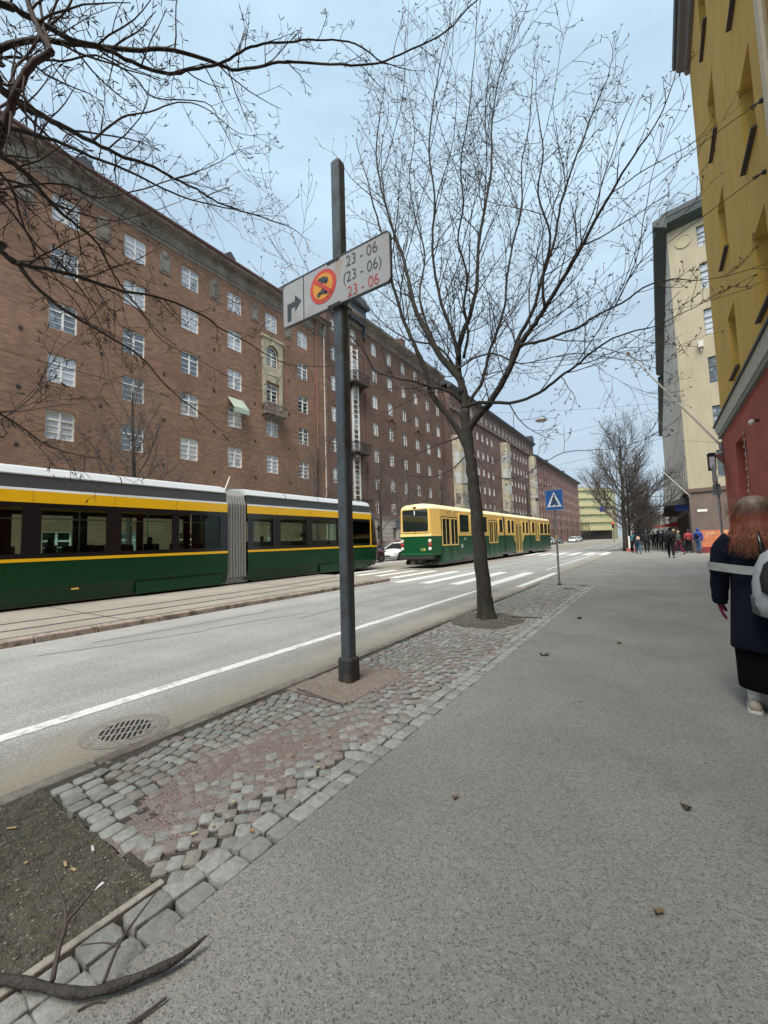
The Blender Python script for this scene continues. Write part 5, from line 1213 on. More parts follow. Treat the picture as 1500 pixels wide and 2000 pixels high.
for y_ in (12.05, 19.75):
    mb = MB(); rings = []
    for i in range(9):
        k = 1 if i % 2 else .95; rings.append([(x_ * k, y_ + .4 * i / 8, z) for x_, z in ((-1.1, .35), (-1.1, 3.1), (-.7, 3.42), (.7, 3.42), (1.1, 3.1), (1.1, .35))])
    mb.loft(rings); mb.build('bellows', M_blk, tram2)
def win2(y0, y1, z0, z1, side=1, name='window'):
    mb = MB(); x_ = side * H2; g = .022
    # rounded frame ring and glass
    def rr(o, xx):
        r = .07; pts = []
        for cx, cy, a0 in ((y1 + o - r, z1 + o - r, 0), (y0 - o + r, z1 + o - r, 90), (y0 - o + r, z0 - o + r, 180), (y1 + o - r, z0 - o + r, 270)):
            for k in range(4): a = radians(a0 + k * 30); pts.append((xx, cx + r * cos(a), cy + r * sin(a)))
        return pts
    off = side * -.03
    mb.loft([rr(.045, x_ - .06 * side), rr(.045, x_ + .012 * side), rr(0, x_ + .012 * side), rr(0, x_ - .04 * side)], cap=False)
    o = mb.build(name, M_trim, tram2)
    mb = MB(); mb.prism(rr(-.0, x_ + .002 * side), (side * -.02, 0, 0)); p = mb.build('pane', M_dgl, o)
    return o
def door2(y0, y1, z0=.30, z1=2.78, low=False):
    mb = MB(); mb.box(H2 + .001, H2 + .010, y0, y1, z0, z1); d = mb.build('door', M_blk, tram2)
    w_ = (y1 - y0) / 2
    for k in range(2):
        a = y0 + k * w_ + .10; b = y0 + (k + 1) * w_ - .10
        fr_ = MB(); zb = z0 + .85 if not low else z0 + .05
        fr_.box(H2 + .011, H2 + .03, a - .06, a, zb, z1 - .05); fr_.box(H2 + .011, H2 + .03, b, b + .06, zb, z1 - .05); fr_.box(H2 + .011, H2 + .03, a, b, zb, zb + .07); fr_.box(H2 + .011, H2 + .03, a, b, z1 - .12, z1 - .05)
        fr_.box(H2 + .015, H2 + .028, (a + b) / 2 - .02, (a + b) / 2 + .02, zb, z1 - .1)
        fr_.build('door_frame', M_trim, d)
        g_ = MB(); g_.box(H2 + .0105, H2 + .014, a, b, zb + .07, z1 - .12); g_.build('door_pane', M_dgl, d)
        if not low:
            g_ = MB(); g_.box(H2 + .0112, H2 + .022, a - .06, b + .06, z0, zb - .01); g_.build('door_panel', M_g2, d)
            g_ = MB(); g_.box(H2 + .0225, H2 + .026, (a + b) / 2 - .015, (a + b) / 2 + .015, z0 + .1, zb - .1); g_.build('door_rib', mat('pale_green_rib', (.12, .25, .13)), d)
for a, b in ((3.45, 4.9), (5.3, 6.7), (7.15, 8.25)): win2(a, b, 1.92, 2.98)
door2(.92, 3.2); door2(8.6, 10.55); win2(10.95, 11.75, 1.92, 2.9)
for a, b in ((13.0, 13.75), (14.05, 14.75), (17.35, 18.05), (18.45, 19.2)): win2(a, b, 1.88, 2.88)
door2(15.15, 16.95, .2, 2.62, True)
mb = MB()                                                # slanting low windows flanking the low-floor door
for s_, a in ((1, 14.95), (-1, 17.15)):
    mb.prism([(H2 + .004, a, 1.1), (H2 + .004, a - s_ * .75, 1.86), (H2 + .004, a - s_ * .68, 1.90), (H2 + .004, a + s_ * .03, 1.18)], (.02, 0, 0)); mb.box(H2 + .004, H2 + .024, a, a + .05, 1.1, 2.6)
mb.build('window_trim', M_trim, tram2)
win2(20.6, 21.5, 1.9, 2.9); door2(21.85, 23.5, .3, 2.7)
for a, b in ((23.85, 25.3), (25.6, 27.0), (27.3, 28.4)): win2(a, b, 1.86, 2.86)
for a in (3.4, 6, 9, 13, 16, 21, 25): win2(a, a + 1.6, 1.92, 2.95, side=-1)
# rear end
def rrect(x0, x1, z0, z1, r, y_, n=5):
    pts = []
    for cx, cz, a0 in ((x1 - r, z1 - r, 0), (x0 + r, z1 - r, 90), (x0 + r, z0 + r, 180), (x1 - r, z0 + r, 270)):
        for k in range(n): a = radians(a0 + k * 90 / (n - 1)); pts.append((cx + r * cos(a), y_, cz + r * sin(a)))
    return pts
mb = MB(); mb.loft([rrect(-.86, .86, 1.90, 3.23, .14, .08), rrect(-.86, .86, 1.90, 3.23, .14, -.035), rrect(-.80, .80, 1.96, 3.17, .1, -.035), rrect(-.80, .80, 1.96, 3.17, .1, -.005)], cap=False); rw = mb.build('rear_window', M_trim, tram2)
mb = MB(); mb.prism(rrect(-.81, .81, 1.95, 3.18, .1, -.03), (0, .02, 0)); mb.build('pane', M_dgl, rw)
mb = MB(); mb.box(-.98, .98, -.03, .0, 1.70, 1.84); mb.build('rear_waist_strip', mat('pale_yellow_strip', (.75, .62, .26)), tram2)
mb = MB(); mb.box(-.10, .08, -.06, .1, 3.25, 3.32); mb.build('roof_lamp', mat('dark_red_lens', (.12, .01, .008), rough=.2), tram2)
mb = MB(); mb.tube([(0, -.05, 1.84), (0, -.06, 2.1)], .012, 5); mb.tube([(-.55, -.055, 2.02), (.0, -.06, 2.05), (.75, -.055, 1.96)], .008, 5); mb.build('wiper', M_blk, tram2)
text_mesh('route_number', '1', .34, mat('white_lettering', (.85, .85, .83)), tram2, (-.02, -.036, 2.98), bold=.008)
text_mesh('fleet_number', '118', .20, mat('yellow_lettering', (.55, .5, .15)), tram2, (.42, -.006, .98), bold=.004)
text_mesh('side_number', '118', .16, mat('white_lettering', (.85, .85, .83)), tram2, (H2 + .003, 4.2, 1.5), rot=(pi / 2, 0, pi / 2), bold=.003)
mb = MB(); mb.poly([(H2 + .002, 3.65, .98), (H2 + .002, 3.85, .98), (H2 + .002, 3.85, 1.18), (H2 + .002, 3.65, 1.18)]); mb.build('sticker', mat('pale_sticker', (.5, .6, .5)), tram2)
for s_ in (-1, 1):
    for z, c_, nm in ((1.45, (.75, .6, .45), 'upper'), (1.24, (.35, .03, .02), 'red'), (1.03, (.65, .65, .6), 'white')):
        mb = MB(); mb.lathe((s_ * .86, -.0, z), [(.095, .0), (.095, -.035), (.08, -.05), (.01, -.06)], 14, axis='Y'); mb.build('tail_light', mat('lens_' + nm, c_, rough=.2), tram2)
mb = MB(); mb.box(-1.0, 1.0, -.06, .2, .45, .64); mb.box(-.9, .9, .2, .84, .48, .655); mb.build('bumper', mat('bumper_rubber', (.02, .02, .022), rough=.7), tram2, bevel=.02)
mb = MB(); mb.box(-.98, .98, -.02, .0, .72, .76); mb.build('bumper_line', mat('green_line', (.02, .16, .06)), tram2)
mb = MB(); mb.box(-.42, -.14, .05, .35, .18, .48); mb.box(-.06, .3, .15, .6, .26, .46); mb.lathe((.1, .1, .36), [(.02, 0), (.1, 0), (.1, .3), (.02, .3)], 12, axis='Y'); mb.build('coupler', mat('coupler_iron', (.05, .048, .045), rough=.7, col2=(.2, .2, .19), thr=(.5, .6)), tram2)
M_bog = mat('bogie_iron', (.028, .026, .024), rough=.8)
for yc in (2.0 + 3.0, 12.25, 19.95, 26.6):
    mb = MB(); mb.box(-.95, -.85, yc - 1.1, yc + 1.1, .25, .5); mb.box(.85, .95, yc - 1.1, yc + 1.1, .25, .5); mb.box(-.85, .85, yc - .12, yc + .12, .25, .5)
    for yy in (yc - .9, yc + .9):
        for s_ in (-.95, .95): mb.box(s_ - .08, s_ + .08, yy - .14, yy + .14, .22, .48)
    bg_ = mb.build('bogie', M_bog, tram2)
    for yy in (yc - .9, yc + .9):
        for s_ in (-.5, .5):
            mb = MB(); mb.lathe((s_ * 1.1, yy, .33), [(.03, -.07), (.33, -.07), (.33, .07), (.03, .07)], 20, axis='X'); mb.build('wheel', MATS['wheel_steel'], bg_)
    mb = MB(); mb.box(H2 - .02, H2 + .004, yc - 1.3, yc + 1.3, .27, .50); mb.build('bogie_opening', M_blk, tram2)
# roof gear and pantograph
mb = MB()
for a, b, h in ((7.5, 9.0, .22), (10.5, 11.6, .28), (13.2, 15.5, .25), (16.5, 19.0, .22), (21.0, 23.5, .25)): mb.box(-.55, .55, a, b, 3.48, 3.50 + h)
mb.build('roof_box', mat('roof_gear', (.06, .065, .07), rough=.7), tram2, bevel=.03)
mb = MB(); mb.box(-.4, .4, 8.6, 10.0, 3.5, 3.7)
for s_ in (-.4, .4): mb.tube([(s_, 8.8, 3.7), (s_ * 1.2, 10.2, 4.6), (s_ * .9, 9.0, 5.6)], .022, 5)
mb.tube([(-.95, 9.0, 5.6), (.95, 9.0, 5.6)], .03, 6); mb.tube([(-.95, 9.3, 5.6), (.95, 9.3, 5.6)], .03, 6); mb.build('pantograph', M_black, tram2)
for dx in (0.0, .18): 
    mb = MB(); mb.tube([(H2 - .2, 1.2 + dx * 6, 2.8), (H2 + .05, 2.0 + dx * 5, 3.1), (H2 - .5, 3.4 + dx * 4, 3.5)], .012, 4); mb.build('trolley_cord', M_black, tram2)
# ================================================================== SQUARE POLE AND ITS SIGN
PX, PY = -2.83, 3.47
pole = thing('steel_pole', 'tall square blue-grey steel pole with a thicker dark foot, standing in the cobbled strip', 'pole', (PX, PY, 0))
hw = .062; ch = .014
def sqring(h, c, z, tz=0): return [(h - c, -h, z), (h, -h + c, z), (h, h - c, z), (h - c, h, z), (-h + c, h, z), (-h, h - c, z), (-h, -h + c, z), (-h + c, -h, z)]
mb = MB(); mb.loft([sqring(hw, ch, z) for z in (.22, 2.0, 4.0, 5.84)] + [sqring(hw * .86, ch, 5.87)]); mb.build('shaft', M_steel, pole)
mb = MB(); mb.loft([sqring(.088, .018, -.04), sqring(.088, .018, .225), sqring(.078, .015, .245), sqring(hw, ch, .25)]); mb.build('foot', mat('dark_foot_paint', (.035, .037, .038), rough=.6, var=.3, scale=12, bump=.3, col2=(.08, .06, .045), thr=(.5, .65)), pole)
mb = MB(); mb.box(-.03, .03, -hw - .003, -hw, .75, 1.05); mb.build('hatch', M_steel, pole)
SX0, SX1, SZ0, SZ1, SY = -3.652, -2.085, 4.085, 4.625, 3.365
sg = thing('traffic_sign', 'white plate with arrow, orange prohibition disc and 23 - 06 hours on the square pole', 'sign', (0, SY, 0))
def rr_xz(x0, x1, z0, z1, r, y_, n=6): return rrect(x0, x1, z0, z1, r, y_, n)
M_sgn = mat('sign_white', (.345, .355, .37), rough=.45, var=.08, scale=5, col2=(.30, .27, .26), thr=(.56, .72))
M_ink = mat('sign_ink', (.035, .045, .055), rough=.5)
M_redp = mat('sign_red', (.50, .05, .035), rough=.5, var=.1)
mb = MB(); mb.prism(rr_xz(SX0, SX1, SZ0, SZ1, .05, .0), (0, .018, 0)); mb.build('plate', M_sgn, sg)
mb = MB(); mb.loft([rr_xz(SX0 - .006, SX1 + .006, SZ0 - .006, SZ1 + .006, .055, -.006), rr_xz(SX0 - .006, SX1 + .006, SZ0 - .006, SZ1 + .006, .055, .03), rr_xz(SX0 + .006, SX1 - .006, SZ0 + .006, SZ1 - .006, .045, .03), rr_xz(SX0 + .004, SX1 - .004, SZ0 + .004, SZ1 - .004, .045, -.006)], cap=False); mb.loft([rr_xz(SX0 - .006, SX1 + .006, SZ0 - .006, SZ1 + .006, .055, -.006), rr_xz(SX0 + .004, SX1 - .004, SZ0 + .004, SZ1 - .004, .045, -.006)], cap=False); mb.build('edge_frame', mat('dark_edge', (.06, .065, .07), rough=.5), sg)
mb = MB(); dx = -3.302; mb.box(dx - .006, dx + .006, -.003, -.001, SZ0 + .006, SZ1 - .006); mb.build('divider', M_ink, sg)
mb = MB()                                                # right-turn arrow
ax, az = -3.575, 4.16
mb.prism([(ax, -.003, az - .02), (ax + .065, -.003, az - .02), (ax + .065, -.003, az + .135), (ax + .13, -.003, az + .135), (ax + .13, -.003, az + .075), (ax + .235, -.003, az + .175), (ax + .13, -.003, az + .275), (ax + .13, -.003, az + .2), (ax, -.003, az + .2)], (0, .002, 0)); mb.build('arrow', M_ink, sg)
def disc(r, y_, n=40): return [(-2.995 + r * cos(2 * pi * i / n), y_, 4.372 + r * sin(2 * pi * i / n)) for i in range(n)]
mb = MB(); mb.prism(disc(.197, -.004), (0, .003, 0)); mb.build('red_ring', M_redp, sg)
mb = MB(); mb.prism(disc(.150, -.007), (0, .002, 0)); mb.build('orange_disc', mat('sign_orange', (.62, .27, .03), rough=.5, var=.1), sg)
mb = MB(); cx, cz = -2.995, 4.372
mb.prism([(cx - .06, -.009, cz + .085), (cx - .06, -.009, cz + .02), (cx - .085, -.009, cz + .02)] [:0] or [(cx - .07, -.009, cz + .11), (cx + .035, -.009, cz + .11), (cx + .035, -.009, cz + .085), (cx + .075, -.009, cz + .085), (cx + .085, -.009, cz + .03), (cx - .07, -.009, cz + .03)], (0, .0015, 0))
for q in (-.04, .05): mb.prism([(cx + q + .017 * cos(a), -.009, cz + .027 + .017 * sin(a)) for a in [2 * pi * i / 12 for i in range(12)]], (0, .0015, 0))
for q in (-.06, .055): mb.prism([(cx + q + .028 * cos(a), -.009, cz - .085 + .028 * sin(a)) for a in [2 * pi * i / 12 for i in range(12)]], (0, .0015, 0))
mb.prism([(cx - .07, -.009, cz - .055), (cx + .03, -.009, cz - .045), (cx + .055, -.009, cz - .085), (cx + .035, -.009, cz - .10), (cx - .03, -.009, cz - .09)], (0, .0015, 0))
mb.prism([(cx - .03, -.009, cz - .05), (cx + .0, -.009, cz - .01), (cx + .02, -.009, cz - .015), (cx + .015, -.009, cz - .05)], (0, .0015, 0)); mb.build('lorry_and_motorcycle', M_ink, sg)
mb = MB(); d_ = Vector((1, 0, -.85)).normalized(); n_ = Vector((d_.z, 0, -d_.x)) * .021; c_ = Vector((cx, -.0115, cz))
mb.prism([c_ - d_ * .155 + n_, c_ + d_ * .155 + n_, c_ + d_ * .155 - n_, c_ - d_ * .155 - n_], (0, .0015, 0)); mb.build('red_slash', M_redp, sg)
M_ink2 = mat('sign_grey_ink', (.06, .065, .07), rough=.5)
for nm, tx, x_, z_, m_ in (('hours_weekdays', '23 - 06', -2.445, 4.515, M_ink2), ('hours_saturdays', '(23 - 06)', -2.445, 4.338, M_ink2), ('hours_sundays', '23 - 06', -2.435, 4.165, mat('sign_red_ink', (.40, .06, .05), rough=.5))):
    text_mesh(nm, tx, .172, m_, sg, (x_, -.0022, z_), sx=.86, bold=-.001, space=1.0)
mb = MB(); mb.prism([(-2.86, -.0008, 4.36), (-2.76, -.0008, 4.36), (-2.71, -.0008, 4.60), (-2.79, -.0008, 4.60)], (0, .0005, 0)); mb.build('worn_tape', mat('worn_tape', (.34, .29, .26), var=.1), sg)
for z in (SZ0 - .0, SZ1 - .03):
    mb = MB(); mb.box(PX - .10, PX + .08, -.004 - .002, .04, z + .002, z + .026)
    for q in (-.07, .0, .05): mb.box(PX + q - .008, PX + q + .008, -.012, -.004, z + .004, z + .024)
    mb.box(PX - .085, PX - .07, .0, .2, z + .002, z + .026); mb.box(PX + .07, PX + .085, .0, .2, z + .002, z + .026); mb.build('clamp', M_black, sg)

# ================================================================== CROSSING SIGN
cs = thing('crossing_sign', 'blue square pedestrian crossing sign with a white triangle, on a thin leaning-looking grey post', 'sign', (-2.62, 13.35, 0))
mb = MB(); mb.tube([(0, 0, -.03), (0, 0, 1.42), (-.01, 0, 2.9)], .03, 10); mb.build('post', mat('old_galvanised_post', (.17, .165, .16), rough=.6, var=.3, scale=8, col2=(.22, .13, .08), thr=(.55, .7)), cs)
mb = MB(); mb.lathe((0, 0, 1.36), [(.031, 0), (.042, .0), (.042, .14), (.031, .14)], 12); mb.build('sleeve', mat('ochre_sleeve', (.42, .28, .15)), cs)
mb = MB(); mb.lathe((0, 0, 0), [(.06, -.03), (.06, .04), (.035, .05)], 12); mb.build('foot', M_black, cs)
mb = MB(); mb.prism(rr_xz(-.255, .255, 2.27, 2.90, .03, -.05), (0, .012, 0)); mb.build('plate', mat('sign_blue', (.012, .085, .30), rough=.4, var=.05), cs)
mb = MB(); mb.loft([rr_xz(-.255, .255, 2.27, 2.90, .03, -.053), rr_xz(-.24, .24, 2.285, 2.885, .025, -.053)], cap=False); mb.build('plate_border', mat('sign_pale_blue', (.12, .25, .42)), cs)
mb = MB(); mb.prism([(-.215, -.055, 2.37), (.215, -.055, 2.37), (0, -.055, 2.83)], (0, .003, 0)); mb.build('white_triangle', mat('sign_bright_white', (.62, .66, .70)), cs)
mb = MB(); mb.prism([(-.13, -.0565, 2.42), (.13, -.0565, 2.42), (0, -.0565, 2.71)], (0, .001, 0)); mb.build('blue_triangle', MATS['sign_blue'], cs)
mb = MB(); mb.prism([(-.10 + .2 * k, -.058, 2.40) for k in (0, .15, .55, 1, .85, .45)][:0] or [(-.035, -.058, 2.68), (.03, -.058, 2.68), (.045, -.058, 2.58), (.095, -.058, 2.53), (.03, -.058, 2.55), (.085, -.058, 2.40), (.05, -.058, 2.40), (.0, -.058, 2.50), (-.06, -.058, 2.40), (-.095, -.058, 2.40), (-.03, -.058, 2.53), (-.085, -.058, 2.56), (-.06, -.058, 2.6)], (0, .001, 0))
mb.prism([(.028 * cos(a), -.058, 2.715 + .03 * sin(a)) for a in [2 * pi * i / 12 for i in range(12)]], (0, .001, 0)); mb.build('walking_figure', M_ink, cs)
mb = MB()
for k in (-.06, .0, .06): mb.prism([(k * 1.6 - .016, -.0575, 2.385), (k * 1.6 + .016, -.0575, 2.385), (k + .008, -.0575, 2.44), (k - .008, -.0575, 2.44)], (0, .001, 0))
mb.build('crossing_stripes', MATS['sign_bright_white'], cs)

# sign seen edge-on at the corner
es = thing('sign_post', 'grey sign seen edge-on on a pole before the cream building, above the red-haired woman', 'sign', (1.66, 17.0, 0))
mb = MB(); mb.tube([(0, 0, -.02), (0, 0, 2.4), (-.02, 0, 3.3)], .035, 8); mb.build('pole', M_galv, es)
mb = MB(); mb.box(-.09, -.03, -.32, .32, 3.05, 3.62); mb.build('upper_plate', M_galv, es)
mb = MB(); mb.box(-.12, .06, -.1, .12, 2.66, 3.0); mb.build('lamp_housing', mat('dull_blue_grey', (.12, .14, .16)), es)

# ================================================================== WALL FITTINGS
wf = thing('wall_lantern', 'dark box lantern on a rusty bracket at the far edge of the red wall', 'lantern', (XR, 17.7, 0))
mb = MB(); mb.box(-.48, -.26, -.1, .12, 3.55, 4.08); mb.prism([(-.5, -.13, 4.08), (-.24, -.13, 4.08), (-.28, -.13, 4.14), (-.46, -.13, 4.14)], (0, .28, 0)); mb.build('housing', M_black, wf, bevel=.01)
mb = MB(); mb.prism([(-.3, -.02, 4.05), (-.045, -.02, 4.12), (-.045, -.02, 3.7)], (0, .06, 0)); mb.box(-.06, -.042, -.12, .16, 3.5, 4.2); mb.build('bracket', mat('rusty_bracket', (.2, .08, .06)), wf)
mb = MB(); mb.box(-.44, -.3, -.115, -.1, 3.62, 4.0); mb.build('pane', M_pane, wf)
def flagpole(label, base, tip, r=.035):
    f_ = thing('flagpole', label, 'flagpole', base); v = Vector(tip) - Vector(base)
    mb = MB(); mb.tube([(0, 0, 0), v * .5, v], [r, r * .85, r * .6], 8); mb.build('pole', mat('flagpole_white', (.55, .53, .48), rough=.5), f_)
    mb = MB(); mb.lathe(tuple(v), [(.005, -.04), (.06, -.02), (.06, .03), (.005, .05)], 8); mb.build('finial', mat('rusty_finial', (.25, .09, .05)), f_)
    mb = MB(); mb.lathe((0, 0, 0), [(.01, -.12), (.07, -.1), (.07, .12), (.01, .14)], 8); mb.build('socket', M_galv, f_)
    return f_, v
f1, v = flagpole('long white flagpole slanting out over the pavement from the red and ochre building', (1.93, 17.8, 4.36), (-.55, 17.8, 8.32))
mb = MB(); mb.tube([v * .98, v * .8 + Vector((0, -.1, -1.5)), v * .5 + Vector((0, -.1, -1.6)), (0, -.1, .1)], .006, 4); mb.build('halyard', mat('thin_rope', (.3, .3, .28)), f1)
f2, v = flagpole('shorter pale flagpole slanting from the street corner of the cream building', (1.93, 36.6, 4.15), (-.1, 36.6, 6.85), .028)
sc_ = thing('security_camera', 'small pale globe camera on the red wall near the right edge', 'camera', (XR - .04, 11.9, 3.86))
mb = MB(); mb.lathe((0, 0, 0), [(.005, -.09), (.045, -.075), (.06, -.03), (.06, 0), (.03, .04), (.005, .05)], 14); o = mb.build('dome', mat('pale_dome', (.55, .54, .5), rough=.4), sc_, smooth=True); o.location = (-.12, 0, 0)
mb = MB(); mb.box(-.12, .0, -.03, .03, -.02, .03); mb.build('arm', M_black, sc_)
# ================================================================== OVERHEAD WIRES AND LAMPS
M_wire = mat('wire', (.03, .03, .032), rough=.6)
def wire(name, label, a, b, sag, r=.009, cat='wire', n=24, group=None):
    mb = MB(); a = Vector(a); b = Vector(b); mb.tube([a.lerp(b, i / n) - Vector((0, 0, sag * 4 * (i / n) * (1 - i / n))) - a for i in range(n + 1)], r, 4)
    o = mb.build(name, M_wire); o.location = a; return tag(o, label, cat, group)
wire('span_wire', 'upper span wire hooked to the ochre wall and crossing the street above the near tree', (1.95, 9.3, 8.95), (-24, 22, 12.5), .9)
wire('span_wire', 'lower span wire hooked to the ochre wall and crossing behind the near tree', (1.95, 9.6, 7.85), (-24, 30, 10.5), .8)
for (y_, z_) in ((9.3, 8.95), (9.6, 7.85)):
    mb = MB(); mb.tube([(0, 0, 0), (-.12, .02, .0), (-.16, .06, .02), (-.12, .1, .0), (-.08, .05, 0)], .014, 5); mb.lathe((0, 0, 0), [(.005, -.05), (.04, -.05), (.04, .02), (.005, .02)], 8, axis='X')
    o = mb.build('wall_hook', M_black); o.location = (1.99, y_, z_); tag(o, 'iron hook in the ochre wall holding the %s span wire' % ('upper' if z_ > 8.5 else 'lower'), 'hook')
wire('span_wire', 'thin wire crossing from the cream corner building to the far brick row', (1.9, 40, 12), (-24, 52, 14), .9, .012)
wire('span_wire', 'faint low wire from the cream building over the avenue trees', (1.9, 38.6, 9.2), (-24, 60, 12), 1.1, .012)
wire('contact_wire', 'tram contact wire above the near track', (-11.3, -20, 5.75), (-11.3, 190, 5.75), 0, .008)
wire('contact_wire', 'tram contact wire above the far track', (-14.2, -20, 5.75), (-14.2, 190, 5.75), 0, .008)
wire('span_wire', 'long wire stretched over both trams just before the dark brick block', (-24, 12.0, 9.5), (-3, 70, 10.5), .6, .01)
hl = thing('hanging_lamp', 'small saucer-shaped street lamp hanging over the road beside the near tree crown', 'lamp', (-6.2, 28.9, 9.45))
mb = MB(); mb.lathe((0, 0, 0), [(.02, .22), (.08, .2), (.12, .1), (.38, .02), (.40, -.04), (.3, -.1), (.02, -.12)], 20); mb.build('shade', mat('lamp_grey', (.28, .28, .27)), hl, smooth=True)
mb = MB(); mb.tube([(0, 0, .2), (0, 0, .65)], .012, 4); mb.tube([(-.3, 0, .65), (.3, 0, .65)], .01, 4); mb.build('hanger', M_wire, hl)
wire('span_wire', 'wire carrying the hanging saucer lamp across the street', (1.95, 37, 11.2), (-24, 15, 10.6), .75, .008)
# traction mast with bracket beyond the trams
tm_ = thing('traction_mast', 'dark overhead-line mast with a cross arm rising behind the front of the old tram', 'mast', (-16.9, 66, 0))
mb = MB(); mb.tube([(0, 0, 0), (0, 0, 9.5)], [.14, .10], 8); mb.build('pole', M_black, tm_)
mb = MB(); mb.tube([(0, 0, 7.4), (3.2, 0, 7.7)], .05, 6); mb.tube([(0, 0, 8.3), (3.0, 0, 7.75)], .02, 4); mb.box(1.2, 1.6, -.1, .1, 7.1, 7.6); mb.build('cross_arm', M_black, tm_)
tl = thing('traffic_light', 'distant traffic light showing red at the end of the road', 'traffic light', (-7.5, 92, 0))
mb = MB(); mb.tube([(0, 0, 0), (0, 0, 3.4)], .07, 8); mb.build('pole', M_galv, tl); mb = MB(); mb.box(-.2, .2, -.15, .15, 2.9, 4.1); mb.build('housing', M_black, tl)
mr_ = bpy.data.materials.new('lit_red_lamp'); mr_.use_nodes = True; mr_.node_tree.nodes['Principled BSDF'].inputs['Emission Color'].default_value = (1, .08, .03, 1); mr_.node_tree.nodes['Principled BSDF'].inputs['Emission Strength'].default_value = 2.5; mr_.node_tree.nodes['Principled BSDF'].inputs['Base Color'].default_value = (.5, .02, .01, 1)
mb = MB(); mb.lathe((0, -.15, 3.85), [(.01, 0), (.15, 0), (.13, -.05), (.01, -.06)], 12, axis='Y'); mb.build('red_lamp', mr_, tl)
pb = thing('parking_board', 'dark parking notice on a pole just left of the old tram', 'sign', (-19.6, 31.6, 0))
mb = MB(); mb.tube([(0, 0, 0), (0, 0, 3.4)], .04, 8); mb.build('pole', M_galv, pb); mb = MB(); mb.box(-.28, .28, -.06, -.03, 2.5, 3.4); mb.build('board', mat('dark_slate_board', (.08, .09, .11)), pb)

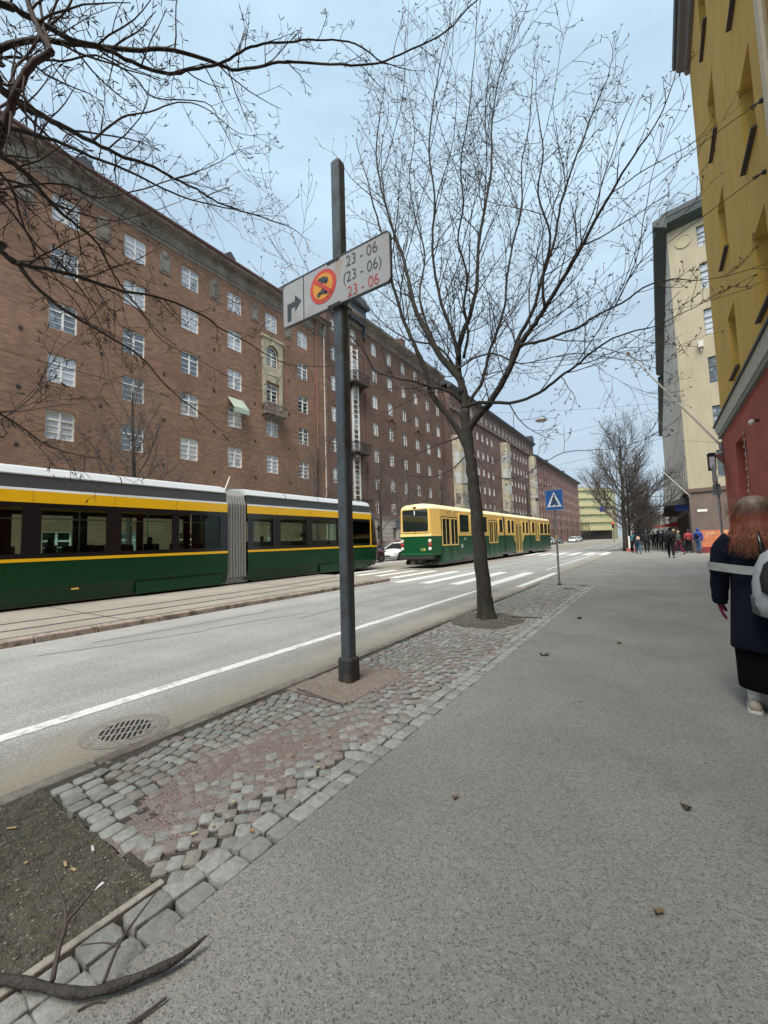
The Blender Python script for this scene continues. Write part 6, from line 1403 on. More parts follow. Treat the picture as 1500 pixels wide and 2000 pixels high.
# ================================================================== CARS
M_tyre = mat('tyre', (.018, .018, .018), rough=.85); M_rim = mat('alloy_rim', (.35, .35, .36), rough=.35, metal=.8); M_cgl = mat('car_glass', (.012, .014, .016), rough=.05, ior=1.9)
def car(label, loc, rot, paint_c, key, hatch=False, group=None, wheels=True):
    """length along +Y (front at -Y); lofted body shell, separate glasshouse, arches"""
    r_ = thing('parked_car', label, 'car', loc, rot, group); P = mat('car_paint_' + key, paint_c, rough=.25, var=.03, coat=.6)
    # stations: y, half width, bottom z, shoulder z, bonnet/deck z
    st = [(-2.20, .55, .34, .50, .56), (-2.12, .78, .24, .60, .70), (-1.8, .89, .20, .72, .82), (-1.2, .92, .19, .80, .93), (-.7, .925, .19, .86, .98), (0, .93, .19, .90, .98), (.9, .93, .19, .92, 1.0), (1.6, .91, .20, .93, 1.03), (2.05, .84, .26, .90, 1.02), (2.2, .66, .40, .80, .92)]
    rings = []
    for y_, hw_, zb, zs_, zt in st:
        rings.append([(-hw_ * .82, y_, zb), (-hw_ * .97, y_, zb + .08), (-hw_, y_, (zb + zs_) / 2), (-hw_ * .985, y_, zs_ - .05), (-hw_ * .93, y_, zs_), (-hw_ * .6, y_, zt), (0, y_, zt + .02), (hw_ * .6, y_, zt), (hw_ * .93, y_, zs_), (hw_ * .985, y_, zs_ - .05), (hw_, y_, (zb + zs_) / 2), (hw_ * .97, y_, zb + .08), (hw_ * .82, y_, zb)])
    mb = MB(); mb.loft(rings); body = mb.build('body', P, r_, smooth=True); body.modifiers.new('s', 'SUBSURF').render_levels = 1
    ye = 2.0 if hatch else 1.75
    gs = [(-1.05, .74, .93, .95), (-.25, .66, .95, 1.36), (.25, .64, .95, 1.44), (.9, .63, .97, 1.42), (ye - .35, .60, 1.0, 1.25), (ye, .62, .98, 1.02)]
    mb = MB(); mb.loft([[(-.84, y_, .90), (-h_ - .03, y_, (.9 + zt) / 2), (-h_, y_, zt - .02), (0, y_, zt + .02), (h_, y_, zt - .02), (h_ + .03, y_, (.9 + zt) / 2), (.84, y_, .90)] for y_, h_, z0, zt in gs]); mb.build('glasshouse', M_cgl, r_, autosmooth=50)
    mb = MB()
    mb.loft([[(-.60, y_, z), (-.55, y_, z + .025), (0, y_, z + .045), (.55, y_, z + .025), (.60, y_, z)] for y_, z in ((-.2, 1.37), (.25, 1.435), (.9, 1.415), (ye - .4, 1.27))]); mb.build('roof', P, r_, smooth=True)
    for s_ in (-1, 1):
        mb = MB()
        mb.tube([(s_ * .84, -1.0, .95), (s_ * .66, -.22, 1.37)], .03, 5); mb.tube([(s_ * .86, .42, .93), (s_ * .65, .42, 1.43)], .03, 5); mb.tube([(s_ * .86, 1.2, .95), (s_ * .63, 1.05, 1.40)], .035, 5); mb.tube([(s_ * .62, ye - .4, 1.26), (s_ * .8, ye, .98)], .04, 5); mb.tube([(s_ * .66, -.22, 1.37), (s_ * .645, .3, 1.43), (s_ * .63, .95, 1.41), (s_ * .61, ye - .4, 1.27)], .03, 5)
        mb.build('pillar_trim', P, r_)
        mb = MB(); mb.box(min(s_ * .86, s_ * 1.04), max(s_ * .86, s_ * 1.04), -.75, -.62, .93, 1.06); mb.build('mirror', P, r_, bevel=.02)
        mb = MB(); mb.prism([(s_ * .60, -2.165, .60), (s_ * .80, -2.06, .60), (s_ * .84, -1.9, .70), (s_ * .62, -2.06, .70)], (0, -.015, .0)); mb.build('headlight', mat('headlight_glass', (.45, .48, .5), rough=.1), r_)
        mb = MB(); mb.box(min(s_ * .5, s_ * .8), max(s_ * .5, s_ * .8), 2.10, 2.16, .72, .84); mb.build('tail_light', mat('tail_red', (.3, .01, .01), rough=.2), r_)
        for y_ in (-1.38, 1.38):
            mb = MB(); mb.lathe((s_ * .86, y_, .33), [(.05, -s_ * .12), (.33, -s_ * .11), (.34, 0), (.33, s_ * .075), (.23, s_ * .085), (.21, s_ * .05)], 24, axis='X'); wh = mb.build('wheel', M_tyre, r_, smooth=False)
            mb = MB(); mb.lathe((s_ * .86, y_, .33), [(.01, s_ * .07), (.06, s_ * .075), (.07, s_ * .05), (.2, s_ * .06), (.22, s_ * .08)], 20, axis='X')
            for k in range(5):
                a = 2 * pi * k / 5; c_ = Vector((s_ * .94, y_, .33)); e = Vector((0, cos(a), sin(a))); t_ = Vector((0, -sin(a), cos(a))) * .025
                mb.prism([c_ + e * .05 + t_, c_ + e * .21 + t_, c_ + e * .21 - t_, c_ + e * .05 - t_], (s_ * .012, 0, 0))
            mb.build('rim', M_rim, wh)
            mb = MB(); mb.lathe((s_ * .80, y_, .34), [(.01, s_ * .10), (.375, s_ * .118), (.375, s_ * .14), (.01, s_ * .125)][:3] + [(.34, s_ * .14)], 24, axis='X'); mb.build('wheel_arch', M_blk, r_)
    mb = MB(); mb.box(-.45, .45, -2.20, -2.15, .33, .42); mb.build('lower_grille', M_blk, r_)
    mb = MB(); mb.box(-.26, .26, -2.225, -2.20, .44, .54); mb.build('number_plate', mat('plate_white', (.7, .7, .68)), r_)
    return r_
c1 = car('white saloon car parked facing the camera, between the two trams', (-18.2, 29.4, -.05), 0, (.68, .70, .72), 'white')
car('dark red car mostly hidden behind the nose of the low-floor tram', (-18.25, 24.0, -.05), 0, (.09, .012, .02), 'maroon', True)
for i, (x, y, c_, k, lb) in enumerate(((-18.2, 60.0, (.3, .32, .34), 'grey', 'grey parked car behind the old tram'), (-18.1, 78.5, (.72, .74, .76), 'white', 'white car parked just past the front of the old tram'), (-18.1, 85, (.35, .37, .40), 'silver', 'silver car parked second past the front of the old tram'), (-18.1, 92, (.05, .055, .07), 'dark', 'dark car parked third past the front of the old tram'), (-18.1, 112, (.7, .7, .72), 'white', 'tiny white car parked before the far end of the red brick row'), (-18.1, 119, (.2, .2, .22), 'grey', 'tiny grey car parked before the yellow end building'))):
    car(lb, (x, y, -.05), 0, c_, k, i % 2 == 0, 'cars parked along the far kerb')

# ================================================================== PEOPLE
M_skin = mat('skin', (.42, .24, .17), rough=.6, var=.06)
M_shoe = mat('dark_shoe', (.02, .02, .02), rough=.6)
def cloth(k, c): return mat('cloth_' + k, c, rough=.95, var=.18, scale=7, bump=.4, bscale=14, spec=.15)
def walker(label, loc, rot, jacket, trousers, hairc, stride=.22, hood=False, bag=None, h=1.72, hat=None, skirt=False, group='people walking on the pavement ahead', jl=.80):
    """facing +Y; built at 1.75 m then scaled"""
    r_ = thing('person', label, 'person', loc, rot, group); r_.scale = (h / 1.75,) * 3; s_ = stride
    P = (0, 0, .95)
    La = [(-.09, 0, .92, .085), (-.10, s_ * .6 + .03, .50, .06, .062), (-.10, s_ * .9, .10, .042, .045)]
    Ra = [(.09, 0, .92, .085), (.10, -s_ * .15, .50, .06, .062), (.10, -s_ * .9, .12, .042, .045)]
    body = [[(*P, .12, .10), (0, 0, 1.15, .115, .09), (0, 0, 1.38, .15, .095), (0, 0, 1.47, .055), (0, .015, 1.53, .055), (0, .02, 1.60, .078, .085), (0, .015, 1.68, .085, .09), (0, .01, 1.735, .05)],
            [(0, 0, 1.38, .15, .095), (-.18, 0, 1.38, .055), (-.23, -.03, 1.12, .042), (-.24, .08, .90, .032), (-.24, .10, .83, .034, .02), (-.24, .11, .76, .02, .014)],
            [(0, 0, 1.38, .15, .095), (.18, 0, 1.38, .055), (.23, .02, 1.12, .042), (.24, -.02, .89, .032), (.24, -.01, .82, .034, .02), (.24, 0, .75, .02, .014)],
            [(*P, .12, .10)] + La + [(-.10, s_ * .9 + .13, .04, .035, .025)], [(*P, .12, .10)] + Ra + [(.10, -s_ * .9 + .12, .04, .035, .025)]]
    b = skin('body', body, M_skin, r_, 1)
    J = cloth(jacket[0], jacket[1]); T = cloth(trousers[0], trousers[1])
    skin('jacket', [[(0, 0, jl, .165 if skirt else .15, .125), (0, 0, 1.0, .15, .12), (0, 0, 1.2, .155, .12), (0, 0, 1.38, .18, .12), (0, 0, 1.46, .09), (0, .01, 1.53, .078)],
                    [(0, 0, 1.38, .18, .12), (-.19, 0, 1.38, .08), (-.245, -.03, 1.12, .065), (-.25, .08, .90, .05)], [(0, 0, 1.38, .18, .12), (.19, 0, 1.38, .08), (.245, .02, 1.12, .065), (.25, -.02, .89, .05)]], J, r_, 1)
    skin('trousers', [[(*P, .135, .12)] + [(a, b_, c, d[0] + .022) for a, b_, c, *d in La], [(*P, .135, .12)] + [(a, b_, c, d[0] + .022) for a, b_, c, *d in Ra]], T, r_, 1)
    for nm, x_, y_ in (('shoe', -.10, s_ * .9), ('shoe', .10, -s_ * .9)): skin(nm, [[(x_, y_ - .06, .05, .045), (x_, y_ + .04, .045, .045), (x_, y_ + .16, .035, .038, .028)]], M_shoe, r_, 1)
    skin('hood' if hood else ('hat' if hat else 'hair'), [[(0, -.02, 1.53, .09, .07), (0, -.01, 1.58, .10 if hood else .088, .09), (0, -.015, 1.66, .105, .105), (0, -.01, 1.735, .07)]], J if hood else cloth(*hat) if hat else mat('hair_' + hairc[0], hairc[1], rough=.8), r_, 1)
    if bag: 
        skin('backpack', [[(0, -.19, 1.02, .14, .08), (0, -.21, 1.2, .15, .09), (0, -.19, 1.36, .12, .06)]], cloth(*bag), r_, 1)
    return r_
dk = ('black', (.015, .015, .017)); nv = ('navy', (.02, .025, .045)); gr = ('grey', (.10, .10, .10)); jn = ('jeans', (.06, .10, .18))
hb = ('dark', (.03, .02, .015)); hg = ('fair', (.35, .27, .17))
W_ = [('person in a dark coat and large black fur hat, nearest of the walkers ahead', (.50, 29.9, 0), 0, ('charcoal', (.03, .032, .035)), dk, hb, .20, False, ('black', dk[1]), 1.84, ('fur', (.008, .008, .008))),
      ('person in jeans with a pale pink backpack striding beside the foremost avenue tree', (-1.40, 36.4, 0), .1, dk, jn, hb, .28, False, ('pale_pink', (.5, .33, .27)), 1.7, ('cap_black', (.01, .01, .01))),
      ('broad dark figure walking alone, right of the person with the pink backpack', (-.92, 39.0, 0), 0, ('dark_brown', (.03, .027, .025)), dk, hb, .12, False, None, 1.8, ('cap_blue', (.06, .08, .15))),
      ('person in a blue hooded jacket and jeans beside the orange panel', (2.22, 36.3, 0), -.4, ('blue', (.03, .07, .30)), ('blue_jeans', (.07, .12, .22)), hb, .05, True, ('black', dk[1]), 1.80, None),
      ('person in a dusty red jacket near the corner of the cream building', (1.72, 37.4, 0), .3, ('dusty_red', (.30, .055, .06)), dk, hb, .15, False, None, 1.74, None),
      ('person in a green-grey coat with a pale scarf stepping leftwards in front of the shops', (1.05, 35.0, 0), 1.2, ('moss', (.07, .09, .07)), ('wine', (.12, .02, .04)), hg, .34, False, None, 1.66, None),
      ('tall dark figure with short fair hair between the fur-hatted walker and the shops', (.86, 37.6, 0), .2, dk, dk, hg, .1, False, None, 1.8, None),
      ('dark-clothed walker just left of the fur-hatted person, partly hidden', (.22, 41.5, 0), 0, nv, dk, hb, .2, False, ('black', dk[1]), 1.82, None),
      ('dark hooded walker in the middle of the crowd, seen from behind', (-.15, 45.0, 0), 0, dk, dk, hb, .15, True, None, 1.78, None),
      ('walker in a black coat at the left of the distant crowd', (-.55, 49.0, 0), 0, ('charcoal', (.03, .032, .035)), nv, hb, .18, False, None, 1.72, None),
      ('small dark walker beyond the crowd, close to the avenue trees', (-1.1, 56.0, 0), 0, nv, dk, hb, .2, False, None, 1.7, None),
      ('walker in grey trousers deep in the crowd beside the shop windows', (.55, 47.0, 0), 0, dk, gr, hb, .2, False, None, 1.8, None),
      ('walker in a navy coat half hidden beside the shop canopy', (1.0, 43.0, 0), .1, nv, dk, hg, .16, False, None, 1.76, None),
      ('teal-jacketed person standing close behind the foremost avenue tree', (-1.75, 38.6, 0), .4, ('teal', (.03, .12, .16)), dk, hb, .05, False, None, 1.68, None)]
for lb, lo, ro, ja, trs, ha, st_, hood, bag, h_, hat in W_:
    walker(lb, lo, ro, ja, trs, ha, st_, hood, bag, h_, hat)
# pale tree stakes / painted posts at the foremost avenue tree
for k, (x_, lb) in enumerate(((-2.25, 'left one of two white guard posts with red feet beside the foremost avenue tree'), (-1.95, 'right one of two white guard posts with red feet beside the foremost avenue tree'))):
    g_ = thing('guard_post', lb, 'post', (x_, 41.5, 0), group='guard posts by the avenue tree')
    mb = MB(); mb.tube([(0, 0, .3), (0, 0, 1.35)], .07, 8); mb.build('post', M_white, g_); mb = MB(); mb.box(-.22, .22, -.2, .2, 0, .3); mb.build('foot', mat('faded_red', (.35, .10, .09)), g_)
op = thing('hoarding', 'orange painted panel with pale scrawls on a dark red base at the cream building corner', 'panel', (2.45, 37.25, 0))
mb = MB(); mb.box(0, 1.9, 0, .08, .42, 1.62); mb.build('panel', mat('orange_panel', (.52, .17, .08), var=.25, scale=5, col2=(.5, .36, .2), thr=(.55, .62)), op)
mb = MB(); mb.box(-.15, 2.0, -.12, .2, 0, .42); mb.build('base', mat('dark_red_base', (.2, .03, .03)), op)
aw = thing('shop_parasol', 'red shop awning at the far end of the crowd', 'awning', (.4, 62, 0))  # plain red canopy colour, no emission
mb = MB(); mb.prism([(-1.2, 0, 2.3), (1.5, 0, 2.9), (1.5, 0, 2.3)], (0, 2, 0)); mb.build('canopy', mat('red_awning', (.6, .08, .05)), aw); 
for q in ((1.45, 2.8), (-1.1, 2.3)): mb = MB(); mb.tube([(q[0], .1, 0), (q[0], .1, q[1])], .04, 6); mb.build('post', M_galv, aw)

# ---- the woman in front, seen from behind
wm_ = thing('person', 'red-haired woman in a navy coat, black skirt and burgundy gloves at the right edge', 'person', (.655, 4.52, 0), -.12)
body = [[(0, 0, .92, .13, .11), (0, 0, 1.12, .12, .095), (0, 0, 1.36, .14, .095), (0, .01, 1.445, .052), (0, .03, 1.50, .055), (0, .035, 1.56, .075, .082), (0, .03, 1.64, .082, .09), (0, .025, 1.695, .05)],
        [(0, 0, 1.36, .14, .095), (-.165, 0, 1.355, .055), (-.245, -.02, 1.10, .042), (-.262, .05, .87, .030)], [(0, 0, 1.36, .14, .095), (.165, 0, 1.355, .055), (.235, .02, 1.10, .042), (.25, .10, .88, .030)],
        [(0, 0, .92, .13, .11), (-.10, 0, .88, .085), (-.11, .03, .48, .058), (-.10, -.02, .11, .038), (-.10, .05, .055, .036, .03), (-.10, .13, .04, .03, .022)],
        [(0, 0, .92, .13, .11), (.10, 0, .88, .085), (.11, .18, .50, .058), (.10, .26, .12, .038), (.10, .33, .06, .036, .03), (.10, .41, .045, .03, .022)]]
bd_ = skin('body', body, M_skin, wm_, 2)
M_coat = mat('navy_wool_coat', (.0035, .006, .013), rough=.95, var=.25, scale=5, bump=.6, bscale=9, spec=.2)
def ering(cx, cy, z, rx, ry, n=28, fold=0., ph=0.):
    return [(cx + (rx + fold * sin(5 * a + ph) * .6 + fold * .6 * sin(9 * a + 2 * ph)) * cos(a), cy + (ry + fold * sin(7 * a + ph) * .6) * sin(a), z) for a in [2 * pi * i / n for i in range(n)]]
mb = MB()
mb.loft([ering(.0, 0, z, rx, ry, fold=f_, ph=z * 2) for z, rx, ry, f_ in ((.50, .222, .20, .012), (.515, .228, .205, .012), (.62, .218, .19, .010), (.80, .205, .172, .008), (1.0, .19, .152, .005), (1.15, .185, .142, .003), (1.28, .215, .145, .002), (1.36, .205, .13, .0), (1.41, .15, .105, 0), (1.45, .085, .08, 0), (1.475, .075, .075, 0))])
mb.build('coat', M_coat, wm_, smooth=True)
for s_, pts in ((-1, [(-.145, 0, 1.375, .085), (-.20, -.005, 1.32, .088), (-.238, -.01, 1.20, .078), (-.252, -.015, 1.08, .068), (-.262, .02, .95, .062), (-.266, .045, .865, .054), (-.267, .05, .85, .050)]), (1, [(.145, 0, 1.375, .085), (.20, 0, 1.32, .088), (.235, .01, 1.20, .078), (.245, .02, 1.08, .068), (.25, .07, .95, .062), (.25, .10, .86, .054)])):
    mb = MB(); rings = []
    sp = spline([p[:3] for p in pts], 3); rd = []
    for i in range(len(sp)): t_ = i / 3; k = min(int(t_), len(pts) - 2); rd.append(pts[k][3] + (pts[k + 1][3] - pts[k][3]) * (t_ - k))
    rd = [r_ * (1 + .05 * sin(i * 1.9)) for i, r_ in enumerate(rd)]
    mb.tube(sp, rd, 18); mb.build('sleeve', M_coat, wm_, smooth=True)
# reflective band looped round the arm and back
mb = MB(); rg = []
for i in range(33):
    a = pi * (.78 + 1.25 * i / 32); z = 1.145 + .02 * sin(i / 5.); r_x, r_y = .305, .20
    x_, y_ = r_x * cos(a) - .02, r_y * sin(a) + .0
    rg.append([(x_, y_, z - .034), (x_, y_, z + .034), (x_ * 1.012, y_ * 1.02, z + .034), (x_ * 1.012, y_ * 1.02, z - .034)])
mb.loft(rg); mb.build('reflective_band', mat('reflective_grey', (.30, .31, .30), rough=.5, var=.2, scale=18), wm_)
# skirt
mb = MB(); mb.loft([ering(.01, .03, z, rx, ry, fold=f_, ph=1) for z, rx, ry, f_ in ((.185, .205, .215, .02), (.19, .208, .217, .02), (.35, .21, .205, .016), (.55, .215, .19, .01), (.8, .19, .16, .0))], cap=False)
mb.build('skirt', mat('black_skirt', (.004, .004, .0045), rough=1, var=.2, spec=.1), wm_, smooth=True)
for x_, y_, dz, rt in ((-.10, -.02, 0, 0), (.10, .26, .0, 0)):
    mb = MB(); mb.tube([(x_, y_, .05), (x_, y_, .13), (x_, y_ - .005, .24)], [.040, .043, .047], 14); mb.build('sock', mat('white_sock', (.70, .70, .69), rough=.9, bump=.4, bscale=90), wm_, smooth=True)
    mb = MB(); mb.loft([[(x_ + a * w_, y_ + yy, z) for a, z in ((-1, .018), (-1.02, .03 + hh * .3), (-.7, .02 + hh * .8), (0, .02 + hh), (.7, .02 + hh * .8), (1.02, .03 + hh * .3), (1, .018))] for yy, w_, hh in ((-.085, .026, .045), (-.07, .038, .075), (-.02, .042, .085), (.04, .042, .072), (.10, .046, .048), (.155, .042, .036), (.185, .022, .022))])
    sh = mb.build('sneaker', mat('beige_sneaker', (.34, .30, .24), rough=.8, var=.12, scale=20), wm_, smooth=True)
    mb = MB(); mb.loft([[(x_ + a * w_, y_ + yy, z) for a, z in ((-1, .0), (-1.05, .020), (1.05, .020), (1, .0))] for yy, w_ in ((-.095, .03), (-.08, .044), (0, .046), (.09, .05), (.16, .045), (.195, .02))]); mb.build('sole', mat('white_sole', (.62, .6, .56)), sh)
# gloved hand: palm, four fingers, thumb
M_glv = mat('burgundy_glove', (.16, .012, .045), rough=.85, var=.15, scale=20, bump=.3)
hx, hy = -.266, .055; ch = [[(hx, hy - .005, .875, .032, .026), (hx, hy, .845, .030, .022), (hx + .002, hy + .008, .80, .026, .036)]]
root_ = (hx + .002, hy + .008, .80, .026, .036)
for k, (dy, L_, zt) in enumerate(((.032, .066, .0), (.012, .075, .004), (-.010, .070, .002), (-.030, .055, -.004))):
    ch.append([root_, (hx + .004, hy + .008 + dy, .775 + zt * 0, .0115), (hx + .010, hy + .012 + dy, .775 - L_ * .45, .0105), (hx + .024, hy + .014 + dy, .775 - L_ * .82, .0095), (hx + .036, hy + .014 + dy, .775 - L_ * 1.02, .008)])
ch.append([(hx + .002, hy + .008, .80, .026, .036), (hx + .012, hy + .048, .815, .013), (hx + .026, hy + .062, .785, .012), (hx + .036, hy + .066, .755, .010)])
skin('glove', ch, M_glv, wm_, 2)
ch2 = [[(-a[0][0] * 1.0 - .016 + (0), a[0][1] + .05, a[0][2] + .0, *a[0][3:])] + [(-p[0] - .016, p[1] + .05, p[2], *p[3:]) for p in a[1:]] for a in ch]
skin('glove', ch2, M_glv, wm_, 2)
# head details facing away
mb = MB()
for s_ in (-1, 1): mb.loft([[(s_ * (.083 + o_), .035 + .022 * k_ * cos(a), 1.60 + .034 * k_ * sin(a)) for a in [2 * pi * i / 10 for i in range(10)]] for o_, k_ in ((0, 1), (.012, 1.05), (.016, .6))])
mb.build('ears', M_skin, wm_, smooth=True)
mb = MB(); mb.loft([[(.012 * k_ * cos(a), .118 + o_, 1.59 + .022 * k_ * sin(a) - o_ * .3) for a in [2 * pi * i / 8 for i in range(8)]] for o_, k_ in ((-.01, 1.3), (.012, 1), (.024, .5))]); mb.build('nose', M_skin, wm_, smooth=True)
mb = MB(); mb.box(-.025, .025, .104, .116, 1.545, 1.556); mb.build('lips', mat('lips', (.35, .10, .09)), wm_)
for s_ in (-1, 1): mb = MB(); mb.lathe((s_ * .032, .103, 1.625), [(.001, .016), (.012, .012), (.012, -.01), (.001, -.01)], 10, axis='Y'); mb.build('eye', M_white, wm_)
# long hair: crown shell plus many locks
mh = bpy.data.materials.new('red_brown_hair'); mh.use_nodes = True; t = mh.node_tree; p = t.nodes['Principled BSDF']; p.inputs['Roughness'].default_value = .5
tcn = t.nodes.new('ShaderNodeTexCoord'); spx = t.nodes.new('ShaderNodeSeparateXYZ'); t.links.new(tcn.outputs['Object'], spx.inputs[0])
nz = t.nodes.new('ShaderNodeTexNoise'); nz.inputs['Scale'].default_value = 34; mpz = t.nodes.new('ShaderNodeMapping'); mpz.inputs['Scale'].default_value = (1, 1, .08); t.links.new(tcn.outputs['Object'], mpz.inputs[0]); t.links.new(mpz.outputs[0], nz.inputs['Vector'])
ad = t.nodes.new('ShaderNodeMath'); ad.operation = 'MULTIPLY_ADD'; ad.inputs[1].default_value = .16; t.links.new(nz.outputs[0], ad.inputs[0]); t.links.new(spx.outputs[2], ad.inputs[2])
rp = t.nodes.new('ShaderNodeValToRGB'); mrp = t.nodes.new('ShaderNodeMapRange'); mrp.inputs[1].default_value = 1.3; mrp.inputs[2].default_value = 1.85; t.links.new(ad.outputs[0], mrp.inputs[0]); t.links.new(mrp.outputs[0], rp.inputs[0])
e = rp.color_ramp.elements; e[0].position = 0; e[0].color = (.13, .065, .04, 1); e[1].position = 1; e[1].color = (.30, .24, .18, 1)
for ps, cl in ((.25, (.23, .075, .035, 1)), (.60, (.19, .042, .017, 1)), (.74, (.10, .05, .034, 1)), (.95, (.20, .155, .115, 1))): q = e.new(ps); q.color = cl
t.links.new(rp.outputs[0], p.inputs['Base Color'])
mb = MB(); mb.loft([ering(0, .02 - .012, z, rx, ry, 24) for z, rx, ry in ((1.50, .085, .085), (1.56, .102, .102), (1.62, .112, .115), (1.68, .102, .108), (1.72, .075, .08), (1.742, .035, .04))])
random.seed(77)
for i in range(1500):
    a = random.uniform(pi * .92, 2.08 * pi); rr_ = random.uniform(.2, 1)
    top = Vector((.02 * cos(a) * rr_, .0, 1.742)); c_, s_ = cos(a), sin(a)
    tipz = random.uniform(1.27, 1.40) - .05 * max(0, -s_); spread_ = random.uniform(.115, .165)
    pts = [top, Vector((.075 * c_, .01 + .08 * s_, 1.722)), Vector((.116 * c_, .01 + .118 * s_, 1.64)), Vector((.124 * c_ + random.gauss(0, .008), .005 + .125 * s_, 1.54)), Vector((spread_ * .85 * c_ + random.gauss(0, .014), .125 * s_ - .015 + random.gauss(0, .01), 1.45)), Vector((spread_ * c_ + random.gauss(0, .016), .15 * s_ - .03 + random.gauss(0, .012), (1.45 + tipz) / 2)), Vector((spread_ * 1.05 * c_ + random.gauss(0, .022), .16 * s_ - .03 + random.gauss(0, .02), tipz))]
    sp = spline(pts, 3); n = len(sp); r0 = random.uniform(.0012, .0032)
    mb.tube(sp, [r0 * (.6 + .8 * sin(pi * min(1, k / n * 1.1))) * (1 if k < n - 2 else .4) for k in range(n)], 4, cap=False)
for i in range(70):
    a = random.uniform(pi * .9, 2.1 * pi); p0 = Vector((.11 * cos(a), .11 * sin(a), random.uniform(1.6, 1.72))); d = Vector((cos(a) * .05, sin(a) * .03, random.uniform(-.02, .03)))
    mb.tube([p0, p0 + d + rv() * .01, p0 + d * 1.6 + rv() * .02 - Vector((0, 0, .05))], .0012, 3, cap=False)
mb.build('hair', mh, wm_, smooth=True)
# backpack
bk = thing('backpack', 'silver-grey backpack with a black curved panel and mesh side pocket, worn by the red-haired woman', 'backpack', (.735, 4.20, .0), -.12)
def bpring(z, w_, d, n=20): return [((w_) * abs(cos(a)) ** .75 * (1 if cos(a) > 0 else -1), d * abs(sin(a)) ** .75 * (1 if sin(a) > 0 else -1), z) for a in [2 * pi * i / n for i in range(n)]]
mb = MB(); mb.loft([bpring(z, w_, d) for z, w_, d in ((.80, .12, .07), (.815, .155, .10), (.90, .175, .115), (1.05, .175, .115), (1.18, .15, .105), (1.27, .11, .085), (1.31, .06, .05), (1.32, .02, .02))]); mb.build('bag', mat('silver_fabric', (.33, .35, .36), rough=.6, var=.12, scale=9, bump=.3, bscale=20), bk, smooth=True)
mb = MB(); pts = [(-.125, 1.0), (-.13, 1.1), (-.10, 1.2), (-.04, 1.26), (.04, 1.26), (.10, 1.2), (.13, 1.1), (.125, 1.0), (.08, .945), (-.07, .955)]
mb.loft([[(x_ * k_, y_, 1.1 + (z - 1.1) * k_) for x_, z in pts] for y_, k_ in ((-.085, 1.0), (-.122, .98), (-.138, .8), (-.143, .4))]); mb.build('black_panel', mat('black_nylon', (.012, .012, .014), rough=.6), bk, smooth=True)
mb = MB(); mb.loft([bpring(z, w_, d) for z, w_, d in ((.81, .158, .075), (.83, .185, .085), (.95, .188, .09), (.965, .182, .088))]); mb.build('side_pocket', mat('grey_mesh', (.10, .105, .11), rough=.8, var=.3, scale=60), bk, smooth=True)
for s_ in (-1, 1): mb = MB(); mb.tube([(s_ * .09, .06, 1.28), (s_ * .11, .16, 1.44), (s_ * .12, .30, 1.46), (s_ * .13, .42, 1.36), (s_ * .13, .44, 1.15), (s_ * .15, .30, .95), (s_ * .14, .1, .88)], .018, 8); mb.build('strap', M_blk, bk, smooth=True)
mb = MB(); mb.tube([(-.03, .02, 1.31), (-.02, .03, 1.36), (.02, .03, 1.36), (.03, .02, 1.31)], .008, 6); mb.build('carry_loop', M_blk, bk)

# ================================================================== GROUND DETAILS
mh_ = thing('drain_grate', 'round cast-iron drain cover with two rows of slots in the carriageway by the kerb', 'drain cover', (-3.80, 1.71, -.05), .92)
mh_.scale = (.84, .84, 1)
M_iron = mat('cast_iron', (.25, .235, .21), rough=.7, var=.25, scale=30, bump=.5, bscale=90, col2=(.14, .12, .10), thr=(.5, .65))
mb = MB()
for r0, r1 in ((.27, .29), (.31, .322), (.345, .355)): mb.lathe((0, 0, 0), [(r0, .0026), (r0 + .003, .0042), (r1 - .003, .0042), (r1, .0026)], 48, cap=False)
mb.build('frame', M_iron, mh_)
mb = MB(); mb.disc(.385, .0025); mb.build('collar', mat('collar_iron', (.19, .175, .15), rough=.8, var=.3, scale=20), mh_)
mb = MB(); n = 10
for k in range(n + 1):
    x_ = -.225 + .45 * k / n; yy1 = sqrt(max(.0, .250 ** 2 - x_ ** 2))
    mb.box(x_ - .0095, x_ + .0095, -yy1, yy1, .0038, .006)
mb.box(-.235, .235, -.088, -.062, .0037, .0062); mb.box(-.235, .235, .062, .088, .0037, .0062); ring = [(.232, .0026), (.232, .0058), (.269, .0058), (.269, .0026)]; mb.lathe((0, 0, 0), ring, 48, cap=False); mb.build('grate', M_iron, mh_)
mb = MB(); mb.disc(.231, .0033); mb.build('drain_hole', mat('hole_black', (.004, .004, .004)), mh_)
# fallen branch
random.seed(12)
fb = thing('fallen_branch', 'thick dark fallen branch with side twigs lying across the near edging setts', 'branch', (-1.7, .7, 0))
mb = MB(); sp = spline([(x_ + 1.7, y_ - .7, z_) for x_, y_, z_ in ((-2.25, .40, .06), (-2.05, .44, .035), (-1.94, .485, .03), (-1.82, .54, .03), (-1.66, .61, .028), (-1.58, .68, .03), (-1.51, .78, .032), (-1.475, .86, .035), (-1.46, .94, .045))], 4)
n = len(sp); mb.tube(sp, [.0150 + .0018 * sin(i * 1.3) if i < n - 8 else .0150 * ((n - i) / 8.5) ** .8 + .001 for i in range(n)], 12); mb.build('limb', mat('wet_bark', (.045, .040, .034), rough=.8, var=.4, scale=30, bump=.8, bscale=60), fb, smooth=True)
def tw(pts, r0):
    sp = spline(pts, 4); n = len(sp); mb.tube(sp, [r0 * (1 - .6 * i / n) for i in range(n)], 6)
mb = MB()
B = Vector((-1.75 + 1.7, .575 - .7, .045))
tw([B, B + Vector((-.06, .035, .035)), B + Vector((-.12, .075, .07)), B + Vector((-.22, .10, .08)), B + Vector((-.33, .11, .10)), B + Vector((-.50, .13, .11))], .0085)
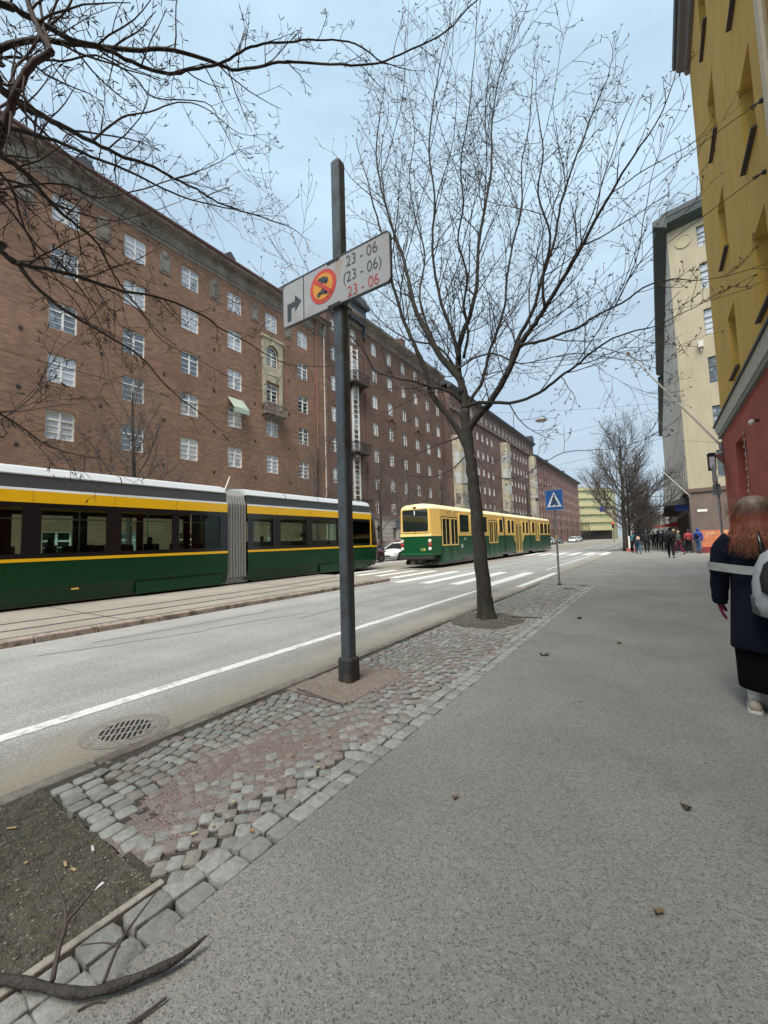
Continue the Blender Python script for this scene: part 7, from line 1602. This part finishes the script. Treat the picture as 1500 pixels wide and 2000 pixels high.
tw([B + Vector((-.12, .075, .07)), B + Vector((-.16, .16, .08)), B + Vector((-.22, .24, .09))], .006); tw([B + Vector((-.10, .06, .06)), B + Vector((-.16, .03, .05)), B + Vector((-.24, .02, .06))], .003)
C_ = Vector((-1.60 + 1.7, .665 - .7, .045)); tw([C_, C_ + Vector((-.06, .07, .03)), C_ + Vector((-.12, .16, .03)), C_ + Vector((-.16, .25, .04))], .0065); tw([C_ + Vector((-.05, .07, .03)), C_ + Vector((-.13, .05, .02)), C_ + Vector((-.19, .0, .02))], .0035)
tw([Vector((-1.98 + 1.7, .47 - .7, .03)), Vector((-2.05 + 1.7, .40 - .7, .02)), Vector((-2.1 + 1.7, .34 - .7, .02))], .008); mb.build('twigs', M_twig, fb, smooth=True)
def litter(name, label, cat, pts, r, m, group=None):
    mb = MB(); b0 = Vector(pts[0]); sp = spline([Vector(p) - b0 for p in pts], 4); n = len(sp); mb.tube(sp, [r * (1 - .5 * i / n) for i in range(n)], 6); o = mb.build(name, m); o.location = b0; return tag(o, label, cat, group)
litter('stick', 'dark stick pointing up from the bottom edge of the view, right of the fallen branch', 'stick', [(-1.46, .60, .012), (-1.43, .68, .012), (-1.41, .77, .014)], .007, M_twig)
litter('twig', 'short twig lying on the asphalt at the very bottom left', 'twig', [(-1.62, .60, .006), (-1.60, .64, .008), (-1.57, .66, .006)], .003, M_twig)
litter('twig', 'thin twig on the dusty road edge by the first setts', 'twig', [(-3.42, 2.3, -.044), (-3.32, 2.35, -.02), (-3.2, 2.36, .012)], .005, M_twig)
litter('twig', 'long dark twig lying across the gravel in front of the square pole', 'twig', [(-3.1, 2.98, .02), (-2.8, 2.93, .026), (-2.5, 2.9, .018)], .006, M_twig)
litter('twig', 'dark twig right of the tree trunk', 'twig', [(-2.35, 7.6, .02), (-2.1, 7.7, .012), (-1.85, 7.75, .012)], .012, M_twig)
litter('stick', 'short stick lying before the crossing sign post', 'stick', [(-2.3, 12.3, .02), (-2.05, 12.35, .02)], .015, M_twig)
M_leaf = mat('dry_leaf', (.17, .11, .06), rough=.9, var=.3, scale=40); M_leafd = mat('dark_dry_leaf', (.06, .045, .03), rough=.9, var=.3, scale=40)
def leaf(loc, s_, label, m, rz, group=None):
    mb = MB(); n = 10; pts = []
    for i in range(n):
        a = 2 * pi * i / n; r_ = s_ * (.55 + .45 * abs(cos(a * 1.5))); pts.append((r_ * cos(a), r_ * .62 * sin(a), .012 + .35 * s_ * sin(a * 2 + 1) * (i % 2) + .004))
    c_ = (0, 0, .004)
    for i in range(n): mb.poly([c_, pts[i], pts[(i + 1) % n]]); 
    for i in range(n): mb.poly([(c_[0], c_[1], c_[2] - .002), (pts[(i + 1) % n][0], pts[(i + 1) % n][1], pts[(i + 1) % n][2] - .002), (pts[i][0], pts[i][1], pts[i][2] - .002)])
    o = mb.build('dry_leaf', m); o.location = loc; o.rotation_euler = (0, 0, rz); return tag(o, label, 'leaf', group)
G3 = 'dry leaves on the asphalt footway'
leaf((-1.28, 5.35, 0), .065, 'largest curled dark leaf on the footway, right of the cobbled edge', M_leafd, .3, G3)
leaf((-1.27, 8.0, 0), .07, 'curled leaf on the footway level with the tree trunk', M_leafd, 1.2, G3)
leaf((-.55, 6.4, 0), .05, 'small brown leaf on the open footway beyond the curled dark one', M_leaf, 2.0, G3)
leaf((.02, 2.75, 0), .035, 'thin twig-like leaf alone in the middle of the near footway', M_leafd, 2.5, G3)
leaf((-.10, 1.95, 0), .022, 'smallest pale leaf on the near footway, before the thin one', M_leaf, .5, G3)
leaf((-1.05, 2.2, 0), .022, 'tiny leaf on the asphalt close to the pale edging setts', M_leaf, .9, G3)
M_pap = mat('white_scrap', (.62, .62, .6), rough=.8)
random.seed(19)
for i in range(16):
    x = random.uniform(-3.1, -2.05); y = random.uniform(.25, .98); L_ = random.uniform(.010, .028)
    mb = MB(); mb.prism([(-L_, -.004, .0), (L_, -.006, .0), (L_ * .9, .005, .002), (-L_ * .8, .006, .001)], (0, 0, .0025)); o = mb.build('litter_scrap', M_pap if i % 2 else mat('tan_scrap', (.42, .30, .16)))
    o.location = (x, y, soil_h(x, y) + .006); o.rotation_euler = (random.uniform(-.3, .3), random.uniform(-.3, .3), random.uniform(0, 3)); tag(o, 'small pale scrap lying on the bare soil of the near tree bed', 'litter', 'scraps on the bare soil')
for i in range(9):
    y = random.uniform(1.0, 2.6); x = random.uniform(-2.3, -1.75); mb = MB(); L_ = random.uniform(.012, .022)
    mb.prism([(-L_, -.005, .0), (L_, -.006, .0), (L_ * .7, .008, .002), (-L_ * .6, .007, .001)], (0, 0, .003)); o = mb.build('litter_scrap', mat('leaf_scrap', (.40, .22, .09)) if i % 2 else mat('straw_scrap', (.45, .40, .22)))
    o.location = (x, y, .012); o.rotation_euler = (.1, .2, random.uniform(0, 3)); tag(o, 'yellow-brown leaf scrap caught among the edging setts', 'litter', 'scraps among the setts')
